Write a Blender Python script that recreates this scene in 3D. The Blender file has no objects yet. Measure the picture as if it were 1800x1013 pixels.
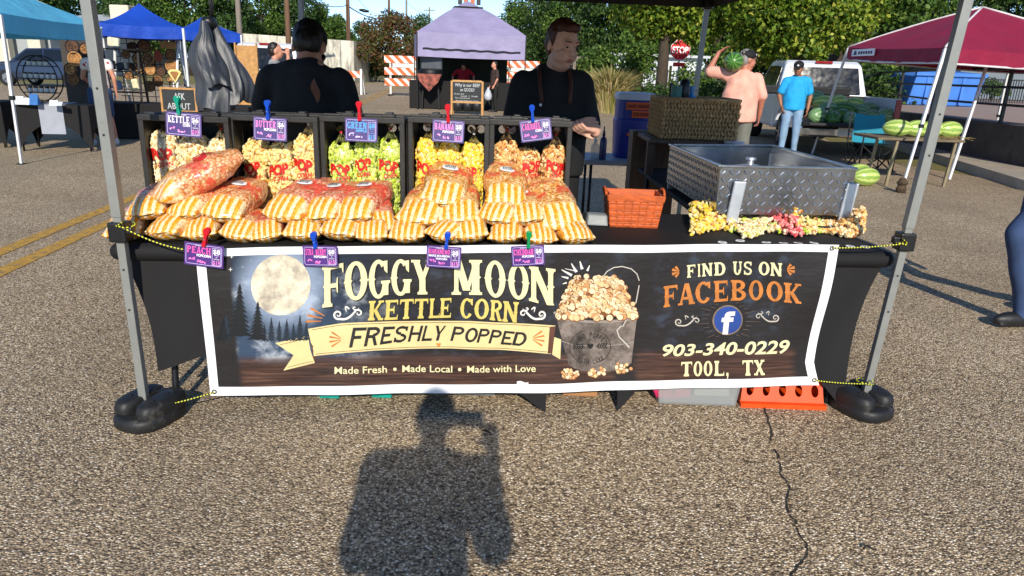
import bpy, bmesh, math, random
import numpy as np
from mathutils import Vector, Matrix, noise as mnoise

random.seed(7); np.random.seed(7)
R_ = math.radians
SC = bpy.context.scene
COL = SC.collection

# ------------------------------------------------------------------ camera
CH, CF = 1.40, 1250.0
CP, CA = R_(17.04), R_(2.0)
FV = Vector((0, math.cos(CP), -math.sin(CP)))
_d0 = Vector((0, -math.sin(CP), -math.cos(CP)))
_x0 = Vector((1, 0, 0))
RV = math.cos(CA) * _x0 - math.sin(CA) * _d0
DV = math.sin(CA) * _x0 + math.cos(CA) * _d0
cam_d = bpy.data.cameras.new('camera')
cam = bpy.data.objects.new('camera', cam_d)
COL.objects.link(cam)
cam_d.sensor_width = 36.0
cam_d.lens = CF / 1800 * 36
cam_d.clip_start = 0.01
cam_d.clip_end = 2000
_m = Matrix((RV, -DV, -FV)).transposed().to_4x4()
_m.translation = (0, 0, CH)
cam.matrix_world = _m
SC.camera = cam

# ------------------------------------------------------------------ light
SUN_EL, SUN_AZ = R_(27.6), R_(-3.4)      # light travels towards (sin az, cos az)
wd = bpy.data.worlds.new('World'); SC.world = wd; wd.use_nodes = True
_nt = wd.node_tree
_sky = _nt.nodes.new('ShaderNodeTexSky')
_sky.sky_type = 'NISHITA'; _sky.sun_disc = False
_sky.sun_elevation = SUN_EL; _sky.sun_rotation = R_(180) + SUN_AZ
_sky.air_density = 0.6; _sky.dust_density = 0.0; _sky.ozone_density = 3.0
_bg = _nt.nodes['Background']; _bg.inputs['Strength'].default_value = 0.145
_nt.links.new(_sky.outputs['Color'], _bg.inputs['Color'])
_sl = bpy.data.lights.new('sun', 'SUN'); _sl.energy = 3.95; _sl.angle = R_(0.55); _sl.color = (1.0, 0.925, 0.80)
_so = bpy.data.objects.new('sun', _sl); COL.objects.link(_so)
SUN_DIR = Vector((math.sin(SUN_AZ) * math.cos(SUN_EL), math.cos(SUN_AZ) * math.cos(SUN_EL), -math.sin(SUN_EL)))
_so.rotation_euler = SUN_DIR.to_track_quat('-Z', 'Y').to_euler()
_so.location = (0, -20, 15)
SC.view_settings.view_transform = 'Standard'
SC.view_settings.look = 'None'
SC.view_settings.gamma = 1
SC.view_settings.exposure = 0.38
SC.cycles.max_bounces = 8
SC.cycles.transparent_max_bounces = 24

# ------------------------------------------------------------------ measuring: a photo point on a known plane
def ray(px, py):
    return FV + RV * ((px - 900) / CF) + DV * ((py - 506.5) / CF)
def G(px, py, z=0.0):
    r = ray(px, py); t = (z - CH) / r.z
    return Vector((r.x * t, r.y * t, z))
def W(px, py, Y):
    r = ray(px, py); t = Y / r.y
    return Vector((r.x * t, Y, CH + r.z * t))

# ------------------------------------------------------------------ helpers
def hexc(h):
    if not isinstance(h, str): return tuple(h)[:3]
    h = h.lstrip('#')
    o = []
    for i in (0, 2, 4):
        v = int(h[i:i + 2], 16) / 255
        o.append(v / 12.92 if v <= .04045 else ((v + .055) / 1.055) ** 2.4)
    return tuple(o)

class NT:
    def __init__(s, name):
        s.m = bpy.data.materials.new(name); s.m.use_nodes = True
        s.t = s.m.node_tree; s.p = s.t.nodes['Principled BSDF']; s.out = s.t.nodes['Material Output']
    def n(s, typ, **kw):
        x = s.t.nodes.new('ShaderNode' + typ)
        for k, v in kw.items():
            if k in x.inputs: x.inputs[k].default_value = v
            else: setattr(x, k, v)
        return x
    def l(s, a, b): s.t.links.new(a, b)
    def set(s, **kw):
        for k, v in kw.items():
            k = k.replace('_', ' ')
            if k == 'Base Color' and len(v) == 3: v = (*v, 1)
            s.p.inputs[k].default_value = v
    def ramp(s, fac, stops, interp='LINEAR'):
        r = s.n('ValToRGB'); r.color_ramp.interpolation = interp
        e = r.color_ramp.elements
        while len(e) > 1: e.remove(e[-1])
        for i, (p, c) in enumerate(stops):
            c = hexc(c)
            if i == 0: e[0].position = p; e[0].color = (*c, 1)
            else:
                q = e.new(p); q.color = (*c, 1)
        s.l(fac, r.inputs['Fac']); return r.outputs['Color']
    def mix(s, fac, a, b, mode='MIX'):
        x = s.t.nodes.new('ShaderNodeMix'); x.data_type = 'RGBA'; x.blend_type = mode
        for sock, v in ((x.inputs[0], fac), (x.inputs[6], a), (x.inputs[7], b)):
            if isinstance(v, (int, float)): sock.default_value = v
            elif isinstance(v, (tuple, list, str)):
                sock.default_value = (*hexc(v), 1)
            else: s.l(v, sock)
        return x.outputs[2]
    def math(s, op, a, b=0.0, clamp=False):
        x = s.n('Math', operation=op); x.use_clamp = clamp
        for i, v in enumerate((a, b)):
            if isinstance(v, (int, float)): x.inputs[i].default_value = v
            else: s.l(v, x.inputs[i])
        return x.outputs[0]
    def coord(s, kind='Object', scale=None, rot=None):
        c = s.n('TexCoord').outputs[kind]
        if scale or rot:
            mp = s.n('Mapping'); s.l(c, mp.inputs['Vector'])
            if scale: mp.inputs['Scale'].default_value = scale
            if rot: mp.inputs['Rotation'].default_value = rot
            c = mp.outputs[0]
        return c
    def noise(s, vec, scale, detail=3, rough=.55):
        x = s.n('TexNoise'); x.inputs['Scale'].default_value = scale; x.inputs['Detail'].default_value = detail
        x.inputs['Roughness'].default_value = rough
        if vec is not None: s.l(vec, x.inputs['Vector'])
        return x.outputs['Fac']
    def voro(s, vec, scale, feature='F1', rnd=1.0):
        x = s.n('TexVoronoi'); x.feature = feature; x.inputs['Scale'].default_value = scale
        x.inputs['Randomness'].default_value = rnd
        if vec is not None: s.l(vec, x.inputs['Vector'])
        return x
    def bump(s, h, strength=.3, dist=.01):
        b = s.n('Bump'); b.inputs['Strength'].default_value = strength; b.inputs['Distance'].default_value = dist
        s.l(h, b.inputs['Height']); s.l(b.outputs[0], s.p.inputs['Normal']); return b

_mc = {}
def mat(name, col, rough=.6, metal=0.0, var=.12, scale=9.0, bump=0.0, bscale=None, spec=.5, dirt=None, stretch=None):
    if name in _mc: return _mc[name]
    k = NT(name); c = hexc(col)
    k.set(Roughness=rough, Metallic=metal); k.p.inputs['Specular IOR Level'].default_value = spec
    v = k.coord('Object', scale=stretch)
    f = k.noise(v, scale, 4)
    lo = tuple(x * (1 - var) for x in c); hi = tuple(min(1, x * (1 + var)) for x in c)
    cc = k.ramp(f, [(.3, lo), (.7, hi)])
    if dirt:
        f2 = k.noise(v, dirt[1], 6, .7)
        cc = k.mix(k.ramp(f2, [(dirt[2], (0, 0, 0)), (min(1, dirt[2] + .18), (1, 1, 1))]), cc, dirt[0])
    k.l(cc, k.p.inputs['Base Color'])
    rr = k.n('MapRange'); rr.inputs[3].default_value = max(0, rough - .07); rr.inputs[4].default_value = min(1, rough + .07)
    k.l(f, rr.inputs[0]); k.l(rr.outputs[0], k.p.inputs['Roughness'])
    if bump: k.bump(k.noise(v, bscale or scale * 4, 4), bump, .01)
    _mc[name] = k.m
    return k.m

_WL = {}
def wl(o):
    return _WL.get(o.name, Vector((0, 0, 0)))

class MB:
    def __init__(s): s.v = []; s.f = []; s.m = []; s.uv = None
    def add(s, vs, fs, m=0):
        o = len(s.v); s.v += [tuple(p) for p in vs]
        for q in fs: s.f.append(tuple(i + o for i in q)); s.m.append(m)
        return s
    def box(s, c, d, rz=0.0, m=0, M=None):
        x, y, z = d[0] / 2, d[1] / 2, d[2] / 2
        cs, sn = math.cos(rz), math.sin(rz)
        vs = []
        for dx, dy, dz in ((-x, -y, -z), (x, -y, -z), (x, y, -z), (-x, y, -z), (-x, -y, z), (x, -y, z), (x, y, z), (-x, y, z)):
            p = Vector((dx * cs - dy * sn, dx * sn + dy * cs, dz))
            if M is not None: p = M @ Vector((dx, dy, dz))
            vs.append((c[0] + p[0], c[1] + p[1], c[2] + p[2]))
        return s.add(vs, [(0, 3, 2, 1), (4, 5, 6, 7), (0, 1, 5, 4), (1, 2, 6, 5), (2, 3, 7, 6), (3, 0, 4, 7)], m)
    def hexa(s, p, m=0):
        return s.add(p, [(0, 3, 2, 1), (4, 5, 6, 7), (0, 1, 5, 4), (1, 2, 6, 5), (2, 3, 7, 6), (3, 0, 4, 7)], m)
    def bar(s, a, b, w, h=None, up=(0, 0, 1), m=0):
        a = Vector(a); b = Vector(b); h = h or w
        d = (b - a).normalized(); u = Vector(up)
        x = d.cross(u)
        if x.length < 1e-4: x = d.cross(Vector((0, 1, 0)))
        x.normalize(); y = x.cross(d)
        p = []
        for q in (a, b):
            for sx, sy in ((-1, -1), (1, -1), (1, 1), (-1, 1)): p.append(q + x * (sx * w / 2) + y * (sy * h / 2))
        return s.add(p, [(0, 3, 2, 1), (4, 5, 6, 7), (0, 1, 5, 4), (1, 2, 6, 5), (2, 3, 7, 6), (3, 0, 4, 7)], m)
    def tube(s, pts, r, n=8, m=0, closed=False, caps=True):
        pts = [Vector(p) for p in pts]; k = len(pts)
        rs = r if isinstance(r, (list, tuple)) else [r] * k
        o = len(s.v); ref = None
        for i, p in enumerate(pts):
            if closed: d = pts[(i + 1) % k] - pts[i - 1]
            else: d = pts[min(i + 1, k - 1)] - pts[max(i - 1, 0)]
            d.normalize()
            if ref is None:
                ref = Vector((0, 0, 1)) if abs(d.z) < .9 else Vector((1, 0, 0))
            x = d.cross(ref)
            if x.length < 1e-5: x = d.cross(Vector((0.3, .8, .1)))
            x.normalize(); y = x.cross(d).normalized(); ref = y
            for j in range(n):
                a = 2 * math.pi * j / n
                s.v.append(tuple(p + x * (math.cos(a) * rs[i]) + y * (math.sin(a) * rs[i])))
        for i in range(k if closed else k - 1):
            for j in range(n):
                a = o + i * n + j; b = o + i * n + (j + 1) % n
                c = o + ((i + 1) % k) * n + (j + 1) % n; d = o + ((i + 1) % k) * n + j
                s.f.append((a, b, c, d)); s.m.append(m)
        if caps and not closed:
            s.f.append(tuple(o + j for j in reversed(range(n)))); s.m.append(m)
            s.f.append(tuple(o + (k - 1) * n + j for j in range(n))); s.m.append(m)
        return s
    def lathe(s, prof, c=(0, 0, 0), n=20, m=0, M=None, caps=True):
        o = len(s.v)
        for r, z in prof:
            for j in range(n):
                a = 2 * math.pi * j / n; p = Vector((r * math.cos(a), r * math.sin(a), z))
                if M is not None: p = M @ p
                s.v.append((p[0] + c[0], p[1] + c[1], p[2] + c[2]))
        for i in range(len(prof) - 1):
            for j in range(n):
                a = o + i * n + j; b = o + i * n + (j + 1) % n
                s.f.append((a, b, b + n, a + n)); s.m.append(m)
        if caps:
            s.f.append(tuple(o + j for j in reversed(range(n)))); s.m.append(m)
            k = o + (len(prof) - 1) * n
            s.f.append(tuple(k + j for j in range(n))); s.m.append(m)
        return s
    def ell(s, c, r, nu=14, nv=9, m=0, M=None, pw=1.0):
        o = len(s.v)
        for i in range(nv + 1):
            t = math.pi * i / nv
            for j in range(nu):
                a = 2 * math.pi * j / nu
                p = Vector((r[0] * math.sin(t) * math.cos(a), r[1] * math.sin(t) * math.sin(a), -r[2] * math.cos(t)))
                if M is not None: p = M @ p
                s.v.append((c[0] + p[0], c[1] + p[1], c[2] + p[2]))
        for i in range(nv):
            for j in range(nu):
                a = o + i * nu + j; b = o + i * nu + (j + 1) % nu
                if i == 0: s.f.append((a, b + nu, a + nu))
                elif i == nv - 1: s.f.append((a, b, a + nu))
                else: s.f.append((a, b, b + nu, a + nu))
                s.m.append(m)
        return s
    def grid(s, fn, nu, nv, m=0):
        o = len(s.v)
        for i in range(nv + 1):
            for j in range(nu + 1): s.v.append(tuple(fn(j / nu, i / nv)))
        for i in range(nv):
            for j in range(nu):
                a = o + i * (nu + 1) + j
                s.f.append((a, a + 1, a + nu + 2, a + nu + 1)); s.m.append(m)
        return s
    def prism(s, poly, fn, t0, t1, m=0):
        """poly: 2d outline, fn(x, y, t) -> 3d"""
        n = len(poly); o = len(s.v)
        for t in (t0, t1):
            for x, y in poly: s.v.append(tuple(fn(x, y, t)))
        s.f.append(tuple(o + i for i in reversed(range(n)))); s.m.append(m)
        s.f.append(tuple(o + n + i for i in range(n))); s.m.append(m)
        for i in range(n):
            j = (i + 1) % n
            s.f.append((o + i, o + j, o + n + j, o + n + i)); s.m.append(m)
        return s
    def xf(s, M):
        s.v = [tuple(M @ Vector(p)) for p in s.v]; return s
    def merge(s, b, M=None, m=None):
        vs = b.v if M is None else [tuple(M @ Vector(p)) for p in b.v]
        o = len(s.v); s.v += vs
        for q, mm in zip(b.f, b.m): s.f.append(tuple(i + o for i in q)); s.m.append(mm if m is None else m)
        return s
    def mesh(s, name, mats, smooth=False, off=None):
        me = bpy.data.meshes.new(name)
        vs = s.v if off is None else [(p[0] - off[0], p[1] - off[1], p[2] - off[2]) for p in s.v]
        me.from_pydata(vs, [], s.f)
        for mm in (mats if isinstance(mats, (list, tuple)) else [mats]): me.materials.append(mm)
        if any(s.m): me.polygons.foreach_set('material_index', s.m)
        if smooth: me.polygons.foreach_set('use_smooth', [True] * len(me.polygons))
        me.update()
        return me
    def clusters(s):
        """face lists of the pieces that lie apart from one another"""
        n = len(s.v); par = list(range(n))
        def find(i):
            while par[i] != i: par[i] = par[par[i]]; i = par[i]
            return i
        for q in s.f:
            a = find(q[0])
            for i in q[1:]: par[find(i)] = a
        roots = {}; 
        for i, p in enumerate(s.v):
            r = find(i); b = roots.setdefault(r, [list(p), list(p)])
            for k in range(3): b[0][k] = min(b[0][k], p[k]); b[1][k] = max(b[1][k], p[k])
        ks = list(roots); lo = np.array([roots[k][0] for k in ks]); hi = np.array([roots[k][1] for k in ks]); sz = (hi - lo).max(1)
        gp = np.maximum(0, np.maximum(lo[:, None] - hi[None], lo[None] - hi[:, None])); nr = np.sqrt((gp ** 2).sum(2)) <= np.maximum(.019, .48 * np.maximum(sz[:, None], sz[None]))
        lab = [-1] * len(ks); c = 0
        for i in range(len(ks)):
            if lab[i] >= 0: continue
            st = [i]; lab[i] = c
            while st:
                j = st.pop()
                for m in np.nonzero(nr[j])[0]:
                    if lab[m] < 0: lab[m] = c; st.append(int(m))
            c += 1
        ix = {k: l for k, l in zip(ks, lab)}; out = [[] for _ in range(c)]
        for fi, q in enumerate(s.f): out[ix[find(q[0])]].append(fi)
        return out
    def build_apart(s, name, mats, parent=None, **kw):
        """one object for every piece that lies apart"""
        for fl in s.clusters():
            m = MB(); mp = {}
            for fi in fl:
                m.f.append(tuple(mp.setdefault(i, len(mp)) for i in s.f[fi])); m.m.append(s.m[fi])
            m.v = [s.v[i] for i in mp]; m.build(name, mats, parent, **kw)
    def build(s, name, mats, parent=None, smooth=False, bevel=0.0, label=None, seg=2, auto=None):
        off = wl(parent) if parent is not None else None
        o = bpy.data.objects.new(name, s.mesh(name, mats, smooth, off))
        COL.objects.link(o)
        if parent is not None:
            o.parent = parent; _WL[o.name] = off
        if bevel:
            b = o.modifiers.new('bevel', 'BEVEL'); b.width = bevel; b.segments = seg; b.limit_method = 'ANGLE'
        if smooth and auto:
            e = o.modifiers.new('split', 'EDGE_SPLIT'); e.split_angle = R_(auto)
        if label: o['label'] = label
        return o
    def single(s, name, mats, label, cat, group=None, loc=None, kind=None, smooth=False, bevel=0.0, auto=None):
        if loc is None:
            xs, ys, zs = zip(*s.v)
            loc = Vector(((min(xs) + max(xs)) / 2, (min(ys) + max(ys)) / 2, min(zs)))
        loc = Vector(loc)
        o = bpy.data.objects.new(name, s.mesh(name, mats, smooth, loc)); COL.objects.link(o)
        o.location = loc; _WL[o.name] = loc
        tag(o, label, cat, group, kind)
        if bevel:
            b = o.modifiers.new('bevel', 'BEVEL'); b.width = bevel; b.segments = 2; b.limit_method = 'ANGLE'
        if smooth and auto:
            e = o.modifiers.new('split', 'EDGE_SPLIT'); e.split_angle = R_(auto)
        return o

def tag(o, label=None, cat=None, group=None, kind=None):
    if label: o['label'] = label
    if cat: o['category'] = cat
    if group: o['group'] = group
    if kind: o['kind'] = kind
    return o
def thing(name, label, cat, loc=(0, 0, 0), group=None):
    o = bpy.data.objects.new(name, None); COL.objects.link(o)
    o.location = loc; o.empty_display_size = .1
    _WL[o.name] = Vector(loc)
    return tag(o, label, cat, group)
def struct(name, mb, mats, smooth=False):
    o = bpy.data.objects.new(name, mb.mesh(name, mats, smooth)); COL.objects.link(o); o['kind'] = 'structure'
    return o
def place(o, loc, rz=0.0, s=1.0, rot=None):
    o.location = loc; o.rotation_euler = rot or (0, 0, rz); o.scale = (s, s, s) if not isinstance(s, tuple) else s
    return o
def dup(o, loc=None, rz=0.0, label=None, s=None, rot=None, parent=None):
    c = o.copy(); COL.objects.link(c)
    if parent is not None: c.parent = parent
    for ch in list(o.children): dup(ch, parent=c)
    if loc is not None:
        c.location = loc; c.rotation_euler = rot or (0, 0, rz)
        if s is not None: c.scale = (s, s, s) if not isinstance(s, tuple) else s
    if label: c['label'] = label
    return c
ORD = ['first', 'second', 'third', 'fourth', 'fifth', 'sixth', 'seventh', 'eighth', 'ninth', 'tenth', 'eleventh', 'twelfth',
       'thirteenth', 'fourteenth', 'fifteenth', 'sixteenth', 'seventeenth', 'eighteenth', 'nineteenth', 'twentieth']

# ---- writing
def text_mesh(txt, bold=0.0, shear=0.0, align='CENTER', spacing=1.0, ext=0.0):
    """flat built-in lettering as (verts 2d, faces) with cap height 1"""
    cu = bpy.data.curves.new('lettering', 'FONT'); cu.body = txt; cu.align_x = align; cu.offset = bold; cu.shear = shear
    cu.space_character = spacing; cu.resolution_u = 4; cu.size = 1.0; cu.fill_mode = 'FRONT'
    ob = bpy.data.objects.new('lettering_tmp', cu); COL.objects.link(ob)
    dg = bpy.context.evaluated_depsgraph_get()
    me = bpy.data.meshes.new_from_object(ob.evaluated_get(dg))
    vs = [(v.co.x, v.co.y) for v in me.vertices]; fs = [tuple(p.vertices) for p in me.polygons]
    bpy.data.objects.remove(ob); bpy.data.meshes.remove(me); bpy.data.curves.remove(cu)
    return vs, fs
_TM = {}
def text_into(mb, txt, fn, x0, x1, y0, y1, m=0, bold=0.0, shear=0.0, depth=0.0, cap=.73):
    """lettering stretched between x0..x1, baseline y0, cap height up to y1; fn(x, y, depth) -> 3d"""
    key = (txt, bold, shear)
    if key not in _TM: _TM[key] = text_mesh(txt, bold, shear)
    vs, fs = _TM[key]
    if not vs: return
    xs = [v[0] for v in vs]; a, b = min(xs), max(xs)
    mb.add([fn(x0 + (v[0] - a) / (b - a) * (x1 - x0), y0 + v[1] / cap * (y1 - y0), depth) for v in vs], fs, m)

class Glyphs:
    """western slab letters from strokes; unit box x 0..1, y 0..1"""
    def __init__(s, stem=.27, thin=.11, serif=.085, spur=.06, slab=True):
        s.t, s.h, s.sf, s.sp, s.slab = stem, thin, serif, spur, slab
    def polys(s, ch):
        t, h, sf, sp = s.t, s.h, s.sf, s.sp
        P = []
        def rect(x0, y0, x1, y1): P.append([(x0, y0), (x1, y0), (x1, y1), (x0, y1)])
        def V(x, y0=0., y1=1., a=True, b=True, w=None, spur=True):
            w = w or t
            n = 6
            for i in range(n):
                rect(x - w / 2, y0 + (y1 - y0) * i / n, x + w / 2, y0 + (y1 - y0) * (i + 1) / n)
            if s.slab:
                e = .09
                if a: P.append([(x - w / 2 - e, y0), (x + w / 2 + e, y0), (x + w / 2 + e, y0 + sf), (x - w / 2 - e, y0 + sf)]); P.append([(x - w / 2 - e * .4, y0 + sf), (x + w / 2 + e * .4, y0 + sf), (x + w / 2, y0 + sf * 2), (x - w / 2, y0 + sf * 2)])
                if b: P.append([(x - w / 2 - e, y1 - sf), (x + w / 2 + e, y1 - sf), (x + w / 2 + e, y1), (x - w / 2 - e, y1)]); P.append([(x - w / 2, y1 - 2 * sf), (x + w / 2, y1 - 2 * sf), (x + w / 2 + e * .4, y1 - sf), (x - w / 2 - e * .4, y1 - sf)])
                if spur and sp: dia(x - w / 2, (y0 + y1) / 2); dia(x + w / 2, (y0 + y1) / 2)
        def dia(x, y): P.append([(x - sp, y), (x, y - sp * .7), (x + sp, y), (x, y + sp * .7)])
        def H(x0, x1, y, tick=0):
            n = 4
            for i in range(n): rect(x0 + (x1 - x0) * i / n, y - h / 2, x0 + (x1 - x0) * (i + 1) / n, y + h / 2)
            if s.slab and tick:      # slanted end serif: +1 up, -1 down, 2 both
                e = .13
                if tick in (1, 2): P.append([(x1 - h * .9, y), (x1, y), (x1, y + e + h / 2), (x1 - h * .35, y + e + h / 2)])
                if tick in (-1, 2): P.append([(x1 - h * .9, y), (x1 - h * .35, y - e - h / 2), (x1, y - e - h / 2), (x1, y)])
        def arc(cx, cy, ro, rio, a0, a1, n=28):
            # ro outer radii (x, y), rio inner radii
            for i in range(n):
                q0 = R_(a0 + (a1 - a0) * i / n); q1 = R_(a0 + (a1 - a0) * (i + 1) / n)
                P.append([(cx + rio[0] * math.cos(q0), cy + rio[1] * math.sin(q0)), (cx + ro[0] * math.cos(q0), cy + ro[1] * math.sin(q0)),
                          (cx + ro[0] * math.cos(q1), cy + ro[1] * math.sin(q1)), (cx + rio[0] * math.cos(q1), cy + rio[1] * math.sin(q1))])
        def D(x0, y0, x1, y1, w):
            n = 6
            for i in range(n):
                f0, f1 = i / n, (i + 1) / n
                a = x0 + (x1 - x0) * f0; b = x0 + (x1 - x0) * f1; c = y0 + (y1 - y0) * f0; d = y0 + (y1 - y0) * f1
                P.append([(a - w / 2, c), (a + w / 2, c), (b + w / 2, d), (b - w / 2, d)])
        def sl(x, y, w=.3):
            if s.slab: rect(x - w / 2, y, x + w / 2, y + sf)
        L = t / 2 + (.09 if s.slab else 0)
        if ch == 'O':
            arc(.5, .5, (.5, .515), (.5 - t, .515 - h), 0, 360, 44)
            if s.slab: dia(0.01, .5); dia(.99, .5); dia(t, .5); dia(1 - t, .5)
        elif ch in 'GC':
            arc(.5, .5, (.5, .515), (.5 - t, .515 - h), 48, 325 if ch == 'C' else 345, 40)
            if s.slab: dia(0.01, .5); dia(t, .5)
            P.append([(.72, .97), (.80, .72), (.95, .64), (.95, .99)])
            if ch == 'G':
                V(1 - t / 2, .06, .45, False, True, spur=False)
        elif ch == 'F':
            V(L); H(L, .98, 1 - h / 2, -1); H(L, .72, .5, 2)
        elif ch == 'E':
            V(L); H(L, .96, 1 - h / 2, -1); H(L, .72, .5, 2); H(L, .99, h / 2, 1)
        elif ch == 'L':
            V(L); H(L, .99, h / 2, 1)
        elif ch == 'T':
            V(.5, b=False); H(.5, 1, 1 - h / 2, -1); H(.5, 0, 1 - h / 2, 0)
            if s.slab: P.append([(0, 1 - .13 - h), (h * .4, 1 - .13 - h), (h, 1 - h), (0, 1)])
        elif ch == 'I': V(.5)
        elif ch == 'N':
            V(.16, w=t * .7, spur=False); V(.84, w=t * .7, a=False, spur=True); D(.16, 1, .84, 0, t * 1.05)
        elif ch == 'M':
            V(.13, w=t * .5, spur=False); V(1 - L * .95, w=t * .9, spur=True); D(.16, 1, .48, .12, t * .9); D(.80, 1, .50, .12, t * .45)
        elif ch == 'Y':
            V(.5, 0, .46, True, False, spur=False); D(.5, .42, .18, 1, t); D(.5, .42, .84, 1, t * .7); sl(.18, 1 - sf, .42); sl(.84, 1 - sf, .34)
        elif ch == 'K':
            V(L); D(.84, 1, .42, .45, t * .6); D(.40, .58, .84, 0, t); sl(.82, 1 - sf, .36); sl(.84, 0, .34)
        elif ch == 'R':
            V(L); arc(.5, .75, (.46, .26), (.46 - t, .26 - h), -90, 90, 18); H(L, .52, 1 - h / 2); H(L, .52, .5); D(.56, .5, .84, 0, t); sl(.86, 0, .30)
        elif ch == 'P':
            V(L); arc(.5, .73, (.46, .28), (.46 - t, .28 - h), -90, 90, 18); H(L, .52, 1 - h / 2); H(L, .52, .45 + h / 2)
        elif ch == 'B':
            V(L, spur=False); arc(.5, .755, (.42, .25), (.42 - t, .25 - h), -90, 90, 16); arc(.5, .26, (.48, .27), (.48 - t, .27 - h), -90, 90, 16)
            H(L, .52, 1 - h / 2); H(L, .52, .52); H(L, .52, h / 2)
            if s.slab: dia(L - t / 2, .5)
        elif ch == 'D':
            V(L, spur=False); arc(.46, .5, (.52, .505), (.52 - t, .505 - h), -90, 90, 24); H(L, .48, 1 - h / 2); H(L, .48, h / 2)
            if s.slab: dia(L - t / 2, .5); dia(.97, .5)
        elif ch == 'U':
            V(L, .38, 1, False, True, spur=False); V(.84, .36, 1, False, True, w=t * .6, spur=False)
            arc(.49, .4, (.49 - L + t / 2, .41), (.49 - L - t / 2 + .02, .41 - h), 180, 360, 22)
        elif ch == 'S':
            arc(.5, .735, (.44, .275), (.44 - t * .8, .275 - h), 40, 270, 22); arc(.5, .265, (.46, .275), (.46 - t * .8, .275 - h), -140, 90, 22)
            P.append([(.70, .95), (.78, .72), (.92, .66), (.92, .98)]); P.append([(.30, .05), (.08, .02), (.08, .34), (.22, .28)])
        elif ch == 'A':
            D(.14, 0, .47, 1, t * .5); D(.84, 0, .53, 1, t * 1.05); H(.26, .72, .30); sl(.13, 0, .30); sl(.84, 0, .38)
        elif ch == 'X':
            D(.82, 0, .2, 1, t); D(.18, 0, .8, 1, t * .6); sl(.2, 1 - sf, .36); sl(.8, 1 - sf, .34); sl(.2, 0, .34); sl(.82, 0, .36)
        elif ch == 'H':
            V(.17, w=t * .8); V(.83, w=t * .8); H(.17, .83, .5)
        elif ch == ',':
            rect(.2, 0, .75, .2); P.append([(.45, 0), (.75, 0), (.55, -.2), (.35, -.2)])
        return P
def letters_into(mb, gl, txt, slots, fn, m=0, order=[0]):
    """slots: per character (x0, x1); fn(x, gy, depth) -> 3d, gy 0..1 within the letter"""
    for ch, (x0, x1) in zip(txt, slots):
        for pg in gl.polys(ch):
            order[0] = (order[0] + 1) % 12
            vs = [fn(x0 + (x1 - x0) * gx, gy, order[0] * .00012) for gx, gy in pg]
            mb.add(vs, [tuple(range(len(vs)))], m)
def even_slots(txt, x0, x1, gap=.12, narrow=None):
    ws = [(.5 if c == 'I' else .45 if c == ' ' else .35 if c == ',' else 1.25 if c == 'M' else 1.0) for c in txt]
    tot = sum(ws) + gap * (len(txt) - 1); u = (x1 - x0) / tot; x = x0; out = []
    for w_ in ws: out.append((x, x + w_ * u)); x += (w_ + gap) * u
    return out
# ================================================================== GROUND
def ground_material(name, tint=1.0, fine=128.0, patch=True):
    k = NT(name)
    v = k.coord('Object')
    a = k.voro(v, fine); b = k.voro(v, fine * .55)
    sep = k.n('SeparateColor'); k.l(a.outputs['Color'], sep.inputs[0])
    stones = k.ramp(sep.outputs[0], [(0, '#665a4e'), (.12, '#9a8a76'), (.34, '#c4b196'), (.52, '#d6c4a8'), (.68, '#a99d8b'), (.84, '#ecdfc8'), (.95, '#faf3e6'), (1, '#8c7358')], 'CONSTANT')
    edge = k.ramp(a.outputs['Distance'], [(.34, (1, 1, 1)), (.68, (.50, .48, .46))])
    c = k.mix(1.0, stones, edge, 'MULTIPLY')
    big = k.noise(v, .9, 5)
    c = k.mix(k.ramp(big, [(.35, (0, 0, 0)), (.7, (.75, .75, .75))]), c, k.mix(1.0, c, (.72, .70, .67), 'MULTIPLY'))
    sp = k.noise(v, 38, 2)
    c = k.mix(k.ramp(sp, [(.62, (0, 0, 0)), (.72, (.62, .62, .62))]), c, (.05, .046, .042))
    stain = k.noise(k.coord('Object', scale=(.5, .12, 1)), 1.6, 4)
    c = k.mix(k.ramp(stain, [(.45, (0, 0, 0)), (.75, (.42, .42, .42))]), c, (.17, .15, .125))
    c = k.mix(1.0, c, (1.27 * tint, 1.19 * tint, 1.06 * tint), 'MULTIPLY')
    k.l(c, k.p.inputs['Base Color']); k.set(Roughness=.9); k.p.inputs['Specular IOR Level'].default_value = .25
    k.bump(k.math('SUBTRACT', k.math('MULTIPLY', sep.outputs[1], .5), a.outputs['Distance']), .8, .008)
    return k.m
M_ROAD = ground_material('asphalt', 1.0)
def grass_mat(name, c0, c1, c2):
    k = NT(name); v = k.coord('Object')
    f = k.noise(v, 1.1, 6, .65); g = k.noise(v, 22, 4, .7)
    c = k.mix(k.ramp(g, [(.35, (0, 0, 0)), (.65, (1, 1, 1))]), k.ramp(f, [(.3, c0), (.55, c1), (.75, c2)]), k.ramp(f, [(.3, c1), (.6, c0)]))
    k.l(c, k.p.inputs['Base Color']); k.set(Roughness=.95); k.bump(g, .9, .05)
    return k.m
M_GRASS = grass_mat('dry_grass', '#6b6b34', '#8a7d4c', '#a08f5f')
mb = MB(); mb.grid(lambda u, v: (-600 + 1200 * u, -60 + 1200 * v, -.012), 8, 8); struct('ground', mb, M_GRASS)
road = [(-34, -40), (14, -40), (10.2, 6.0), (7.8, 10.6), (7.0, 12.8), (6.9, 15), (8.2, 20), (8.6, 46), (5.5, 62), (1, 90), (-4, 160), (-12, 400),
        (-45, 400), (-24, 160), (-15.5, 90), (-12.2, 62), (-16, 46), (-24, 34), (-34, 26)]
mb = MB(); mb.add([(x, y, 0) for x, y in road], [tuple(range(len(road)))]); struct('road', mb, M_ROAD)
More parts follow.
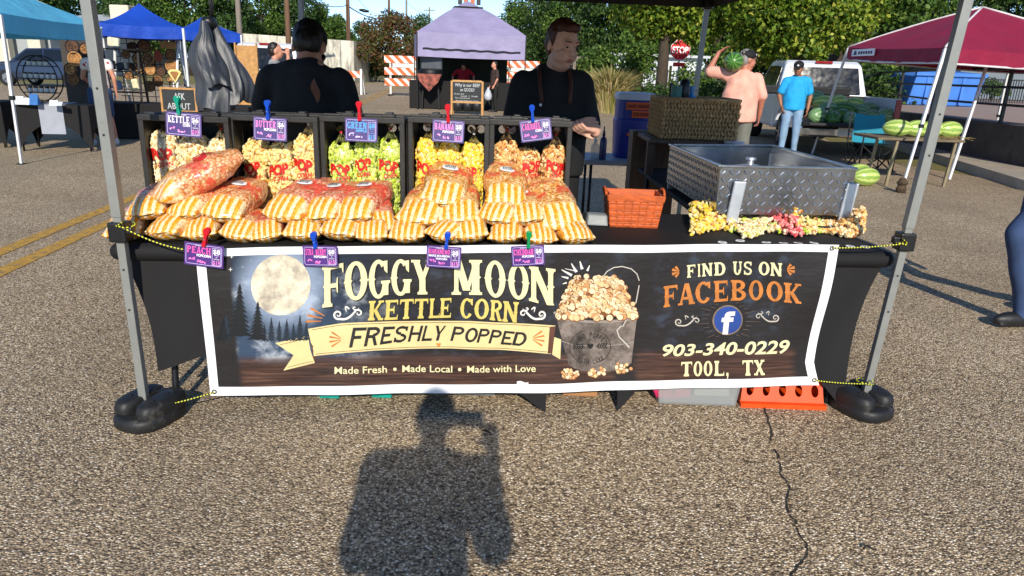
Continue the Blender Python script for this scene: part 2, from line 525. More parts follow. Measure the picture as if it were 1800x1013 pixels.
# worn double yellow line
k = NT('worn_yellow_paint'); v = k.coord('Object')
wear = k.noise(v, 14, 6, .75)
cell = k.voro(v, 95)
sepc = k.n('SeparateColor'); k.l(cell.outputs['Color'], sepc.inputs[0])
yel = k.ramp(sepc.outputs[0], [(0, '#a87a20'), (.5, '#c4942f'), (1, '#d2a648')])
c = k.mix(k.ramp(wear, [(.50, (0, 0, 0)), (.62, (1, 1, 1))]), yel, '#7d6c52')
k.l(c, k.p.inputs['Base Color']); k.set(Roughness=.8); k.bump(cell.outputs['Distance'], .5, .006)
M_YEL = k.m
mb = MB()
for off in (0.0, .30):
    pts = [(-3.00 + off, -3.), (-3.55 + off, 3.0), (-3.80 + off, 5.5), (-3.98 + off, 7.5), (-4.9 + off, 16.), (-6.05 + off, 26.7), (-7.45 + off, 40.), (-12.5 + off, 90)]
    vs = []
    for x, y in pts: vs += [(x - .062, y, .004), (x + .062, y, .004)]
    mb.add(vs, [(2 * i, 2 * i + 1, 2 * i + 3, 2 * i + 2) for i in range(len(pts) - 1)])
struct('road_line', mb, M_YEL)
# crack
M_CRACK = mat('crack_shadow_tar', '#2b2621', .95, var=.4, scale=60)
cp = [(1345, 716), (1352, 742), (1358, 760), (1356, 775), (1366, 796), (1372, 812), (1371, 832), (1385, 850), (1391, 858), (1384, 872), (1383, 892), (1390, 905), (1399, 915), (1403, 935), (1417, 955), (1420, 966), (1416, 980), (1404, 994), (1394, 1008), (1385, 1030), (1392, 1060)]
mb = MB(); vs = []
P_ = []
for i in range(len(cp) - 1):
    for t in (0, .34, .67):
        a = cp[i]; b = cp[i + 1]
        P_.append(G(a[0] + (b[0] - a[0]) * t + random.uniform(-2.2, 2.2), a[1] + (b[1] - a[1]) * t, .004))
for i, p in enumerate(P_):
    w = random.uniform(.0014, .0048)
    vs += [(p.x - w, p.y, .004), (p.x + w, p.y, .004)]
mb.add(vs, [(2 * i, 2 * i + 1, 2 * i + 3, 2 * i + 2) for i in range(len(P_) - 1) if random.random() > .06])
struct('road_crack', mb, M_CRACK)
# small dark leaf / tar spots
for px, py, s_, nm in ((855, 762, .016, 'dry brown leaf lying on asphalt right of the photographer shadow'), (1528, 968, .018, 'dark dried leaf on asphalt near the long crack')):
    p = G(px, py); mb = MB()
    mb.grid(lambda u, v: (p.x + (u - .5) * 2.4 * s_, p.y + (v - .5) * s_ * (1.2 - abs(u - .5) * 2), .006 + .008 * abs(v - .5) + .006 * math.sin(u * 5)), 6, 4)
    mb.single('fallen_leaf', mat('dead_leaf', '#2a2019', .8), nm, 'leaf')

# ================================================================== CANOPY OVER THE STALL
M_STEEL = mat('grey_powder_coat', '#8a8b86', .45, .25, var=.06, scale=20, dirt=('#5c5b56', 14, .62))
M_BLKP = mat('black_plastic', '#141414', .42, var=.2, scale=30)
M_ROOF = mat('dark_canopy_fabric', '#33312f', .8, var=.12, scale=6)
LB = [G(257, 724, .03), G(1516, 710, .03), G(0, 0, .03), G(0, 0, .03)]
LT_ = [W(154, 0, LB[0].y), W(1699, 0, LB[1].y)]
def ext(a, b, z): t = (z - a.z) / (b.z - a.z); return a + (b - a) * t
EAVE = 2.03
tops = [ext(LB[0], LT_[0], EAVE), ext(LB[1], LT_[1], EAVE), W(1243, 24, 6.0), W(529, 6, 5.72)]
tops[2].z = EAVE; tops[3].z = EAVE
LB[2] = Vector((tops[2].x - .07, 6.0, .03)); LB[3] = Vector((tops[3].x, 5.72, .03))
cent = (tops[0] + tops[1] + tops[2] + tops[3]) / 4
tent = thing('canopy_tent', 'dark roofed canopy tent on four grey steel legs sheltering the popcorn table', 'canopy tent', (cent.x, cent.y, 0))
for i in range(4):
    mb = MB(); a, b = LB[i], tops[i]; mid = a + (b - a) * .40
    mb.bar(a, mid + (b - a) * .05, .031, .031, up=(0, 1, 0)); mb.bar(mid, b, .037, .037, up=(0, 1, 0))
    lg = mb.build('leg', M_STEEL, tent, bevel=.003)
    mb = MB()
    for f_ in (.22, .30, .55, .63): q_ = a + (b - a) * f_; mb.lathe([(.0045, -.0005), (.0045, .0012), (.002, .002)], q_ + Vector((0, -.0162 if f_ < .4 else -.0192, 0)), 8, M=Matrix.Rotation(R_(90), 3, 'X'))
    mb.build_apart('snap_button', M_BLKP, lg)
    mb = MB(); c_ = ext(a, b, .775)
    mb.box(c_, (.064, .064, .075)); mb.box(c_ + Vector((.042 if i in (0, 3) else -.042, -.012, .008)), (.03, .03, .028))
    mb.build('leg_clamp', M_BLKP, lg, bevel=.006)
    mb = MB(); mb.box(b - Vector((0, 0, .06)), (.075, .075, .13)); mb.build('corner_bracket', M_BLKP, lg, bevel=.008)
def canopy_roof(name_parent, tops, eave, peak_h, val, mat_roof, scallop=.02, sag=.05):
    c = sum(tops, Vector()) / 4
    peak = Vector((c.x, c.y, eave + peak_h))
    mb = MB()
    for i in range(4):
        a, b = tops[i], tops[(i + 1) % 4]
        n = 12
        def fn(u, v, a=a, b=b):
            e = a + (b - a) * u
            p = e + (peak - e) * v
            p = Vector(p); p.z -= sag * math.sin(math.pi * min(1, v * 1.0)) * (.6 + .4 * math.sin(math.pi * u)); return p
        mb.grid(fn, n, 8)
        def fv(u, v, a=a, b=b, i=i):
            e = a + (b - a) * u
            out = (e - c); out.z = 0; out.normalize()
            vv_ = val if i else (e.z - (1.635 + .095 * u))  # front valance lengthened out of view, shaped to cast shade on the vendors
            return Vector((e.x, e.y, e.z - vv_ * v - scallop * math.sin(math.pi * u) * v)) + out * (.012 * v + .01 * math.sin(u * 31) * v)
        mb.grid(fv, 30, 3)
    bmv = mb
    return bmv
o_ = [t + (t - cent) * .012 for t in tops]
for t in o_: t.z = EAVE + .02
rf = canopy_roof(tent, o_, EAVE + .02, .95, .13, M_ROOF, .0, .08).build('canopy_roof', M_ROOF, tent, smooth=True)
# scissor truss under the eaves
mb = MB()
for i in range(4):
    a, b = tops[i].copy(), tops[(i + 1) % 4].copy(); a.z = b.z = EAVE - .02
    m_ = (a + b) / 2
    dz = Vector((0, 0, -.30 if i != 2 else -.0))
    mb.bar(a, m_ + Vector((0, 0, -.0)), .022, .03); mb.bar(m_, b, .022, .03)
pk = Vector((cent.x, cent.y, EAVE + .90))
for t in tops: mb.bar(t, pk, .022, .022)
mb.build('truss', M_STEEL, tent)

# rubber leg weights
M_RUB = mat('black_rubber', '#1b1b1c', .55, var=.25, scale=18, bump=.15, bscale=60, dirt=('#5a564e', 7, .56))
def weight():
    mb = MB()
    def slab(zs, ax, ay, cx=0, cy=0, gap=0):
        n = 36; rings = []
        for z, f in zs:
            rings.append([(cx + ax * f * abs(math.cos(t)) ** .75 * (1 if math.cos(t) >= 0 else -1), cy + ay * f * abs(math.sin(t)) ** .75 * (1 if math.sin(t) >= 0 else -1), z) for t in [2 * math.pi * i / n for i in range(n)]])
        o = len(mb.v)
        for r in rings: mb.v += r
        for i in range(len(rings) - 1):
            for j in range(n):
                a = o + i * n + j; b = o + i * n + (j + 1) % n
                mb.f.append((a, b, b + n, a + n)); mb.m.append(0)
        k_ = o + (len(rings) - 1) * n
        mb.f.append(tuple(k_ + j for j in range(n))); mb.m.append(0)
    slab([(0, .94), (.012, 1.0), (.045, 1.0), (.06, .95), (.064, .86)], .135, .165)
    for s in (-1, 1):
        slab([(.055, 1.0), (.085, 1.03), (.112, .95), (.122, .80), (.124, .5)], .060, .135, s * .070, .01)
        for yy in (-.04, .05):
            mb.lathe([(.009, .120), (.009, .128), (.005, .130)], (s * .072, yy, 0), 8)
    mb.box((0, .09, .085), (.1, .05, .06))
    return mb
for i, (rz, lab) in enumerate(((-.35, 'black rubber leg weight round the foot of the left grey canopy leg'), (.42, 'black rubber leg weight round the foot of the right grey canopy leg'))):
    t = thing('leg_weight', lab, 'leg weight', (LB[i].x + (.02 if i == 0 else -.01), LB[i].y - .005, 0), 'canopy leg weights')
    mbw = weight(); mbw.xf(Matrix.Translation(wl(t)))
    mbw.build('weight_body', M_RUB, t, smooth=True, auto=50)
    t.rotation_euler.z = rz; t.scale = (.80, .80, .86)

# ================================================================== TABLES
TZ = .71
def FE(x): return 2.675 + (x + 1.5) * .098           # front edge line
TANG = math.atan(.098)
M_CLOTH = mat('black_stretch_fabric', '#171617', .78, var=.25, scale=5, bump=.06, bscale=160, spec=.35)
M_DARKTUBE = mat('dark_steel_tube', '#26272a', .38, .5, var=.1)
def tablex(x0, x1, xfl, xfr, lab_t, lab_c, zfl, zfr, depth=.76):
    t = thing('folding_table', lab_t, 'table', ((x0 + x1) / 2, FE((x0 + x1) / 2) + depth / 2, 0), 'folding tables under the popcorn')
    ca, sa = math.cos(TANG), math.sin(TANG)
    def P3(x, d, z): return Vector((x - sa * d, FE(x) + ca * d, z))
    mb = MB(); mb.hexa([P3(x0 + .02, .02, TZ - .05), P3(x1 - .02, .02, TZ - .05), P3(x1 - .02, depth - .02, TZ - .05), P3(x0 + .02, depth - .02, TZ - .05),
                        P3(x0 + .02, .02, TZ - .012), P3(x1 - .02, .02, TZ - .012), P3(x1 - .02, depth - .02, TZ - .012), P3(x0 + .02, depth - .02, TZ - .012)])
    mb.build('tabletop', mat('white_plastic_top', '#c8c8c4', .5), t, bevel=.006)
    for xf in (xfl, xfr):
        for d in (.0, depth - .09):
            mb = MB(); inn = .05 if xf == xfl else -.05
            d2 = d + (.09 if d < .05 else 0); mb.tube([P3(xf + inn, d2, TZ - .05), P3(xf + inn * .4, d2, .45), P3(xf, d + (.03 if d < .05 else 0), .20), P3(xf, d, .0)], .0135, 10)
            mb.lathe([(.018, 0), (.02, .012), (.018, .04)], P3(xf, d, 0), 10)
            mb.build('leg', M_DARKTUBE, t, smooth=True, auto=40)
    c = thing('tablecloth', lab_c, 'tablecloth', t.location, 'black stretch tablecloths')
    # top: rounded slab
    mb = MB(); r = .035
    def top(u, v):
        x = x0 + (x1 - x0) * u; d = depth * v
        return P3(x, d, TZ + .004 * math.sin(u * 17) * math.sin(v * 5) * .3)
    mb.grid(top, 24, 10)
    # rolled rim all round
    rim = []
    for u in [i / 24 for i in range(25)]: rim.append((x0 + (x1 - x0) * u, 0, 0, -1))
    def rimstrip(pts):
        def fn(u, v):
            x, d, ox, od = pts(u)
            a = v * math.pi * .9
            return P3(x + ox * r * math.sin(a), d + od * r * math.sin(a), TZ - r * (1 - math.cos(a)))
        mb.grid(fn, 20, 6)
    rimstrip(lambda u: (x0 + (x1 - x0) * u, 0, 0, -1)); rimstrip(lambda u: (x1, depth * u, 1, 0))
    rimstrip(lambda u: (x1 - (x1 - x0) * u, depth, 0, 1)); rimstrip(lambda u: (x0, depth * (1 - u), -1, 0))
    def corner(cx, cd, a0):
        def fn(u, v):
            q = a0 + u * math.pi / 2; a = v * math.pi * .9
            return P3(cx + math.cos(q) * r * math.sin(a), cd + math.sin(q) * r * math.sin(a), TZ - r * (1 - math.cos(a)))
        mb.grid(fn, 6, 6)
    corner(x0, 0, math.pi); corner(x1, 0, 1.5 * math.pi); corner(x1, depth, 0); corner(x0, depth, math.pi / 2)
    mb.build('cloth_top', M_CLOTH, c, smooth=True)
    # hanging front / back panels between the feet, arched below
    def panel(d0, d1, front):
        def fn(u, v):
            vv = v
            zb = min(.50, (zfl if u < .5 else zfr) + .46 * (1 - abs(2 * u - 1) ** (.55 if u < .5 and zfl > .1 else 1.3)))
            z = TZ - .05 - (TZ - .05 - zb) * vv
            h = (TZ - .05 - z) / (TZ - .05)
            fl = 1 - (1 - min(1, h / .85)) ** 2.6; fr = fl
            xl = x0 + (xfl - .035 - x0) * fl; xr = x1 + (xfr + .035 - x1) * fr
            x = xl + (xr - xl) * u
            dd = d0 + (d1 - d0) * h - .02 * math.sin(math.pi * u) * math.sin(math.pi * min(1, h)) * (-1 if front else 1)
            return P3(x, dd + (.010 * math.sin(u * 40 + v * 3) + .012 * mnoise.noise(Vector((u * 9, v * 3, x0)))) * h * (1.2 - h), z)
        mb = MB(); mb.grid(fn, 60, 18); mb.build('cloth_panel', M_CLOTH, c, smooth=True)
    panel(.0, -.075, True); panel(depth, depth - .05, False)
    def side(xe, xf, zf, sgn):
        def fn(u, v):
            zb = zf + .42 * (1 - abs(2 * u - 1) ** 2.4)
            z = TZ - .05 - (TZ - .05 - zb) * v; h = (TZ - .05 - z) / (TZ - .05)
            fl = 1 - (1 - min(1, h / .85)) ** 2.6
            x = xe + (xf - sgn * -.035 - xe) * fl
            return P3(x, .0 + .05 * h + (depth - .1 * h) * u, z)
        mb = MB(); mb.grid(fn, 24, 14); mb.build('cloth_panel', M_CLOTH, c, smooth=True)
    side(x0 + .0, xfl, zfl, -1); side(x1, xfr, zfr, 1)
    return t, c
tablex(-1.53, .18, -1.385, .12, 'left folding table with dark tube legs standing under the striped popcorn bags', 'black stretch cover over the left table with its bare leg showing', .19, .0)
tablex(.235, 1.60, .50, 1.45, 'right folding table standing under the orange basket and the sample tray', 'black stretch cover over the right table beneath basket and sample tray', .0, .0)

# ================================================================== THINGS UNDER THE TABLES
def tub(mb, c, w, d, h, taper=.86, t=.006, lip=.012):
    def ring(f, z, s=0): return [(c[0] + sx * (w / 2 * f - s), c[1] + sy * (d / 2 * f - s), c[2] + z) for sx, sy in ((-1, -1), (1, -1), (1, 1), (-1, 1))]
    r = [ring(taper, 0), ring(1, h), ring(1, h, -lip), ring(1, h + .012, -lip), ring(1, h + .012, t), ring(taper, t, t)]
    o = len(mb.v)
    for q in r: mb.v += q
    for i in range(len(r) - 1):
        for j in range(4): mb.f.append((o + i * 4 + j, o + i * 4 + (j + 1) % 4, o + (i + 1) * 4 + (j + 1) % 4, o + (i + 1) * 4 + j)); mb.m.append(0)
    mb.f.append((o + 3, o + 2, o + 1, o)); mb.m.append(0); e = o + (len(r) - 1) * 4; mb.f.append((e, e + 1, e + 2, e + 3)); mb.m.append(0)
k = NT('cloudy_clear_plastic'); k.set(Roughness=.35); k.p.inputs['Base Color'].default_value = (0.42, .45, .45, 1)
tr = k.n('BsdfTransparent'); mx = k.n('MixShader'); mx.inputs[0].default_value = .42
k.l(tr.outputs[0], mx.inputs[1]); k.l(k.p.outputs[0], mx.inputs[2]); k.l(mx.outputs[0], k.out.inputs[0]); M_CLOUDY = k.m
M_TEAL = mat('teal_plastic', '#0f9c8c', .4); M_PINK = mat('pink_plastic', '#e0356f', .45)
p = G(1227, 717); t = thing('storage_tub', 'cloudy clear storage tub with pink items inside, under the banner right half', 'storage tub', (p.x, p.y + .15, 0), 'clear plastic tubs')
mb = MB(); tub(mb, (p.x, p.y + .15, 0), .40, .30, .27); mb.build('tub_body', M_CLOUDY, t, bevel=.012)
mb = MB(); mb.tube([(p.x - .13 + .05 * math.cos(a), p.y + .055 + .015 * math.sin(3 * a), .06 + .035 * math.sin(a)) for a in [i * .63 for i in range(10)]], .018, 8, closed=True)
mb.box((p.x - .09, p.y + .10, .05), (.14, .05, .07)); mb.build('contents', M_PINK, t, smooth=True, auto=40)
mb = MB(); mb.box((p.x + .08, p.y + .16, .08), (.16, .14, .13)); mb.box((p.x - .02, p.y + .2, .10), (.1, .1, .17)); mb.build('contents', mat('pale_paper', '#b9c0b2', .8), t, bevel=.005)
p = G(810, 704); t = thing('storage_tub', 'clear storage tub half in the photographer shadow under the banner middle', 'storage tub', (p.x, p.y + .18, 0), 'clear plastic tubs')
mb = MB(); tub(mb, (p.x, p.y + .18, 0), .34, .30, .25); mb.build('tub_body', M_CLOUDY, t, bevel=.012)
mb = MB(); mb.box((p.x - .05, p.y + .16, .07), (.13, .16, .12)); mb.build('contents', mat('pale_paper', '#b9c0b2', .8), t, bevel=.006)
for px, py, lab in ((575, 698, 'teal plastic crate foot peeking out below the banner, the left one'), (668, 697, 'teal plastic crate foot peeking out below the banner, the right one')):
    p = G(px, py + 9); mb = MB(); tub(mb, (p.x, p.y + .12, 0), .11, .22, .20, .8); mb.single('teal_bin', M_TEAL, lab, 'bin', 'teal bins under the table', bevel=.01)
p = G(1020, 700); t = thing('cardboard_box', 'small brown cardboard box with blue print standing under the banner', 'cardboard box', (p.x, p.y + .12, 0))
M_CARD = mat('corrugated_cardboard', '#a5764a', .85, var=.08, scale=14)
mb = MB(); mb.box((p.x, p.y + .12, .10), (.155, .2, .2)); mb.build('box_body', M_CARD, t, bevel=.003)
mb = MB(); mb.box((p.x + .03, p.y + .018, .06), (.06, .003, .05)); mb.build('printed_patch', mat('blue_print', '#4f7f9c', .8), t)
mb = MB()
for i in range(4): mb.box((p.x - .055 + .012 * (i % 2), p.y + .018, .03 + .02 * i), (.018, .003, .008))
mb.build('print', mat('black_ink', '#1a1614', .8), t)
# orange crate with round holes
p = G(1303, 716); q = G(1446, 716); wO = q.x - p.x; cx = (p.x + q.x) / 2
t = thing('orange_crate', 'bright orange plastic crate with a row of round holes beside the right leg weight', 'crate', (cx, p.y + .16, 0))
M_ORG = mat('orange_plastic', '#e84e12', .42, var=.10, scale=12, dirt=('#6e2a10', 10, .70))
mb = MB()
def oc(u, v):  # sloping front with lip
    return Vector((cx + (u - .5) * wO * (1 - .09 * v), p.y + .02 + .05 * v, .012 + .16 * v))
nh = 5; seg = []
# front built as a plate with real holes: ring of quads round every hole
def holeplate(mb, fn, nx, hz, r, n=20, aspect=1.0):
    for i in range(nx):
        u0, u1 = i / nx, (i + 1) / nx; cu = (u0 + u1) / 2
        inner = []; outer = []
        for j in range(n):
            a = 2 * math.pi * (j + .5) / n; cxn, sn = math.cos(a), math.sin(a)
            inner.append((cu + r * cxn * aspect, hz + r * sn * 3.6))
            s = 1 / max(abs(cxn), abs(sn)); x = cxn * s; y = sn * s
            outer.append((cu + x * (u1 - u0) / 2, hz + (y * (1 - hz) if y > 0 else y * hz)))
        o = len(mb.v); mb.v += [tuple(fn(*q_)) for q_ in inner] + [tuple(fn(*q_)) for q_ in outer]
        for j in range(n):
            kk = (j + 1) % n; mb.f.append((o + j, o + n + j, o + n + kk, o + kk)); mb.m.append(0)
holeplate(mb, oc, nh, .37, .046)
mb.box((cx, p.y + .012, .010), (wO * 1.02, .03, .02))
mb.hexa([(cx - wO / 2, p.y + .02, 0), (cx - wO / 2 + .006, p.y + .02, 0), (cx - wO / 2 + .03, p.y + .34, 0), (cx - wO / 2 + .024, p.y + .34, 0),
         (cx - wO / 2 + wO * .045, p.y + .07, .172), (cx - wO / 2 + wO * .045 + .006, p.y + .07, .172), (cx - wO / 2 + .044, p.y + .34, .17), (cx - wO / 2 + .038, p.y + .34, .17)])
mb.hexa([(cx + wO / 2 - .006, p.y + .02, 0), (cx + wO / 2, p.y + .02, 0), (cx + wO / 2 - .024, p.y + .34, 0), (cx + wO / 2 - .03, p.y + .34, 0),
         (cx + wO / 2 - wO * .045 - .006, p.y + .07, .172), (cx + wO / 2 - wO * .045, p.y + .07, .172), (cx + wO / 2 - .038, p.y + .34, .17), (cx + wO / 2 - .044, p.y + .34, .17)])
mb.box((cx, p.y + .33, .085), (wO * .9, .008, .17)); mb.box((cx, p.y + .17, .006), (wO * .92, .30, .01))
mb.build('crate_body', M_ORG, t)
# ================================================================== BANNER
B_S = .104
def BP(px, py, depth=0.0):
    r = ray(px, py); tt = (2.600 + B_S * 1.23) / (r.y - B_S * r.x)
    p = Vector((r.x * tt, r.y * tt, CH + r.z * tt))
    w = .007 * math.sin(p.x * 3.1 + 1) + .005 * math.sin(p.x * 7 + p.z * 6) + .003 * math.sin(p.x * 15 - p.z * 9) + .010 * max(0, p.x - 1.05) * math.sin(p.z * 14) * 2
    n = Vector((B_S, -1, 0)).normalized()
    return p + n * (depth + w)
def bdep(i): return .0007 * i
ban = thing('vinyl_banner', 'wide black vinyl banner with white hem reading FOGGY MOON KETTLE CORN, hung before the table', 'banner', (0, 2.73, .10))
def b_edge(v):
    """left and right edge in photo pixels for v 0 (top) .. 1 (bottom)"""
    xl = 344 + 25 * v
    xr = 1476 - 43 * min(1, v / .85) + (7 * (v - .85) / .15 if v > .85 else 0)
    return xl, xr
def b_y(u, v):
    top = 438 - 7 * u - 4 * math.sin(u * math.pi); bot = 697 - 19.5 * u + 2 * math.sin(u * math.pi)
    return top + (bot - top) * v
def bfn(u, v):
    xl, xr = b_edge(v); return BP(xl + (xr - xl) * u, b_y(u, v))
# printed face with a night-sky picture
k = NT('banner_print')
uvn = k.n('UVMap'); uvn.uv_map = 'UVMap'; sx = k.n('SeparateXYZ'); k.l(uvn.outputs[0], sx.inputs[0])
U, V_ = sx.outputs[0], sx.outputs[1]
def sstep(x, a, b):
    mr = k.n('MapRange'); mr.interpolation_type = 'SMOOTHSTEP'; mr.inputs[1].default_value = a; mr.inputs[2].default_value = b; k.l(x, mr.inputs[0]); return mr.outputs[0]
def mul(*a):
    r = a[0]
    for b in a[1:]: r = k.math('MULTIPLY', r, b)
    return r
def inv(a): return k.math('SUBTRACT', 1.0, a)
mp = k.n('Mapping'); mp.inputs['Scale'].default_value = (9.5, 2.6, 1); k.l(uvn.outputs[0], mp.inputs[0])
cl = k.noise(mp.outputs[0], 1.5, 7, .62); cl2 = k.noise(mp.outputs[0], 3.6, 6, .6)
skym = mul(sstep(U, .036, .046), inv(sstep(U, .17, .34)), inv(sstep(V_, .77, .84)))
sky = k.mix(sstep(V_, .1, .8), '#1d2a3d', '#34465c')
cloudm = mul(sstep(cl, .47, .66), k.math('ADD', mul(sstep(V_, .05, .3), inv(sstep(V_, .42, .58))), mul(sstep(V_, .55, .68), .95), True))
sky = k.mix(cloudm, sky, '#c3cad2')
c = k.mix(skym, '#221f20', sky)
gx = k.math('MULTIPLY', k.math('SUBTRACT', U, .122), 4.36); gy = k.math('SUBTRACT', V_, .225)
gd = k.math('SQRT', k.math('ADD', mul(gx, gx), mul(gy, gy)))
c = k.mix(mul(inv(sstep(gd, .20, .40)), .75, sstep(U, .036, .046)), c, '#93a3ba')
smoke = mul(sstep(cl2, .47, .72), k.math('ADD', mul(sstep(U, .28, .4), inv(sstep(U, .66, .69)), .55), mul(sstep(U, .71, .74), inv(sstep(U, .93, .97)), .55)), inv(sstep(V_, .8, .88)))
c = k.mix(smoke, c, '#3f4a5c')
mp2 = k.n('Mapping'); mp2.inputs['Scale'].default_value = (4, 22, 1); k.l(uvn.outputs[0], mp2.inputs[0])
wd_ = k.noise(mp2.outputs[0], 2.2, 7, .65)
wood = k.ramp(wd_, [(.3, '#1c1412'), (.52, '#4a3128'), (.72, '#7a5a48')])
woodm = mul(sstep(V_, .745, .80), sstep(U, .036, .05), inv(sstep(U, .965, .985)), k.math('SUBTRACT', 1.0, mul(sstep(U, .665, .68), inv(sstep(U, .70, .715)))))
c = k.mix(mul(woodm, .8), c, wood)
k.l(c, k.p.inputs['Base Color']); k.set(Roughness=.42); k.p.inputs['Specular IOR Level'].default_value = .5
k.bump(k.noise(k.coord('Object', scale=(1, 1, 2.2)), 4, 4), .22, .03)
M_BPR = k.m
mb = MB(); NU, NV = 72, 18
mb.grid(lambda u, v: bfn(.012 + .976 * u, .05 + .895 * v), NU, NV)
o = mb.build('printed_face', M_BPR, ban, smooth=True)
uvl = o.data.uv_layers.new(name='UVMap')
vuv = [((j / NU), (i / NV)) for i in range(NV + 1) for j in range(NU + 1)]
for lp in o.data.loops: uvl.data[lp.index].uv = vuv[lp.vertex_index]
M_VWH = mat('white_vinyl', '#e9e9ea', .42, var=.02)
mb = MB()
nrm = Vector((0, -1, 0)) * .0012
for (u0, u1, v0, v1, nu, nv) in ((0, 1, 0, .052, 72, 2), (0, 1, .941, 1, 72, 2), (0, .0145, .052, .941, 2, 18), (.9855, 1, .052, .941, 2, 18)):
    mb.grid(lambda u, v: bfn(u0 + (u1 - u0) * u, v0 + (v1 - v0) * v) + nrm, nu, nv)
mb.build('white_hem', M_VWH, ban, smooth=True)
mb = MB()
for px, py in ((353, 443), (1463, 437), (376, 690), (1432, 669)):
    c0 = BP(px, py, .003)
    mb.tube([(c0.x + .008 * math.cos(a), c0.y, c0.z + .008 * math.sin(a)) for a in [i * .628 for i in range(10)]], .0025, 6, closed=True)
mb.build_apart('grommet', mat('dark_brass', '#3a352c', .4, .6), ban, smooth=True)
M_CREAM = mat('cream_ink', '#dfd6a6', .45, var=.05, scale=40); M_GOLD = mat('pale_gold_ink', '#d2bd66', .45, var=.12, scale=30)
M_INK = mat('black_banner_ink', '#151312', .5); M_ORK = mat('copper_ink', '#bd7436', .45, var=.25, scale=22)
M_WINK = mat('white_ink', '#dcd8d0', .45, var=.05); M_PARCH = mat('parchment_ink', '#d9c58c', .5, var=.07, scale=12, dirt=('#d9b877', 5, .62))
M_SHD = mat('brown_ink', '#5a3524', .5)
# moon
k = NT('moon_ink'); v = k.coord('Object')
n1 = k.noise(v, 16, 5, .6); n2 = k.noise(v, 55, 3); vv = k.voro(v, 60)
c = k.ramp(n1, [(.36, '#9c9283'), (.5, '#cabfa8'), (.62, '#e2d6bd')])
c = k.mix(k.ramp(vv.outputs['Distance'], [(.1, (.35, .35, .35)), (.4, (0, 0, 0))]), c, '#b3a892')
k.l(c, k.p.inputs['Base Color']); k.set(Roughness=.5); M_MOON = k.m
M_HALO = mat('moon_halo_ink', '#5d6878', .5, var=.2, scale=20)
def disc(mb, px, py, rx, ry, depth, m=0, n=40, rings=4):
    mb.grid(lambda u, v: BP(px + rx * v * math.cos(2 * math.pi * u), py + ry * v * math.sin(2 * math.pi * u), depth), n, rings, m)
mb = MB(); disc(mb, 493, 502, 52.5, 52.5, bdep(2)); mb.build('moon_picture', M_MOON, ban)
# stars
mb = MB()
for px, py, s in ((407, 452, 3.4), (405, 474, 4.2), (430, 448, 2), (426, 470, 1.6), (552, 452, 2), (395, 462, 1.3), (560, 470, 1.4), (440, 459, 1.2), (548, 515, 1.2)):
    mb.add([BP(px + dx * s, py + dy * s, bdep(2)) for dx, dy in ((0, -1), (.18, -.18), (1, 0), (.18, .18), (0, 1), (-.18, .18), (-1, 0), (-.18, -.18))], [tuple(range(8))])
mb.build_apart('star_picture', M_WINK, ban)
# pines
def pine(mb, px, ytop, ybot, w, m=0, d=2):
    n = 11; L = [(px, ytop)]; Rr = []
    pts = [(px, ytop)]
    for i in range(1, n + 1):
        f = i / n; y = ytop + (ybot - ytop) * f; ww = w / 2 * f ** .9
        a = random.uniform(.8, 1.15)
        pts.append((px + ww * a, y)); pts.append((px + ww * .45, y - (ybot - ytop) / n * .25))
    left = [(2 * px - x, y + random.uniform(-.6, .6)) for x, y in pts[1:]]
    for i in range(n):
        # each tier a triangle pair
        f0 = i / n; f1 = (i + 1) / n; y0 = ytop + (ybot - ytop) * f0 * .96; y1 = ytop + (ybot - ytop) * f1
        ww = w / 2 * f1 ** .8 * random.uniform(1.0, 1.3)
        mb.add([BP(*q_, bdep(d) + i * .00008) for q_ in ((px - ww * .22, y0 - 2), (px + ww * .22, y0 - 2), (px + ww, y1 + random.uniform(-1, 1)), (px + ww * .4, y1 - 2), (px, y1), (px - ww * .4, y1 - 2), (px - ww, y1 + random.uniform(-1, 1)))], [tuple(range(7))], m)
mb = MB()
for px, yt, w_ in ((398, 552, 20), (477, 560, 16), (491, 566, 14), (504, 563, 15), (516, 570, 12), (527, 556, 17), (538, 568, 12), (465, 572, 14)): pine(mb, px, yt, 600, w_, 1, 2)
pine(mb, 421, 502, 592, 40, 0, 3); pine(mb, 453, 533, 598, 32, 0, 3); pine(mb, 392, 562, 600, 22, 0, 3)
mb.build('pine_picture', [mat('pine_ink', '#0b1015', .5), mat('far_pine_ink', '#1a2733', .5)], ban)
# orange dashes and white dashes
def dash(mb, x0, y0, x1, y1, w0, w1, d, m=0):
    dx, dy = x1 - x0, y1 - y0; L = math.hypot(dx, dy); nx, ny = -dy / L, dx / L
    mb.add([BP(*q_, d) for q_ in ((x0 + nx * w0, y0 + ny * w0), (x1 + nx * w1, y1 + ny * w1), (x1 - nx * w1, y1 - ny * w1), (x0 - nx * w0, y0 - ny * w0))], [(0, 1, 2, 3)], m)
mb = MB()
for a in ((570, 557, 546, 543, .6, 2), (566, 561, 540, 555, .6, 2), (564, 566, 538, 566, .6, 2)): dash(mb, *a, bdep(3))
mb.build_apart('sparkle_picture', M_ORK, ban)
mb = MB()
for a in ((1005, 484, 987, 474, 2.4, .8), (1015, 477, 993, 472, 1, .4), (1013, 478, 1004, 463, 2.6, .8), (1023, 473, 1019, 459, 2.6, .8), (1032, 476, 1036, 466, 2, .6), (999, 489, 987, 486, 2, .7), (996, 497, 989, 499, 1.6, .6)): dash(mb, *a, bdep(3))
mb.build_apart('sparkle_picture', M_WINK, ban)
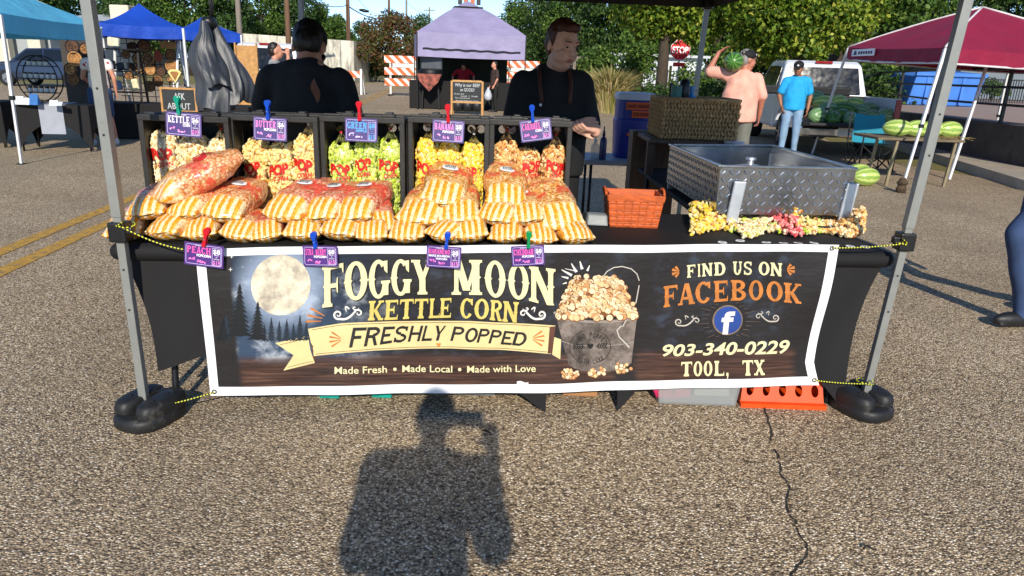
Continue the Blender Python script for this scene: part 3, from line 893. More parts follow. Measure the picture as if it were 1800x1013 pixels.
# FOGGY MOON in an arched envelope
def interp(tab, x):
    if x <= tab[0][0]: return tab[0][1]
    for (x0, y0), (x1, y1) in zip(tab, tab[1:]):
        if x <= x1: return y0 + (y1 - y0) * (x - x0) / (x1 - x0)
    return tab[-1][1]
def z3(t): return [(560 + a / 3, 430 + b / 3) for a, b in t]
def envelope(top, bot, lay, tilt=0.0):
    def fn(x, gy, eps):
        yt, yb = interp(top, x), interp(bot, x)
        return BP(x + tilt * (gy - .5), yb + (yt - yb) * gy, bdep(lay) + eps)
    return fn
GB = Glyphs(.285, .105, .075, .06)
topF = z3([(5, 122), (135, 98), (300, 84), (440, 78), (700, 78), (860, 80), (1000, 92), (1110, 110), (1250, 128)])
botF = z3([(5, 338), (110, 328), (150, 300), (250, 290), (320, 284), (430, 266), (545, 260), (715, 262), (860, 262), (930, 273), (1050, 283), (1100, 290), (1160, 308), (1215, 320)])
slots = [(560 + a / 3, 560 + b / 3) for a, b in ((18, 132), (136, 256), (264, 368), (384, 482), (492, 604), (0, 0), (706, 862), (878, 984), (1000, 1106), (1112, 1244))]
def words_into(gl, txt, slots, fn, name, m):
    i = 0
    for wd_ in txt.split('_'):
        mb = MB(); letters_into(mb, gl, wd_, slots[i:i + len(wd_)], fn); mb.build_apart(name, m, ban); i += len(wd_) + 1
words_into(GB, 'FOGGY_MOON', slots, envelope(topF, botF, 4), 'title_lettering', M_CREAM)
sh = envelope([(x, y + 2.2) for x, y in topF], [(x, y + 2.2) for x, y in botF], 2)
words_into(GB, 'FOGGY_MOON', [(a + 2.2, b + 2.2) for a, b in slots], sh, 'lettering_shadow', M_INK)
GK = Glyphs(.27, .12, .10, .05)
topK = z3([(255, 302), (480, 285), (700, 279), (860, 283), (1055, 300)]); botK = z3([(250, 404), (380, 398), (480, 391), (700, 383), (860, 386), (1030, 406)])
sl_ = [(560 + a / 3, 560 + b / 3) for a, b in ((262, 342), (350, 420), (428, 500), (506, 576), (584, 640), (640, 700), (0, 0), (748, 814), (822, 896), (904, 966), (972, 1050))]
words_into(GK, 'KETTLE_CORN', sl_, envelope(topK, botK, 4, 2), 'title_lettering', M_GOLD)
words_into(GK, 'KETTLE_CORN', [(a + 1.6, b + 1.6) for a, b in sl_], envelope([(x, y + 1.6) for x, y in topK], [(x, y + 1.6) for x, y in botK], 2, 2), 'lettering_shadow', M_INK)
# swirls
def swirl(mb, cx, cy, sx_, sy_, lay, w=1.6):
    pts = []
    for i in range(20):
        a = 2.6 * math.pi * (1 - i / 19); r = .18 + .82 * i / 19
        pts.append((-.62 + .30 * r * math.cos(a + 1.2), .25 + .55 * r * math.sin(a + 1.2)))
    for i in range(1, 10):
        f = i / 9; x0, y0 = pts[19]; pts.append((x0 + (.45 - x0) * f, y0 + (-.10 - y0) * f + .35 * math.sin(f * math.pi)))
    for i in range(14):
        a = -2.2 + 2.0 * math.pi * i / 13; r = 1 - .75 * i / 13
        pts.append((.66 + .26 * r * math.cos(a - .4), .05 + .42 * r * math.sin(a - .4)))
    def strip(ps, w0):
        n = len(ps); vs = []
        for i, (x, y) in enumerate(ps):
            x1, y1 = ps[min(i + 1, n - 1)]; x0, y0 = ps[max(i - 1, 0)]
            dx, dy = (x1 - x0) * sx_, (y1 - y0) * sy_; L = math.hypot(dx, dy) or 1
            ww = w0 * (.35 + .65 * math.sin(math.pi * i / (n - 1)))
            for s in (-1, 1): vs.append(BP(cx + x * sx_ - s * dy / L * ww, cy + y * sy_ + s * dx / L * ww, bdep(lay) + i * .00002))
        mb.add(vs, [(2 * i, 2 * i + 1, 2 * i + 3, 2 * i + 2) for i in range(n - 1)])
    strip(pts, w)
    strip([(-.1 + .22 * f * math.cos(5.5 * f + 2), -.45 + .42 * (1 - f) * math.sin(5.5 * f + 2)) for f in [i / 11 for i in range(12)]], w * .7)
    strip([(.45 + .25 * (1 - f) * math.cos(6 * f), -.55 + .3 * (1 - f) * math.sin(6 * f)) for f in [i / 11 for i in range(12)]], w * .6)
mb = MB(); swirl(mb, 611, 551, 28, 15, 4, 1.9); swirl(mb, 936, 549, -25, 14, 4, 1.9); mb.build_apart('flourish_picture', M_WINK, ban)
# ribbon
rt = [(541, 579), (600, 570), (693, 565), (827, 563), (900, 566), (976, 572)]; rb = [(551, 627), (600, 622), (660, 617), (793, 612), (880, 613), (968, 621)]
mb = MB()
def rib(u, v):
    xt = 541 + (976 - 541) * u; xb = 551 + (968 - 551) * u
    return BP(xt + (xb - xt) * v, interp(rt, xt) + (interp(rb, xb) - interp(rt, xt)) * v, bdep(3))
mb.grid(rib, 50, 6)
for tri in (((484, 603), (541, 591), (545, 616), (516, 625)), ((516, 625), (545, 616), (553, 639), (498, 652)), ((974, 592), (986, 596), (984, 630), (970, 622))):
    mb.add([BP(x, y, bdep(2)) for x, y in tri], [(0, 1, 2, 3)])
mb.build('ribbon_picture', M_PARCH, ban)
mb = MB()
def line(mb, pts, w, d, m=0):
    vs = []; n = len(pts)
    for i, (x, y) in enumerate(pts):
        x1, y1 = pts[min(i + 1, n - 1)]; x0, y0 = pts[max(i - 1, 0)]; L = math.hypot(x1 - x0, y1 - y0) or 1
        for s in (-1, 1): vs.append(BP(x - s * (y1 - y0) / L * w, y + s * (x1 - x0) / L * w, d))
    mb.add(vs, [(2 * i, 2 * i + 1, 2 * i + 3, 2 * i + 2) for i in range(n - 1)], m)
line(mb, [(548 + (968 - 548) * i / 24, interp(rt, 548 + (968 - 548) * i / 24) + 3) for i in range(25)], .45, bdep(4))
line(mb, [(555 + (962 - 555) * i / 24, interp(rb, 555 + (962 - 555) * i / 24) - 3) for i in range(25)], .45, bdep(4))
mb.add([BP(x, y, bdep(2.6)) for x, y in ((543, 591), (549, 580), (554, 627), (553, 639))], [(0, 1, 2, 3)])
mb.add([BP(x, y, bdep(3.6)) for x, y in ((966, 574), (976, 573), (970, 620), (962, 620))], [(0, 1, 2, 3)])
line(mb, [(492, 606), (515, 601), (540, 596)], .4, bdep(3)); line(mb, [(506, 646), (530, 640), (550, 636)], .4, bdep(3))
mb.build('ribbon_outline', M_SHD, ban)
mb = MB()
for s, cx_, cy_ in ((1, 602, 598), (-1, 933, 594)):
    for a in (-35, -12, 12, 35):
        ca_, sa_ = math.cos(R_(a)), math.sin(R_(a)); dash(mb, cx_ - s * 4 * ca_, cy_ + 4 * sa_, cx_ - s * 24 * ca_, cy_ + 22 * sa_, .6, 1.8, bdep(4))
heart = [(0, .9), (-.9, -.1), (-.85, -.65), (-.4, -.9), (0, -.5), (.4, -.9), (.85, -.65), (.9, -.1)]
mb.add([BP(771 + 4.5 * x, 606.5 + 4.5 * y, bdep(4)) for x, y in heart], [tuple(range(8))])
mb.build_apart('sparkle_picture', M_ORK, ban)
# FRESHLY POPPED brush lettering
GR = Glyphs(.23, .165, 0, 0, slab=False)
topR = z3([(180, 442), (300, 436), (480, 428), (660, 426), (880, 438), (1098, 462)]); botR = z3([(170, 546), (300, 535), (400, 520), (520, 512), (640, 506), (760, 506), (880, 512), (960, 518), (1080, 530)])
xs_ = [(170, 246), (248, 322), (332, 396), (398, 470), (474, 548), (552, 606), (604, 668), (0, 0), (704, 766), (774, 838), (842, 898), (904, 962), (968, 1026), (1028, 1096)]
words_into(GR, 'FRESHLY_POPPED', [(560 + a / 3, 560 + b / 3) for a, b in xs_], envelope(topR, botR, 5, 7), 'ribbon_lettering', mat('charcoal_ink', '#1d1c1b', .5))
def tl(mb, txt, x0, x1, y0l, y0r, y1l, y1r, lay, bold, shear=0.0):
    def f(x, y, d):
        t = (x - x0) / (x1 - x0); yb = y0l + (y0r - y0l) * t; yt = y1l + (y1r - y1l) * t
        return BP(x, yb + (yt - yb) * y, bdep(lay))
    text_into(mb, txt, f, x0, x1, 0, 1, 0, bold, shear)
mb = MB()
for txt, a, b in (('Made Fresh', 588, 680), ('Made Local', 707, 795), ('Made with Love', 821, 941)):
    tl(mb, txt, a, b, 657.5 - (a - 588) * .017, 657.5 - (b - 588) * .017, 645 - (a - 588) * .017, 645 - (b - 588) * .017, 4, .010)
disc(mb, 694, 650.5, 3, 3, bdep(4), 0, 14, 1); disc(mb, 808, 648.5, 3, 3, bdep(4), 0, 14, 1)
mb.build_apart('slogan_lettering', M_CREAM, ban)
# bucket of popcorn
k = NT('galvanised_ink'); v = k.coord('Object'); f1 = k.noise(v, 9, 7, .7); f2 = k.noise(v, 42, 4)
c = k.ramp(f1, [(.34, '#1f1a17'), (.48, '#5d534c'), (.62, '#877a71'), (.75, '#553828')]); c = k.mix(k.ramp(f2, [(.55, (0, 0, 0)), (.7, (.6, .6, .6))]), c, '#3d3029')
k.l(c, k.p.inputs['Base Color']); k.set(Roughness=.5); M_BUCK = k.m
bx = lambda t: 0
mb = MB()
# bucket silhouette: rim from (974,550) to (1116,560) body down to (992,642)..(1112,655)
def bk(u, v):
    xl = 976 + 22 * v; xr = 1120 - 10 * v
    return BP(xl + (xr - xl) * u, 552 + 12 * math.sin(u * math.pi) * (1 - v) + 86 * v + 16 * math.sin(u * math.pi) ** .6 * v, bdep(3))
mb.grid(bk, 20, 8); mb.build('bucket_picture', M_BUCK, ban)
mb = MB()
line(mb, [(974, 548), (979, 555), (1000, 562), (1040, 565), (1080, 564), (1118, 560)], 2.2, bdep(4)); line(mb, [(985, 598), (1010, 606), (1050, 608), (1090, 606), (1114, 602)], .7, bdep(4))
mb.build('bucket_rim', mat('rim_ink', '#8e857c', .45, var=.2, scale=30), ban)
mb = MB()
rnd = random.Random(3)
def mound(u, v):
    hw = 70 * (.42 + .58 * v ** .55); return BP(min(1117, 1049 + (2 * u - 1) * hw), 490 + 66 * v, bdep(3.6))
mb.grid(mound, 16, 8, 3)
for i in range(330):
    f = i / 330
    y = 486 + 73 * f ** .85
    # mound outline
    h_ = (y - 484) / 76; half = 72 * (.40 + .60 * max(0, h_) ** .55)
    x = 1049 + rnd.uniform(-1, 1) * half; x = min(max(x, 977), 1117)
    r = rnd.uniform(4.2, 6.8)
    cs_ = rnd.choice((0, 0, 1, 1, 2)); e = bdep(4) + i * .000012
    disc(mb, x, y, r, r, e, 3, 9, 1); disc(mb, x - .5, y - .6, r * .86, r * .82, e + .000006, cs_, 9, 1)
for cx_ in (1001, 1049, 1095):
    for i in range(26):
        a = rnd.uniform(0, 6.28); q_ = rnd.uniform(0, 1) ** .6; r = rnd.uniform(2.6, 4.2); e = bdep(5) + i * .00002
        x, y = cx_ + 15 * q_ * math.cos(a), (654 if cx_ != 1095 else 647) + 9 * q_ * math.sin(a)
        x = min(x, 1112)
        disc(mb, x, y, r, r, e, 3, 9, 1); disc(mb, x - .4, y - .5, r * .86, r * .8, e + .00001, rnd.choice((0, 1, 2)), 9, 1)
mb.build('popcorn_picture', [mat('kernel_ink', '#dcbd8a', .5), mat('kernel_ink_light', '#e6d2ab', .5), mat('kernel_ink_tan', '#c9935e', .5), mat('kernel_ink_brown', '#7d4c26', .5)], ban)
mb = MB()
line(mb, [(1059, 486), (1066, 476), (1078, 469), (1092, 467), (1108, 471), (1118, 480), (1122, 492)], .9, bdep(6))
line(mb, [(1092, 572), (1084, 580), (1088, 592), (1100, 604), (1106, 611)], 1.2, bdep(6)); line(mb, [(1122, 500), (1117, 530), (1100, 562), (1094, 574)], 1.0, bdep(6))
mb.build('bucket_handle', mat('handle_ink', '#b9b2a8', .45), ban)
mb = MB()
def arcText(mb, txt, cx_, cy_, r, a0, a1, h, inner):
    n = len(txt)
    for i, ch in enumerate(txt):
        if ch == ' ': continue
        a = R_(a0 + (a1 - a0) * (i + .5) / n)
        def f(x, y, d):
            if inner: X = cx_ + (r + y) * math.sin(a) + x * math.cos(a); Y = cy_ - (r + y) * math.cos(a) + x * math.sin(a)
            else: X = cx_ + (r - y) * math.sin(a) + x * math.cos(a) * -1 * -1; Y = cy_ - (r - y) * math.cos(a) * 1 + x * math.sin(a) * 1
            return BP(X, Y, bdep(5))
        if inner: text_into(mb, ch, f, -2.0, 2.0, 0, h, 0, .012)
        else:
            b_ = R_(a0 + (a1 - a0) * (i + .5) / n)
            def f2(x, y, d): return BP(cx_ + r * math.sin(b_) + x * math.cos(b_) + y * math.sin(b_) * -1, cy_ + r * math.cos(b_) - x * math.sin(b_) - y * math.cos(b_), bdep(5))
            text_into(mb, ch, f2, -(2.9 if ch == 'W' else .5 if ch == 'I' else 2.0), (2.9 if ch == 'W' else .5 if ch == 'I' else 2.0), 0, h, 0, .012)
arcText(mb, 'HAND POPPED', 1038, 618, 26, -62, 62, 9, True)
arcText(mb, 'WITH CARE', 1038, 600, 40, -40, 40, 8.5, False)
mb.add([BP(1037 + 6 * x, 608 + 6 * y, bdep(5)) for x, y in heart], [tuple(range(8))])
for s in (-1, 1):
    line(mb, [(1037 + s * 9, 608), (1037 + s * 30, 607)], .5, bdep(5))
    for i in range(4):
        for q_ in (-1, 1): dash(mb, 1037 + s * (12 + 4.5 * i), 607.8, 1037 + s * (16.5 + 4.5 * i), 607.5 + q_ * 4.5, .7, 1.3, bdep(5) + .0001)
line(mb, [(1037 + 36 * math.cos(a), 609 + 30 * math.sin(a)) for a in [math.pi * (.62 + i * .05) for i in range(16)]], .5, bdep(5)); line(mb, [(1037 + 36 * math.cos(a), 609 + 30 * math.sin(a)) for a in [math.pi * (-.38 + i * .05) for i in range(16)]], .5, bdep(5))
mb.build('bucket_lettering', M_INK, ban)
# right half
def z6(t): return [(1100 + a / 2.894, 420 + b / 2.894) for a, b in t]
GS = Glyphs(.27, .13, .10, .05)
tF = z6([(310, 134), (440, 122), (560, 116), (680, 118), (800, 128)]); bF = z6([(308, 197), (440, 187), (560, 184), (680, 186), (795, 195)])
sF = [(310, 354), (358, 386), (388, 440), (450, 508), (0, 0), (546, 592), (600, 646), (0, 0), (680, 736), (742, 800)]
words_into(GS, 'FIND_US_ON', [(1100 + a / 2.894, 1100 + b / 2.894) for a, b in sF], envelope(tF, bF, 4), 'social_lettering', M_CREAM)
tB = z6([(185, 240), (300, 226), (440, 214), (540, 210), (700, 216), (895, 232)]); bB = z6([(185, 348), (300, 332), (440, 320), (540, 315), (700, 316), (890, 332)])
sB = [(190, 262), (264, 346), (352, 432), (446, 520), (534, 616), (630, 704), (722, 802), (808, 894)]
mb = MB(); letters_into(mb, GS, 'FACEBOOK', [(1100 + a / 2.894, 1100 + b / 2.894) for a, b in sB], envelope(tB, bB, 4)); mb.build_apart('social_lettering', M_ORK, ban)
mb = MB(); letters_into(mb, GS, 'FACEBOOK', [(1101.2 + a / 2.894, 1101.2 + b / 2.894) for a, b in sB], envelope([(x, y + 1.4) for x, y in tB], [(x, y + 1.4) for x, y in bB], 2)); mb.build_apart('lettering_shadow', M_INK, ban)
mb = MB()
for s, cx_ in ((1, 1195), (-1, 1384)):
    for a, L in ((-50, 13), (-17, 15), (17, 15), (50, 13)):
        ca_, sa_ = math.cos(R_(a)), math.sin(R_(a)); y0 = 477.5 if s > 0 else 475
        dash(mb, cx_ - s * 2 * ca_, y0 + 2 * sa_, cx_ - s * L * ca_, y0 + L * sa_ * .9, .5, 2.6, bdep(4))
mb.build_apart('sparkle_picture', M_ORK, ban)
mb = MB(); disc(mb, 1279, 563, 27.5, 26.5, bdep(3), 1); disc(mb, 1279.5, 563, 25, 24, bdep(4), 0)
mb.build('round_logo', [mat('logo_blue_ink', '#27458c', .45, var=.15, scale=14), mat('logo_ring_ink', '#7d6a58', .45, var=.2, scale=30)], ban)
mb = MB()
fpts = [(1269.5, 588), (1272, 566), (1267.5, 566), (1268.6, 558.5), (1273, 558.5), (1274, 553), (1277, 549.5), (1282, 548), (1293, 548), (1292, 555.5), (1285, 555.5), (1282.6, 558.5), (1290, 558.5), (1289, 566), (1281.8, 566), (1279.4, 588)]
mb.add([BP(x, y, bdep(5)) for x, y in fpts], [tuple(range(len(fpts)))]); mb.build('logo_letter', M_WINK, ban)
mb = MB()
for i in range(26):
    a = 2 * math.pi * i / 26 + .1
    if abs(math.sin(a)) > .93: continue
    r0, r1 = 32 + 2 * (i % 2), 41 + 9 * (i % 3 == 0); dash(mb, 1279 + r0 * math.cos(a) * 1.05, 563 + r0 * math.sin(a) * .95, 1279 + r1 * math.cos(a) * 1.15, 563 + r1 * math.sin(a) * .80, .55, .3, bdep(3))
mb.build_apart('sparkle_picture', mat('faded_ray_ink', '#5d5048', .5), ban)
mb = MB(); swirl(mb, 1207, 562, 24, 12, 4, 1.2); swirl(mb, 1350, 557, -23, 12, 4, 1.2); mb.build_apart('flourish_picture', mat('pale_flourish_ink', '#b5ada2', .5), ban)
mb = MB(); tl(mb, '903-340-0229', 1164, 1390, 625, 621.5, 604.5, 598.5, 4, .024, .22); mb.build('phone_number', M_CREAM, ban)
GT = Glyphs(.30, .13, .13, .0)
sT = [(280, 336), (344, 388), (396, 440), (450, 500), (506, 526), (0, 0), (592, 646), (650, 706)]
words_into(GT, 'TOOL,_TX', [(1100 + a / 2.894, 1100 + b / 2.894) for a, b in sT], envelope(z6([(280, 624), (706, 615)]), z6([(280, 700), (706, 692)]), 4), 'town_lettering', M_CREAM)
# ties between banner corners and the legs
M_CORD = NT('yellow_black_cord'); k = M_CORD; wv = k.n('TexWave'); wv.inputs['Scale'].default_value = 26; k.l(k.coord('Object'), wv.inputs['Vector']); k.l(k.ramp(wv.outputs['Fac'], [(.45, '#d8d83a'), (.55, '#1c1e12')]), k.p.inputs['Base Color']); M_CORD = k.m
for i, (a, b, s, lab) in enumerate(((ext(LB[0], tops[0], .80) + Vector((.02, -.03, 0)), BP(358, 442, .006), .02, 'yellow and black cord tying upper left banner corner to left leg'),
                       (ext(LB[1], tops[1], .77) + Vector((-.02, -.03, 0)), BP(1463, 436, .006), .005, 'yellow and black cord tying upper right banner corner to right leg'),
                       (ext(LB[0], tops[0], .06) + Vector((.02, -.03, 0)), BP(376, 690, .006), .006, 'yellow and black cord tying lower left banner corner to left leg foot'),
                       (ext(LB[1], tops[1], .14) + Vector((-.015, -.03, 0)), BP(1433, 669, .006), .004, 'yellow and black cord tying lower right banner corner to right leg'))):
    mb = MB(); a = Vector(a); b = Vector(b)
    mb.tube([a + (b - a) * t - Vector((0, 0, s * math.sin(math.pi * t))) for t in [j / 14 for j in range(15)]], .0028, 6)
    lp = a + Vector((0, .03, 0)); mb.tube([lp + Vector((.036 * math.cos(q), .036 * math.sin(q), .004 * math.sin(q * 2))) for q in [j * .628 for j in range(10)]], .0028, 6, closed=True)
    mb.tube([a, a + Vector((random.uniform(-.02, .02), -.01, .025)), a + Vector((random.uniform(-.03, .03), -.008, .005)), a], .0026, 6)
    mb.single('tie_cord', M_CORD, lab, 'cord', 'banner tie cords', smooth=True)
# small white tag at the banner foot
mb = MB(); mb.grid(lambda u, v: BP(908 + 20 * u, 669 + 10 * v - 1.5 * math.sin(u * 6), .004), 6, 3)
mb.build('torn_sticker', M_VWH, ban)
# ================================================================== CRATES WITH CLEAR POPCORN BAGS
def YC(x): return 3.00 + .085 * (x + 1.5)
M_CRATE = mat('black_crate_plastic', '#252320', .48, var=.2, scale=25, bump=.08, bscale=120, dirt=('#37332d', 12, .68))
crates = []
cr_px = ((241, 402, 204), (399, 559, 204), (560, 712, 206), (716, 862, 208), (860, 1008, 212))
cname = ['kettle', 'butter', 'green apple', 'banana', 'caramel']
ccol = ['pale cream', 'buttery yellow', 'lime green', 'bright yellow', 'toffee orange']
cwhere = ['leftmost', 'second from left', 'middle', 'second from right', 'rightmost']
for i, (pl, pr, pt) in enumerate(cr_px):
    xm = W((pl + pr) / 2, pt, 3.05).x; Y = YC(xm)
    a = W(pl, pt, Y); b = W(pr, pt, Y); w = b.x - a.x; z1 = (a.z + b.z) / 2; h = z1 - TZ; dep = .27
    cx = (a.x + b.x) / 2
    t = thing('plastic_crate', 'black crate on its side holding %s popcorn, %s of five' % (ccol[i], cwhere[i]), 'crate', (cx, Y + dep / 2, TZ), 'black crates standing on their sides')
    mb = MB(); th = .012; fl = .022
    # walls
    mb.box((cx - w / 2 + th, Y + dep / 2, TZ + h / 2), (th, dep, h - .01)); mb.box((cx + w / 2 - th, Y + dep / 2, TZ + h / 2), (th, dep, h - .01))
    mb.box((cx, Y + dep / 2, z1 - th), (w - 2 * th, dep - .004, th)); mb.box((cx, Y + dep / 2, TZ + th * .8), (w - 2 * th, dep - .004, th))
    # front flange
    for s in (-1, 1): mb.box((cx + s * (w / 2 - fl / 2 - .002), Y + .006, TZ + h / 2), (fl, .026, h))
    mb.box((cx, Y + .005, z1 - fl / 2), (w - .002, .028, fl + .002)); mb.box((cx, Y + .005, TZ + fl / 2), (w - .002, .028, fl))
    # ribs outside
    for s in (-1, 1):
        for j in range(3): mb.box((cx + s * (w / 2 - .003), Y + .07 + .08 * j, TZ + h / 2), (.006, .02, h - .05))
    mb.build('crate_body', M_CRATE, t, bevel=.004)
    # back wall with real hand holes
    mb = MB(); yb = Y + dep - .006; hc = [.12, .255, .745, .88]; r = .0185; zc = z1 - .062; tw = 2.9 * r
    xl, xr = cx - w / 2 + th, cx + w / 2 - th
    zt, zb = zc + .03, zc - .03
    mb.add([(xl, yb, TZ), (xr, yb, TZ), (xr, yb, zb), (xl, yb, zb)], [(0, 1, 2, 3)]); mb.add([(xl, yb, zt), (xr, yb, zt), (xr, yb, z1), (xl, yb, z1)], [(0, 1, 2, 3)])
    edge = xl
    for u in hc:
        hx = xl + (xr - xl) * u; x0, x1_ = hx - .0235, hx + .0235
        mb.add([(edge, yb, zb), (x0, yb, zb), (x0, yb, zt), (edge, yb, zt)], [(0, 1, 2, 3)]); edge = x1_
        n = 20; inn = []; out = []
        for j in range(n):
            an = 2 * math.pi * (j + .5) / n; ca_, sa_ = math.cos(an), math.sin(an); s = 1 / max(abs(ca_), abs(sa_))
            inn.append((hx + r * ca_, yb, zc + r * sa_)); out.append((hx + ca_ * s * .0235, yb, zc + sa_ * s * .03))
        o = len(mb.v); mb.v += inn + out
        for j in range(n):
            kk = (j + 1) % n; mb.f.append((o + j, o + n + j, o + n + kk, o + kk)); mb.m.append(0)
    mb.add([(edge, yb, zb), (xr, yb, zb), (xr, yb, zt), (edge, yb, zt)], [(0, 1, 2, 3)])
    mb.build('back_wall', M_CRATE, t)
    mb = MB()
    for u in (.33, .80):
        mb.box((cx + (u - .5) * w, Y + .03, z1 + .006), (.055, .045, .016)); mb.box((cx + (u - .5) * w, Y + .05, z1 + .012), (.03, .05, .016))
    mb.box((cx, Y + .05, z1 + .002), (w * .96, .02, .012))
    mb.build('latch', M_CRATE, t, bevel=.004)
    crates.append((cx, Y, w, h, z1))

def popcorn_mat(name, stops):
    k = NT(name); g = k.n('NewGeometry')
    c = k.ramp(g.outputs['Random Per Island'], stops)
    v = k.coord('Object'); f = k.noise(v, 260, 2)
    c = k.mix(k.ramp(f, [(.55, (0, 0, 0)), (.72, (.5, .5, .5))]), c, k.mix(1.0, c, (.62, .40, .20), 'MULTIPLY'))
    k.l(c, k.p.inputs['Base Color']); k.set(Roughness=.75); k.p.inputs['Subsurface Weight'].default_value = .0
    return k.m
PM = {
    'kettle': popcorn_mat('kettle_popcorn', [(0, '#e9cf93'), (.35, '#f4e3b6'), (.7, '#f7edd0'), (.9, '#dcae5c'), (1, '#a8743a')]),
    'butter': popcorn_mat('butter_popcorn', [(0, '#ecca6e'), (.35, '#f2da8e'), (.7, '#f6e8b6'), (.9, '#dba545'), (1, '#a97836')]),
    'green apple': popcorn_mat('green_popcorn', [(0, '#a9c02a'), (.35, '#c3d548'), (.7, '#dbe57c'), (.9, '#e9eeb0'), (1, '#7d8f1e')]),
    'banana': popcorn_mat('yellow_popcorn', [(0, '#efb91d'), (.35, '#f6d03a'), (.7, '#f8df70'), (.9, '#f8ecae'), (1, '#c98c18')]),
    'caramel': popcorn_mat('caramel_popcorn', [(0, '#d99a4b'), (.35, '#ebbd74'), (.7, '#f3d9a4'), (.9, '#c97b33'), (1, '#96521f')]),
    'red': popcorn_mat('red_popcorn', [(0, '#d9404a'), (.4, '#ef6f72'), (.75, '#f6a39a'), (1, '#f7c8b8')]),
}
def kernel_base(seed):
    rr = random.Random(seed); m = MB()
    for i in range(4):
        a = rr.uniform(0, 6.28); q = .55 if i else .15
        m.ell((q * math.cos(a + i * 2.1), q * math.sin(a + i * 2.1), rr.uniform(-.35, .45)), (rr.uniform(.45, .66), rr.uniform(.45, .66), rr.uniform(.38, .58)), 6, 4)
    return np.array(m.v), m.f
KB = [kernel_base(s) for s in range(4)]
def kernels(pts, size, seed=0, mats=None):
    """many popcorn kernels as one mesh data; pts (x, y, z[, material])"""
    rr = np.random.RandomState(seed); V = []; F = []; M = []; o = 0
    for p in pts:
        bv, bf = KB[rr.randint(4)]
        q = rr.normal(size=4); q /= np.linalg.norm(q); w_, x, y, z = q
        Rm = np.array([[1 - 2 * (y * y + z * z), 2 * (x * y - z * w_), 2 * (x * z + y * w_)], [2 * (x * y + z * w_), 1 - 2 * (x * x + z * z), 2 * (y * z - x * w_)], [2 * (x * z - y * w_), 2 * (y * z + x * w_), 1 - 2 * (x * x + y * y)]])
        s = size * rr.uniform(.75, 1.25)
        V.append(bv @ Rm.T * s + np.array(p[:3])); F += [tuple(i + o for i in f) for f in bf]; M += [p[3] if len(p) > 3 else 0] * len(bf); o += len(bv)
    mb = MB(); mb.v = [tuple(v) for v in np.concatenate(V)]; mb.f = F; mb.m = M
    return mb
# clear film
def film_mat(name, base=.045, tint=(1, 1, 1)):
    k = NT(name); k.t.nodes.remove(k.p)
    tr = k.n('BsdfTransparent'); tr.inputs[0].default_value = (*tint, 1); gl = k.n('BsdfGlossy'); gl.inputs['Roughness'].default_value = .12
    fr = k.n('Fresnel'); fr.inputs[0].default_value = 1.45
    b = k.n('Bump'); b.inputs['Strength'].default_value = .7; b.inputs['Distance'].default_value = .01
    v = k.coord('Object', scale=(1, 1, .55)); nn = k.noise(v, 34, 4, .65); k.l(nn, b.inputs['Height']); k.l(b.outputs[0], gl.inputs['Normal']); k.l(b.outputs[0], fr.inputs['Normal'])
    mx = k.n('MixShader'); k.l(k.math('ADD', k.math('MULTIPLY', fr.outputs[0], .95), base * .4), mx.inputs[0]); k.l(tr.outputs[0], mx.inputs[1]); k.l(gl.outputs[0], mx.inputs[2]); k.l(mx.outputs[0], k.out.inputs[0])
    return k.m
M_FILM = film_mat('clear_film')
M_RED = mat('red_print', '#c9201c', .4, var=.1, scale=60); M_LBL = mat('white_label_paper', '#e6e6e6', .5, var=.02); M_GRY = mat('grey_print', '#55555c', .6)
def bag_sec(s, w, d, hgt):
    """half width, half depth of a standing bag at s 0 (bottom) .. 1 (shoulder) .. 1.25 (tie)"""
    if s < .12: f = .80 + .20 * math.sin(s / .12 * math.pi / 2)
    elif s < .86: f = 1.0 + .035 * math.sin(s * 17)
    elif s < 1.0: f = 1.0 - .50 * ((s - .86) / .14) ** 1.8
    else: f = .50 * max(0, 1 - (s - 1) / .13) ** 1.3 + .085
    return w / 2 * f, d / 2 * (f if s > .86 else min(1, f))
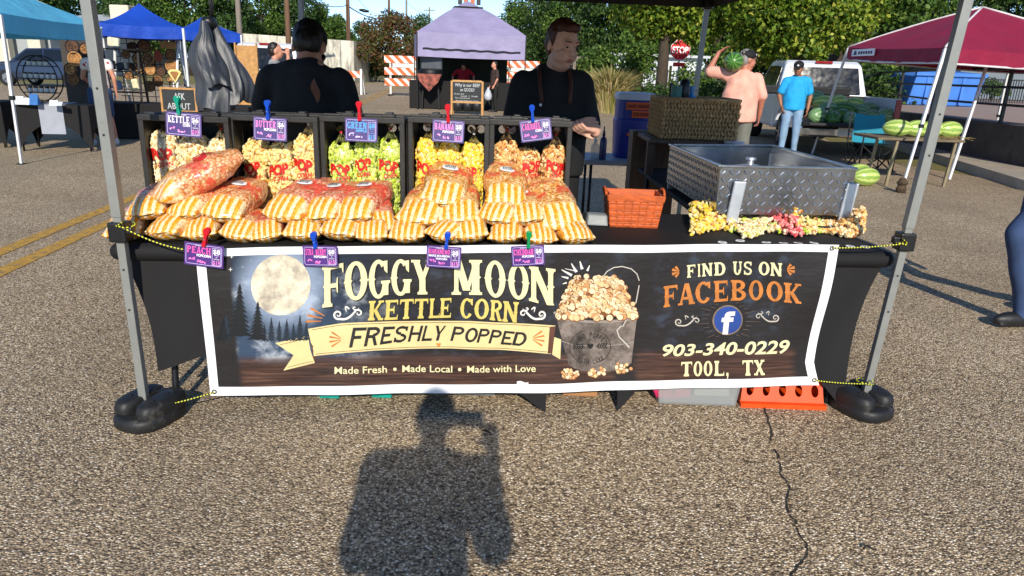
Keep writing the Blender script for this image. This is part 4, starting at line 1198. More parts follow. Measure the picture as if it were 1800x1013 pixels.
def clear_bag(flavour, seed):
    """built round the origin; returns the thing"""
    rr = random.Random(seed); w, d, hgt = .120, .105, .335
    t = thing('popcorn_bag', 'clear bag', 'popcorn bag', (0, 0, 0), 'clear popcorn bags standing in the crates')
    pts = []
    for i in range(620):
        s = rr.uniform(.0, .985); a, b = bag_sec(s, w, d, hgt)
        th = rr.uniform(math.pi * .94, math.pi * 2.06)
        ex = .62
        cx_, sx2 = math.cos(th), math.sin(th)
        pts.append((a * .95 * abs(cx_) ** ex * (1 if cx_ > 0 else -1), b * .9 * abs(sx2) ** ex * (1 if sx2 > 0 else -1), hgt * s))
    m = kernels(pts, .0135, seed)
    # dark core so that no gap shows through
    core = MB()
    for i in range(9):
        s = i / 8 * .96; a, b = bag_sec(s, w, d, hgt)
        core.v += [(a * .86 * math.copysign(abs(math.cos(q)) ** .62, math.cos(q)), b * .8 * math.copysign(abs(math.sin(q)) ** .62, math.sin(q)), hgt * s) for q in [2 * math.pi * j / 16 for j in range(16)]]
    for i in range(8):
        for j in range(16): core.f.append((i * 16 + j, i * 16 + (j + 1) % 16, (i + 1) * 16 + (j + 1) % 16, (i + 1) * 16 + j)); core.m.append(0)
    core.f.append(tuple(128 + j for j in range(16))); core.m.append(0)
    m.merge(core)
    p = m.build('popcorn', PM[flavour], t); p['kind'] = 'stuff'
    f = MB(); n = 28; S = [0, .03, .08, .2, .35, .5, .65, .78, .86, .92, .97, 1.01, 1.04, 1.07, 1.10, 1.13, 1.16, 1.20]
    for s in S:
        if s <= 1.13: a, b = bag_sec(s, w + .008, d + .008, hgt)
        else: a = b = .007 + (s - 1.13) * .28
        for j in range(n):
            q = 2 * math.pi * j / n; wr = 1 + (.10 * math.sin(q * 7 + seed) * min(1, max(0, (s - .84) * 6)))
            f.v.append((a * wr * math.copysign(abs(math.cos(q)) ** .62, math.cos(q)), b * wr * math.copysign(abs(math.sin(q)) ** .62, math.sin(q)), hgt * s + (.006 * math.sin(q * 3) if s > 1.13 else 0)))
    for i in range(len(S) - 1):
        for j in range(n): f.f.append((i * n + j, i * n + (j + 1) % n, (i + 1) * n + (j + 1) % n, (i + 1) * n + j)); f.m.append(0)
    f.build('clear_film', M_FILM, t, smooth=True)
    f = MB(); f.lathe([(.0075, hgt * 1.115), (.009, hgt * 1.13), (.0075, hgt * 1.145)], n=10); f.build('tie', M_RED if seed % 2 else M_LBL, t, smooth=True)
    return t
def surf(x, z, w, d, hgt):
    s = z / hgt; a, b = bag_sec(max(0, min(1, s)), w + .014, d + .016, hgt)
    u = min(.98, abs(x) / a); th = math.acos(u ** (1 / .62))
    return -b * abs(math.sin(th)) ** .62
def bag_letter(t, txt, x0, x1, z0, z1, slope=0., bold=.05):
    mb = MB()
    def f(x, y, dd):
        zz = y + slope * x; xx = max(-.062, min(.062, x)); return Vector((xx, surf(xx, zz, .120, .105, .335) - .002, zz))
    text_into(mb, txt, f, x0, x1, z0, z1, 0, bold)
    return mb.build('red_lettering', M_RED, t)
def bag_label(t, x, z, r=.017):
    mb = MB(); mb.grid(lambda u, v: (x + r * v * math.cos(u * 2 * math.pi), surf(x, z, .12, .105, .335) - .003, z + r * v * math.sin(u * 2 * math.pi)), 20, 1)
    lb = mb.build('round_label', M_LBL, t)
    mb = MB()
    for i, ww in enumerate((.014, .020, .016)):
        for j in range(5): mb.box((x - ww / 2 + ww * (j + .5) / 5, surf(x, z, .12, .105, .335) - .0042, z + .007 - .007 * i), (ww / 7, .0006, .0035))
    mb.build('label_print', M_GRY, lb)
side_n = ['left', 'middle', 'right']
for i, fl in enumerate(cname):
    cx, Y, w, h, z1 = crates[i]
    proto = None
    for j in range(3):
        t = clear_bag(fl, i * 3 + j + 1) if j < 2 else dup(proto)
        if j == 0: proto = t
        hs = random.uniform(.98, 1.13); ws = (w - .055) / 3 / .124
        if i == 1 and j == 1: hs = 1.0
        if j == 2:
            # its own writing, not the copy's
            for ch in list(t.children):
                if ch.name.startswith(('red_letter', 'round_label')):
                    for g in list(ch.children): bpy.data.objects.remove(g)
                    bpy.data.objects.remove(ch)
        sh = random.uniform(-.018, .018); zl = random.uniform(.17, .235) if i not in (1,) else .20
        bag_letter(t, 'POP', -.050 + sh, .050 + sh, zl, zl + .044, random.uniform(-.25, .25)); bag_letter(t, 'CORN', -.025 + sh, .048 + sh, zl - .026, zl - .008, 0.1, .03)
        if (i, j) in ((0, 2), (1, 1), (3, 2), (4, 1), (4, 2), (1, 2)): bag_label(t, .012, .085)
        t.location = (cx + (j - 1) * (w - .062) / 3, Y + .085 + random.uniform(-.012, .012), TZ + .022)
        t.scale = (ws, 1.0, hs); t.rotation_euler = (R_(-2), R_(random.uniform(-2.5, 2.5)), R_(random.uniform(-9, 9)))
        t['label'] = 'clear bag of %s popcorn, %s of three in the %s crate' % (ccol[i], side_n[j], cwhere[i])

# ================================================================== STRIPED PILLOW BAGS
def striped_mat(name, cells, redness):
    k = NT(name); uvn = k.n('UVMap'); uvn.uv_map = 'UVMap'; sx = k.n('SeparateXYZ'); k.l(uvn.outputs[0], sx.inputs[0]); u, v = sx.outputs[0], sx.outputs[1]
    oc = k.coord('Object'); ns = k.noise(oc, 30, 3)
    oi = k.n('ObjectInfo')
    uu = k.math('ADD', k.math('MULTIPLY', u, 6.0), k.math('MULTIPLY', ns, .25))
    fr = k.math('FRACT', uu)
    stripe = k.ramp(fr, [(.0, '#ee9a16'), (.46, '#f4b437'), (.56, '#f9e9bc'), (.92, '#f9e9bc'), (1.0, '#ee9a16')])
    vo = k.voro(oc, 105); sc = k.n('SeparateColor'); k.l(vo.outputs['Color'], sc.inputs[0])
    corn = k.ramp(sc.outputs[0], cells)
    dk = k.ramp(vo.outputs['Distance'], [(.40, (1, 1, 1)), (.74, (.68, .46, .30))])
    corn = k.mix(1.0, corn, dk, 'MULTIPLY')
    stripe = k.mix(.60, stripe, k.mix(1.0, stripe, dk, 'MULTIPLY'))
    vv = k.math('ADD', v, k.math('MULTIPLY', ns, .06))
    c = k.mix(k.ramp(vv, [(.225, (0, 0, 0)), (.27, (1, 1, 1))]), stripe, corn)
    # red print patches on the upper half
    rn = k.noise(oc, 24, 2); band = k.math('MULTIPLY', k.ramp(v, [(.34, (0, 0, 0)), (.40, (1, 1, 1)), (.70, (1, 1, 1)), (.80, (0, 0, 0))]), k.ramp(rn, [(.52 - redness, (0, 0, 0)), (.60 - redness, (1, 1, 1))]))
    c = k.mix(k.math('MULTIPLY', band, .75), c, '#d8382c')
    k.l(c, k.p.inputs['Base Color']); k.set(Roughness=.38); k.p.inputs['Coat Weight'].default_value = .55; k.p.inputs['Coat Roughness'].default_value = .16
    wr = k.noise(k.coord('Object', scale=(1.4, .6, 1)), 46, 4, .6)
    k.bump(k.math('SUBTRACT', wr, k.math('MULTIPLY', vo.outputs['Distance'], .9)), .55, .006)
    return k.m
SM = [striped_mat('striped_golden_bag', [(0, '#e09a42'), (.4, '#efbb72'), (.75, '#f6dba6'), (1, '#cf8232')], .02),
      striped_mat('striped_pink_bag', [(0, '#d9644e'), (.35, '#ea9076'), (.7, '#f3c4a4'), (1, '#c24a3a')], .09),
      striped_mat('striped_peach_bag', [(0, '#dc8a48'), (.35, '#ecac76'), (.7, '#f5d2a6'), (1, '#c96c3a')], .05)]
def pillow_mesh(seed):
    rr = random.Random(seed); L, w, h = .34, .178, .118; nu, nv = 44, 34
    mb = MB(); uv = []
    off = Vector((seed * 3.1, seed * 1.7, 0))
    for i in range(nv + 1):
        s = i / nv
        W_ = w / 2 * (1.0 - .05 * math.sin(s * 9) - (.45 * max(0, (s - .72) / .28) ** 1.6)) * (1 + .04 * math.exp(-s * 30))
        H_ = h / 2 * min(1, .10 + 1.0 * math.sin(min(1, s / .34) * math.pi / 2) ** .75) * (1 - .72 * max(0, (s - .62) / .38) ** 1.6)
        y = -L / 2 + L * s
        for j in range(nu):
            q = 2 * math.pi * j / nu; cq, sq = math.cos(q), math.sin(q)
            ex = .72 if s > .08 else .9
            x = W_ * math.copysign(abs(cq) ** ex, cq); z = H_ * math.copysign(abs(sq) ** .85, sq)
            yy = y + (.030 * (1 - abs(cq)) ** 1.2 * (-1) * max(0, 1 - s / .25)) + .004 * math.sin(x * 90 + seed) * max(0, 1 - s / .15)
            p = Vector((x, yy, z + h * .47))
            nn = mnoise.noise((p + off) * 52) * .0055 + mnoise.noise((p + off) * 17) * .007 + mnoise.noise((p + off) * 110) * .0018
            nn *= min(1, s * 6 + .15)
            d = Vector((cq / w, 0, sq / h)).normalized(); p = p + d * nn
            if sq < 0: p.z = max(p.z, .002 + .25 * p.z)
            mb.v.append(tuple(p)); uv.append((.5 + x / w, s))
    for i in range(nv):
        for j in range(nu):
            mb.f.append((i * nu + j, i * nu + (j + 1) % nu, (i + 1) * nu + (j + 1) % nu, (i + 1) * nu + j)); mb.m.append(0)
    mb.f.append(tuple(reversed(range(nu)))); mb.m.append(0); mb.f.append(tuple(nv * nu + j for j in range(nu))); mb.m.append(0)
    me = mb.mesh('bag_body', SM[0], True)
    ul = me.uv_layers.new(name='UVMap')
    for lp in me.loops: ul.data[lp.index].uv = uv[lp.vertex_index]
    return me, mb
PMESH = {}
for sd in range(5):
    base, _m = pillow_mesh(sd + 1)
    for mi in range(3):
        me = base.copy(); me.materials.clear(); me.materials.append(SM[mi]); PMESH[sd, mi] = me
def pillow(loc, rz, tilt, seed, mi, label, sticker=False, s=1.0, roll=0.0, txt=False, sw=1.0):
    t = thing('striped_popcorn_bag', label, 'popcorn bag', (0, 0, 0), 'striped popcorn bags heaped on the table')
    o = bpy.data.objects.new('bag_body', PMESH[seed % 5, mi]); COL.objects.link(o); o.parent = t
    mb = MB(); mb.tube([(-.082 + .164 * i / 12, -.172 - .028 * (1 - abs(i / 6 - 1)) ** 1.2, .049 + .003 * math.sin(i * 1.3 + seed)) for i in range(13)], .0016, 5); mb.build('seam', mat('seam_crease', '#8f6030', .6), t, smooth=True)
    if sticker:
        mb = MB(); mb.grid(lambda u, v: (.034 * v * math.cos(u * 6.283), .015 + .022 * v * math.sin(u * 6.283), .1215 - .10 * (v * .03) ** 1.0 - 2.2 * (.034 * v * math.cos(u * 6.283)) ** 2), 20, 3)
        lb = mb.build('oval_label', M_LBL, t)
        mb = MB()
        for i in range(3):
            for j in range(6): mb.box((-.018 + .0072 * j, .006 + .009 * i, .1228 - 2.2 * (-.018 + .0072 * j) ** 2), (.005, .004, .0008))
        mb.build('label_print', M_GRY, lb)
    if txt and not sticker:
        mb = MB(); text_into(mb, 'POP', lambda x, y, d: Vector((x, y - .03, .1235 - 4.5 * x * x)), -.05, .05, .035, .085, 0, .05); mb.build('red_lettering', M_RED, t)
    t.location = loc; t.rotation_euler = (tilt, roll, rz); t.scale = (s * sw, s, s)
    return t
def row_y(x): return 2.80 + .098 * (x + 1.5)
def px_x(px, py, Y): return W(px, py, Y).x
# (pixel of the front face centre, height level, turn, tilt, material, sticker, lettering, scale)
rows = [
 # bottom row
 ('bottom', [(214, 405, 0, 8, 0, 0, 0, 0, .92), (284, 405, 0, -6, 0, 0, 0, 0, .95), (350, 404, 0, 4, 0, 2, 0, 0, .92), (410, 405, 0, -5, 0, 2, 0, 0, .9), (468, 406, 0, 7, 0, 1, 0, 0, .9), (528, 407, 0, -3, 0, 1, 0, 0, .92), (590, 408, 0, 3, 0, 1, 0, 0, .95),
             (652, 407, 0, 6, 0, 1, 0, 0, .9), (714, 408, 0, -2, 0, 0, 0, 0, .95), (768, 408, 0, -26, 0, 0, 0, 0, .9), (828, 410, 0, 2, 0, 0, 0, 0, .95), (890, 411, 0, -4, 0, 0, 0, 0, .92), (952, 412, 0, 6, 0, 0, 0, 0, .95), (1018, 412, 0, 20, 0, 2, 0, 0, .98)]),
 ('second', [(255, 378, 1, 6, 2, 2, 0, 0, .88), (316, 370, 1, -22, 4, 2, 0, 1, .98), (386, 369, 1, -12, 4, 2, 1, 1, .98), (494, 372, 1, -10, 3, 1, 1, 0, 1.0), (556, 371, 1, -18, 3, 1, 1, 1, 1.0), (616, 371, 1, -4, 3, 1, 1, 1, 1.0), (668, 384, .8, 10, 8, 1, 1, 0, .86),
             (732, 371, 1, -4, 3, 0, 0, 0, .98), (806, 375, 1, 5, 3, 0, 0, 0, .98), (866, 374, 1, -10, 3, 2, 1, 0, .92), (924, 378, 1, -4, 3, 0, 1, 0, .95), (990, 376, 1.0, 20, 10, 0, 0, 0, 1.05)]),
 ('top', [(285, 345, 2, -58, 16, 2, 0, 1, 1.12), (776, 344, 2, -3, 8, 0, 1, 0, 1.05), (892, 340, 2, 0, 12, 0, 1, 1, 1.0)]),
]
hue = ['golden', 'pink', 'peach']
for nm, lst in rows:
    for i, (px, py, lev, rz, tilt, mi, st, tx, s) in enumerate(lst):
        Yf = {0: 2.675, .8: 2.74, 1: 2.74, 1.1: 2.76, 2: 2.80}[lev] + .098 * (px_x(px, py, 2.7) + 1.5)
        c = W(px, py, Yf)
        z = {0: TZ + .002, .8: TZ + .066, 1: TZ + .085, 1.1: TZ + .09, 2: TZ + .165}[lev]
        s *= random.uniform(.93, 1.06); hl = .17 * s; a = R_(rz + random.uniform(-9, 9)); z += random.uniform(-.006, .008)
        loc = Vector((c.x - math.sin(a) * hl, c.y + math.cos(a) * hl, z))
        if nm == 'top' and i == 0: loc.z += .02
        pillow(loc, a, R_(tilt + 11) if nm != 'bottom' else R_(5), random.randrange(5), mi,
               'striped bag of %s popcorn, %s from left in the heap %s row' % (hue[mi], ORD[i], nm), bool(st), s, R_(random.uniform(-9, 9)), bool(tx), {0: .86, .8: .9, 1: 1.0, 1.1: 1.0, 2: 1.05}[lev])

# ================================================================== PRICE CARDS AND CLIPS
M_CARDP = mat('purple_card', '#4a3a78', .45, var=.08, scale=30); M_CARDP2 = mat('violet_card', '#4d2a78', .45, var=.08, scale=30)
M_LAV = mat('lavender_ink', '#cfc2e8', .5); M_HOT = mat('hot_pink_ink', '#f05fb0', .5); M_SKYI = mat('sky_blue_ink', '#59a9e8', .5); M_PKI = mat('candy_pink_ink', '#e884cc', .5, var=.25, scale=180); M_WHI = mat('white_card_ink', '#f2f0f6', .5)
def clipmat(n, h):
    k = NT(n); k.set(Roughness=.18); k.p.inputs['Base Color'].default_value = (*hexc(h), 1); k.p.inputs['Transmission Weight'].default_value = .25; k.p.inputs['IOR'].default_value = 1.45; return k.m
CLM = {'teal': clipmat('teal_clip', '#12a184'), 'blue': clipmat('blue_clip', '#1450c8'), 'red': clipmat('red_clip', '#d81f30'), 'green': clipmat('green_clip', '#0f9a5a')}
cards = [('KETTLE', 'CORN', '$6', '$10', 323, 219, 64, 42, 1, 'teal', 311, 174, 'white', 0), ('BUTTER', 'POPCORN', '$6', '$10', 475, 227, 60, 41, 0, 'blue', 470, 181, 'pink', 0),
         ('GREEN', 'APPLE', '$8', '$15', 635, 229, 58, 41, -1, 'red', 631, 183, 'blue', 0), ('BANANA', 'POPCORN', '$8', '$15', 788, 231, 57, 39, 0, 'red', 787, 188, 'pink', 0),
         ('CARAMEL', 'CORN', '$8', '$15', 942, 229, 56, 38, -11, 'blue', 935, 189, 'hot', 0),
         ('PEACH', 'POPCORN', '$8', '$15', 362, 446, 70, 41, 4, 'red', 364, 406, 'hot', 1), ('STRAWBERRY', 'POPCORN', '$8', '$15', 564, 449, 62, 37, -3, 'blue', 551, 413, 'hot', 1),
         ('HABANERO', 'MAPLE BOURBON', '$8', '$15', 780, 449, 62, 39, 0, 'blue', 787, 413, 'hot', 1), ('CHEDDAR', 'POPCORN', '$8', '$15', 927, 447, 59, 36, -7, 'green', 930, 412, 'hot', 1)]
for (t1, t2, p1_, p2_, px, py, wpx, hpx, rot, ck, kx, ky, tc, low) in cards:
    if low:
        c = BP(px, py, .020); Y = c.y; pit = .02
    else:
        Y = YC(W(px, py, 3.0).x) - .030; c = W(px, py, Y); pit = .06
    zd = (c - Vector((0, 0, CH))).dot(FV); sc_ = zd / CF; w, h = wpx * sc_ * .98, hpx * sc_ / math.cos(CP - math.atan((506 - py) / CF))  * .97
    a = R_(-rot); ca_, sa_ = math.cos(a), math.sin(a); ca_, sa_ = math.cos(a - CA), math.sin(a - CA)
    def cf(x, y, d, c=c, ca_=ca_, sa_=sa_, pit=pit): 
        X, Z = x * ca_ - y * sa_, x * sa_ + y * ca_
        return Vector((c.x + X, c.y + Z * pit - d, c.z + Z))
    fullname = (t1 + ' ' + t2).lower()
    t = thing('price_card', 'purple price card reading %s, clipped %s' % (fullname, 'to the top hem of the banner' if low else 'to the rim of a black crate'), 'price card', c, 'purple popcorn price cards')
    mb = MB(); mb.prism([(-w / 2, -h / 2), (w / 2, -h / 2), (w / 2, h / 2), (-w / 2, h / 2)], cf, 0, .0012); mb.build('card_face', M_CARDP2 if low else M_CARDP, t)
    e = .0018; mb = MB()
    def rc(x0, y0, x1, y1, d=e): mb.add([cf(x0, y0, d), cf(x1, y0, d), cf(x1, y1, d), cf(x0, y1, d)], [(0, 1, 2, 3)])
    lw = w * .011; i_ = w * .045
    for s in (-1, 1): rc(s * (w / 2 - i_) - lw / 2, -h / 2 + i_ * 1.6, s * (w / 2 - i_) + lw / 2, h / 2 - i_ * 1.6); rc(-w / 2 + i_ * 1.6, s * (h / 2 - i_) - lw / 2, w / 2 - i_ * 1.6, s * (h / 2 - i_) + lw / 2)
    for sx_ in (-1, 1):
        for sy_ in (-1, 1):
            mb.add([cf(sx_ * (w / 2 - i_), sy_ * (h / 2 - i_ * 1.6), e), cf(sx_ * (w / 2 - i_ * 1.6), sy_ * (h / 2 - i_), e), cf(sx_ * (w / 2 - i_ * 1.75), sy_ * (h / 2 - i_ * 1.1), e), cf(sx_ * (w / 2 - i_ * 1.1), sy_ * (h / 2 - i_ * 1.75), e)], [(0, 1, 2, 3)])
    # price frame
    x0 = w * .215
    for xx in (x0, w * .43): rc(xx - lw / 2, -h * .40, xx + lw / 2, h * .36)
    for yy in (-h * .40, h * .36): rc(x0, yy - lw / 2, w * .43, yy + lw / 2)
    mb.build('card_border', M_LAV, t)
    tm = {'white': M_WHI, 'pink': M_PKI, 'blue': M_SKYI, 'hot': M_HOT}[tc]
    gl = Glyphs(.30, .14, .11, 0)
    mb = MB()
    def lf(x, gy, eps, y0=h * .05, y1=h * .34): return cf(x, y0 + (y1 - y0) * gy, .0024 + eps * .3)
    if t1 == 'HABANERO': lf.__defaults__ = (h * .14, h * .35)
    letters_into(mb, gl, t1, even_slots(t1, -w * .43, w * .17, .16), lf); mb.build('flavour_lettering', tm, t)
    mb = MB()
    if t1 == 'HABANERO':
        text_into(mb, t2, lambda x, y, d: cf(x, y, .0024), -w * .43, w * .17, h * .00, h * .10, 0, .03)
        text_into(mb, 'POPCORN', lambda x, y, d: cf(x, y, .0024), -w * .22, w * .10, -h * .13, -h * .04, 0, .03)
    else: text_into(mb, t2, lambda x, y, d: cf(x, y, .0024), -w * (.02 if t2 == 'CORN' else .18), w * .18, -h * .08, h * .03, 0, .04)
    text_into(mb, 'FOGGY MOON', lambda x, y, d: cf(x, y, .0024), -w * .22, w * .08, h * .37, h * .42, 0, .01)
    text_into(mb, p1_, lambda x, y, d: cf(x, y, .0024), w * .235, w * .415, h * .12, h * .32, 0, .025)
    text_into(mb, 'EACH', lambda x, y, d: cf(x, y, .0024), w * .27, w * .385, h * .04, h * .09, 0, .02)
    text_into(mb, 'OR', lambda x, y, d: cf(x, y, .0024), w * .305, w * .35, -h * .05, -h * .01, 0, .02)
    text_into(mb, 'TWO FOR', lambda x, y, d: cf(x, y, .0024), w * .25, w * .40, -h * .14, -h * .09, 0, .02)
    mb.build_apart('small_lettering', M_WHI if t1 != 'GREEN' else M_SKYI, t)
    mb = MB(); text_into(mb, p2_, lambda x, y, d: cf(x, y, .0024), w * .23, w * .42, -h * .37, -h * .18, 0, .02); mb.build('price_lettering', M_PKI if t1 != 'GREEN' else M_SKYI, t)
    mb = MB(); rr = random.Random(px)
    def dsc(x, y, r, d, m=0): mb.add([cf(x + r * math.cos(q), y + r * math.sin(q), d) for q in [2 * math.pi * j / 9 for j in range(9)]], [tuple(range(9))], m)
    for gx, gy, n_, sp in ((-.31, -.19, 11, .075), (-.06, -.29, 14, .10)):
        for i in range(n_): dsc(w * (gx + rr.uniform(-sp, sp)), h * (gy + rr.uniform(-.05, .05)), w * rr.uniform(.014, .022), .0022 + i * .00004, i % 3 == 0)
    mb.build('popcorn_picture', [M_PKI if tc != 'blue' else M_LAV, M_LAV if tc != 'hot' else M_HOT], t)
    # clip
    kc = W(kx, ky, c.y - .004); kc.y = c.y - .004
    foot = cf((kx - px) * sc_ * .5, h * .44, .006)
    tp = kc
    ax = (tp - foot); L = ax.length; ax.normalize(); sd = ax.cross(Vector((0, 1, 0))).normalized()
    t = thing('spring_clip', '%s translucent spring clip holding the %s price card' % (ck, fullname), 'clip', foot, 'plastic spring clips on the cards')
    for yo, nm in ((-.010, 'clip_jaw'), (.006, 'clip_jaw')):
        mb = MB()
        prof = [(-.004, .006), (.004, .0075), (.016, .006), (L * .62, .0055), (L - .016, .0065), (L - .008, .0105), (L, .0118), (L + .006, .0105), (L + .011, .006)]
        pl = [(r, q) for q, r in prof] + [(-r, q) for q, r in reversed(prof)]
        mb.prism(pl, lambda x, y, d, yo=yo: foot + sd * x + ax * y + Vector((0, yo + d + .25 * (y - L * .4) * (-.10 if yo < 0 else .10), 0)), 0, .006)
        mb.build(nm, CLM[ck], t, bevel=.0015)
    mb = MB(); q0 = foot + ax * (L * .42)
    mb.tube([q0 + Vector((0, -.014 + .028 * i / 8, 0)) + sd * (.0035 * math.cos(i * 2.4)) + ax * (.0035 * math.sin(i * 2.4)) for i in range(9)], .0012, 5); mb.build('spring', mat('spring_steel', '#b8b8b8', .3, .9), t, smooth=True)

# ================================================================== ORANGE BASKET
M_BSK = mat('orange_woven_splint', '#c45a24', .6, var=.28, scale=26, bump=.15, bscale=90, stretch=(1, 1, 3))
bc = G(1114, 401, TZ); w0, w1, d0, d1, hB = .225, .262, .17, .20, .150
t = thing('woven_basket', 'orange woven splint basket standing empty on the black tablecloth', 'basket', (bc.x, bc.y + .09, TZ))
C0 = wl(t)
mb = MB()
def side_pt(sidx, u, z, out):
    f = z / hB; w = w0 + (w1 - w0) * f; d = d0 + (d1 - d0) * f
    if sidx == 0: p = Vector(((u - .5) * w, -d / 2 - out, z))
    elif sidx == 1: p = Vector((w / 2 + out, (u - .5) * d, z))
    elif sidx == 2: p = Vector(((.5 - u) * w, d / 2 + out, z))
    else: p = Vector((-w / 2 - out, (.5 - u) * d, z))
    return C0 + p
def patch(s, u0, u1, z0, z1, o0, o1=None):
    o1 = o1 or o0
    mb.grid(lambda u, v: side_pt(s, u0 + (u1 - u0) * u, z0 + (z1 - z0) * v, o0 + .0035 * math.sin(math.pi * u) * math.sin(math.pi * v)), 4, 3)
rowsz = [(.004, .018), (.019, .026), (.027, .048), (.049, .056), (.057, .078), (.079, .086), (.087, .110), (.111, .124)]
for s in range(4):
    nc = 7 if s % 2 == 0 else 5
    mb.grid(lambda u, v: side_pt(s, u, hB * v * .97, -.003), 2, 2)
    for r, (za, zb) in enumerate(rowsz):
        for c in range(nc):
            if (r + c) % 2 == 0: patch(s, c / nc + .004, (c + 1) / nc - .004, za, zb, .002)
            else: patch(s, c / nc + .012, (c + 1) / nc - .012, za - .001, zb + .001, -.0005)
mb.add([side_pt(0, 0, .004, 0), side_pt(0, 1, .004, 0), side_pt(2, 0, .004, 0), side_pt(2, 1, .004, 0)], [(0, 1, 2, 3)])
mb.build('basket_body', M_BSK, t, smooth=True)
mb = MB()
for s in range(4):
    for o_, zz in ((.004, .124), (-.008, .124)):
        mb.hexa([side_pt(s, 0, zz, o_), side_pt(s, 1, zz, o_), side_pt(s, 1, zz, o_ - .006), side_pt(s, 0, zz, o_ - .006), side_pt(s, 0, .154, o_), side_pt(s, 1, .154, o_), side_pt(s, 1, .154, o_ - .006), side_pt(s, 0, .154, o_ - .006)])
mb.build('basket_rim', M_BSK, t, bevel=.002)
mb = MB()
for s in (1, 3):
    mb.tube([side_pt(s, .5 + .30 * math.cos(q), .145 + .028 * math.sin(q), .004) for q in [math.pi * i / 10 for i in range(11)]], .006, 8)
mb.build_apart('basket_handle', M_BSK, t, smooth=True)

# ================================================================== SAMPLE TRAY
tc_ = G(1365, 400, TZ); t = thing('sample_tray', 'shallow black tray under the heap of coloured popcorn samples', 'tray', (tc_.x, tc_.y, TZ))
mb = MB(); tub(mb, (tc_.x - .01, tc_.y + .02, TZ + .003), .50, .20, .016, .93); mb.build('tray_body', mat('glossy_black_tray', '#101011', .2), t, bevel=.006)
rr = random.Random(11); pts = []
for i in range(3200):
    px = rr.uniform(1214, 1516); f = (px - 1214) / 302
    lo = 362 + 6 * math.sin(f * 9) + (22 if f > .82 else 0) * (f - .82) / .18; hi = 408 + 5 * math.sin(f * 21 + 1) + (4 if f > .3 else -2 * (1 - f))
    py = lo + (hi - lo) * rr.random() ** .9
    p = G(px, py, TZ + .01)
    # flavour by place: red diagonal, cream in the middle, yellow and orange
    dgl = px - (1312 + (py - 368) * 1.9)
    if abs(dgl) < 13: m_ = 5
    elif f < .10: m_ = 3 if rr.random() < .6 else 1
    elif f < .22: m_ = 4 if rr.random() < .55 else 3
    elif px < 1312 + (py - 368) * 1.9: m_ = 0 if rr.random() < .85 else 2
    elif f < .62: m_ = 3 if rr.random() < .6 else 1
    elif f < .8: m_ = rr.choice((0, 1, 4, 2))
    else: m_ = 4 if rr.random() < .6 else 0
    hz = .095 * math.sin(max(0, min(1, (py - lo) / (hi - lo + .1))) * math.pi) ** .7 * (.6 + .4 * math.sin(f * 14))
    pts.append((p.x, p.y, TZ + .012 + rr.random() * max(.004, hz), m_))
m = kernels(pts, .0135, 5)
hp = m.single('popcorn_samples', [PM[n] for n in ('kettle', 'butter', 'green apple', 'banana', 'caramel', 'red')], 'loose heap of red, yellow, cream and orange popcorn samples spread on the black tray', 'popcorn', kind='stuff')
for i, (px, py) in enumerate(((1270, 427), (1301, 424), (1347, 427), (1377, 428), (1403, 428), (1431, 428), (1495, 434), (1521, 435))):
    p = G(px, py, TZ + .006); p.y = max(p.y, FE(p.x) + .02); mb = MB()
    mb.grid(lambda u, v: (p.x + .020 * v * math.cos(u * 6.2832), p.y + .020 * v * math.sin(u * 6.2832), TZ + .008 + .0015 * math.sin(u * 6 + i) * v), 20, 2)
    for q in range(3): mb.box((p.x, p.y - .006 + .006 * q, TZ + .0105), (.018 - .004 * abs(q - 1), .002, .0004), m=1)
    mb.single('round_label', [M_LBL, M_GRY], 'white round paper label on the cloth, %s of eight along the front edge' % ORD[i], 'label', 'loose round labels')

# ================================================================== COOKER
M_TREAD = mat('tread_plate_steel', '#b4b6ba', .19, .97, var=.08, scale=14, bump=.12, bscale=30, dirt=('#77726a', 7, .66))
M_STST = mat('stainless_steel', '#b9bbbd', .24, .95, var=.10, scale=10, bump=.08, bscale=40)
M_ALU = mat('brushed_aluminium', '#c9cbce', .38, .8, var=.06, scale=30)
FLc, FRc, BLc, BRc = [G(*q, 1.0) for q in ((1267, 293), (1505, 298), (1178, 255), (1358, 257))]
ZB = .775
t = thing('popcorn_cooker', 'big open-topped diamond plate steel popcorn bin with corner posts behind the samples', 'popcorn bin', ((FLc.x + BRc.x) / 2, (FLc.y + BRc.y) / 2, TZ + .03))
def wall(a, b, zb=ZB, zt=1.0, th=.004, rows_=6, name='side_panel', inward=None):
    mb = MB(); a = Vector(a); b = Vector(b); a.z = b.z = 0; dx = (b - a); L = dx.length; dx.normalize(); n = Vector((dx.y, -dx.x, 0))
    mb.hexa([a + Vector((0, 0, zb)), b + Vector((0, 0, zb)), b - n * th + Vector((0, 0, zb)), a - n * th + Vector((0, 0, zb)), a + Vector((0, 0, zt)), b + Vector((0, 0, zt)), b - n * th + Vector((0, 0, zt)), a - n * th + Vector((0, 0, zt))])
    st = .036; nx = int(L / st); nz = int((zt - zb) / st)
    for i in range(nx):
        for j in range(nz):
            c = a + dx * (st * (i + .5)) + Vector((0, 0, zb + st * (j + .5))) + n * .001
            s = 1 if (i + j) % 2 else -1
            Mx = Matrix((dx * math.cos(R_(45)) + Vector((0, 0, s * math.sin(R_(45)))), n, dx * -s * math.sin(R_(45)) + Vector((0, 0, math.cos(R_(45)))))).transposed()
            mb.ell(c, (.0155, .0028, .0042), 8, 4, M=Mx)
    p = mb.build(name, M_TREAD, t)
    return p
wall(FLc, FRc); wall(BLc, FLc); wall(FRc, BRc); wall(BRc, BLc)
mb = MB()
for a, b in ((FLc, FRc), (FRc, BRc), (BRc, BLc), (BLc, FLc)):
    mb.bar((a.x, a.y, 1.002), (b.x, b.y, 1.002), .022, .012)
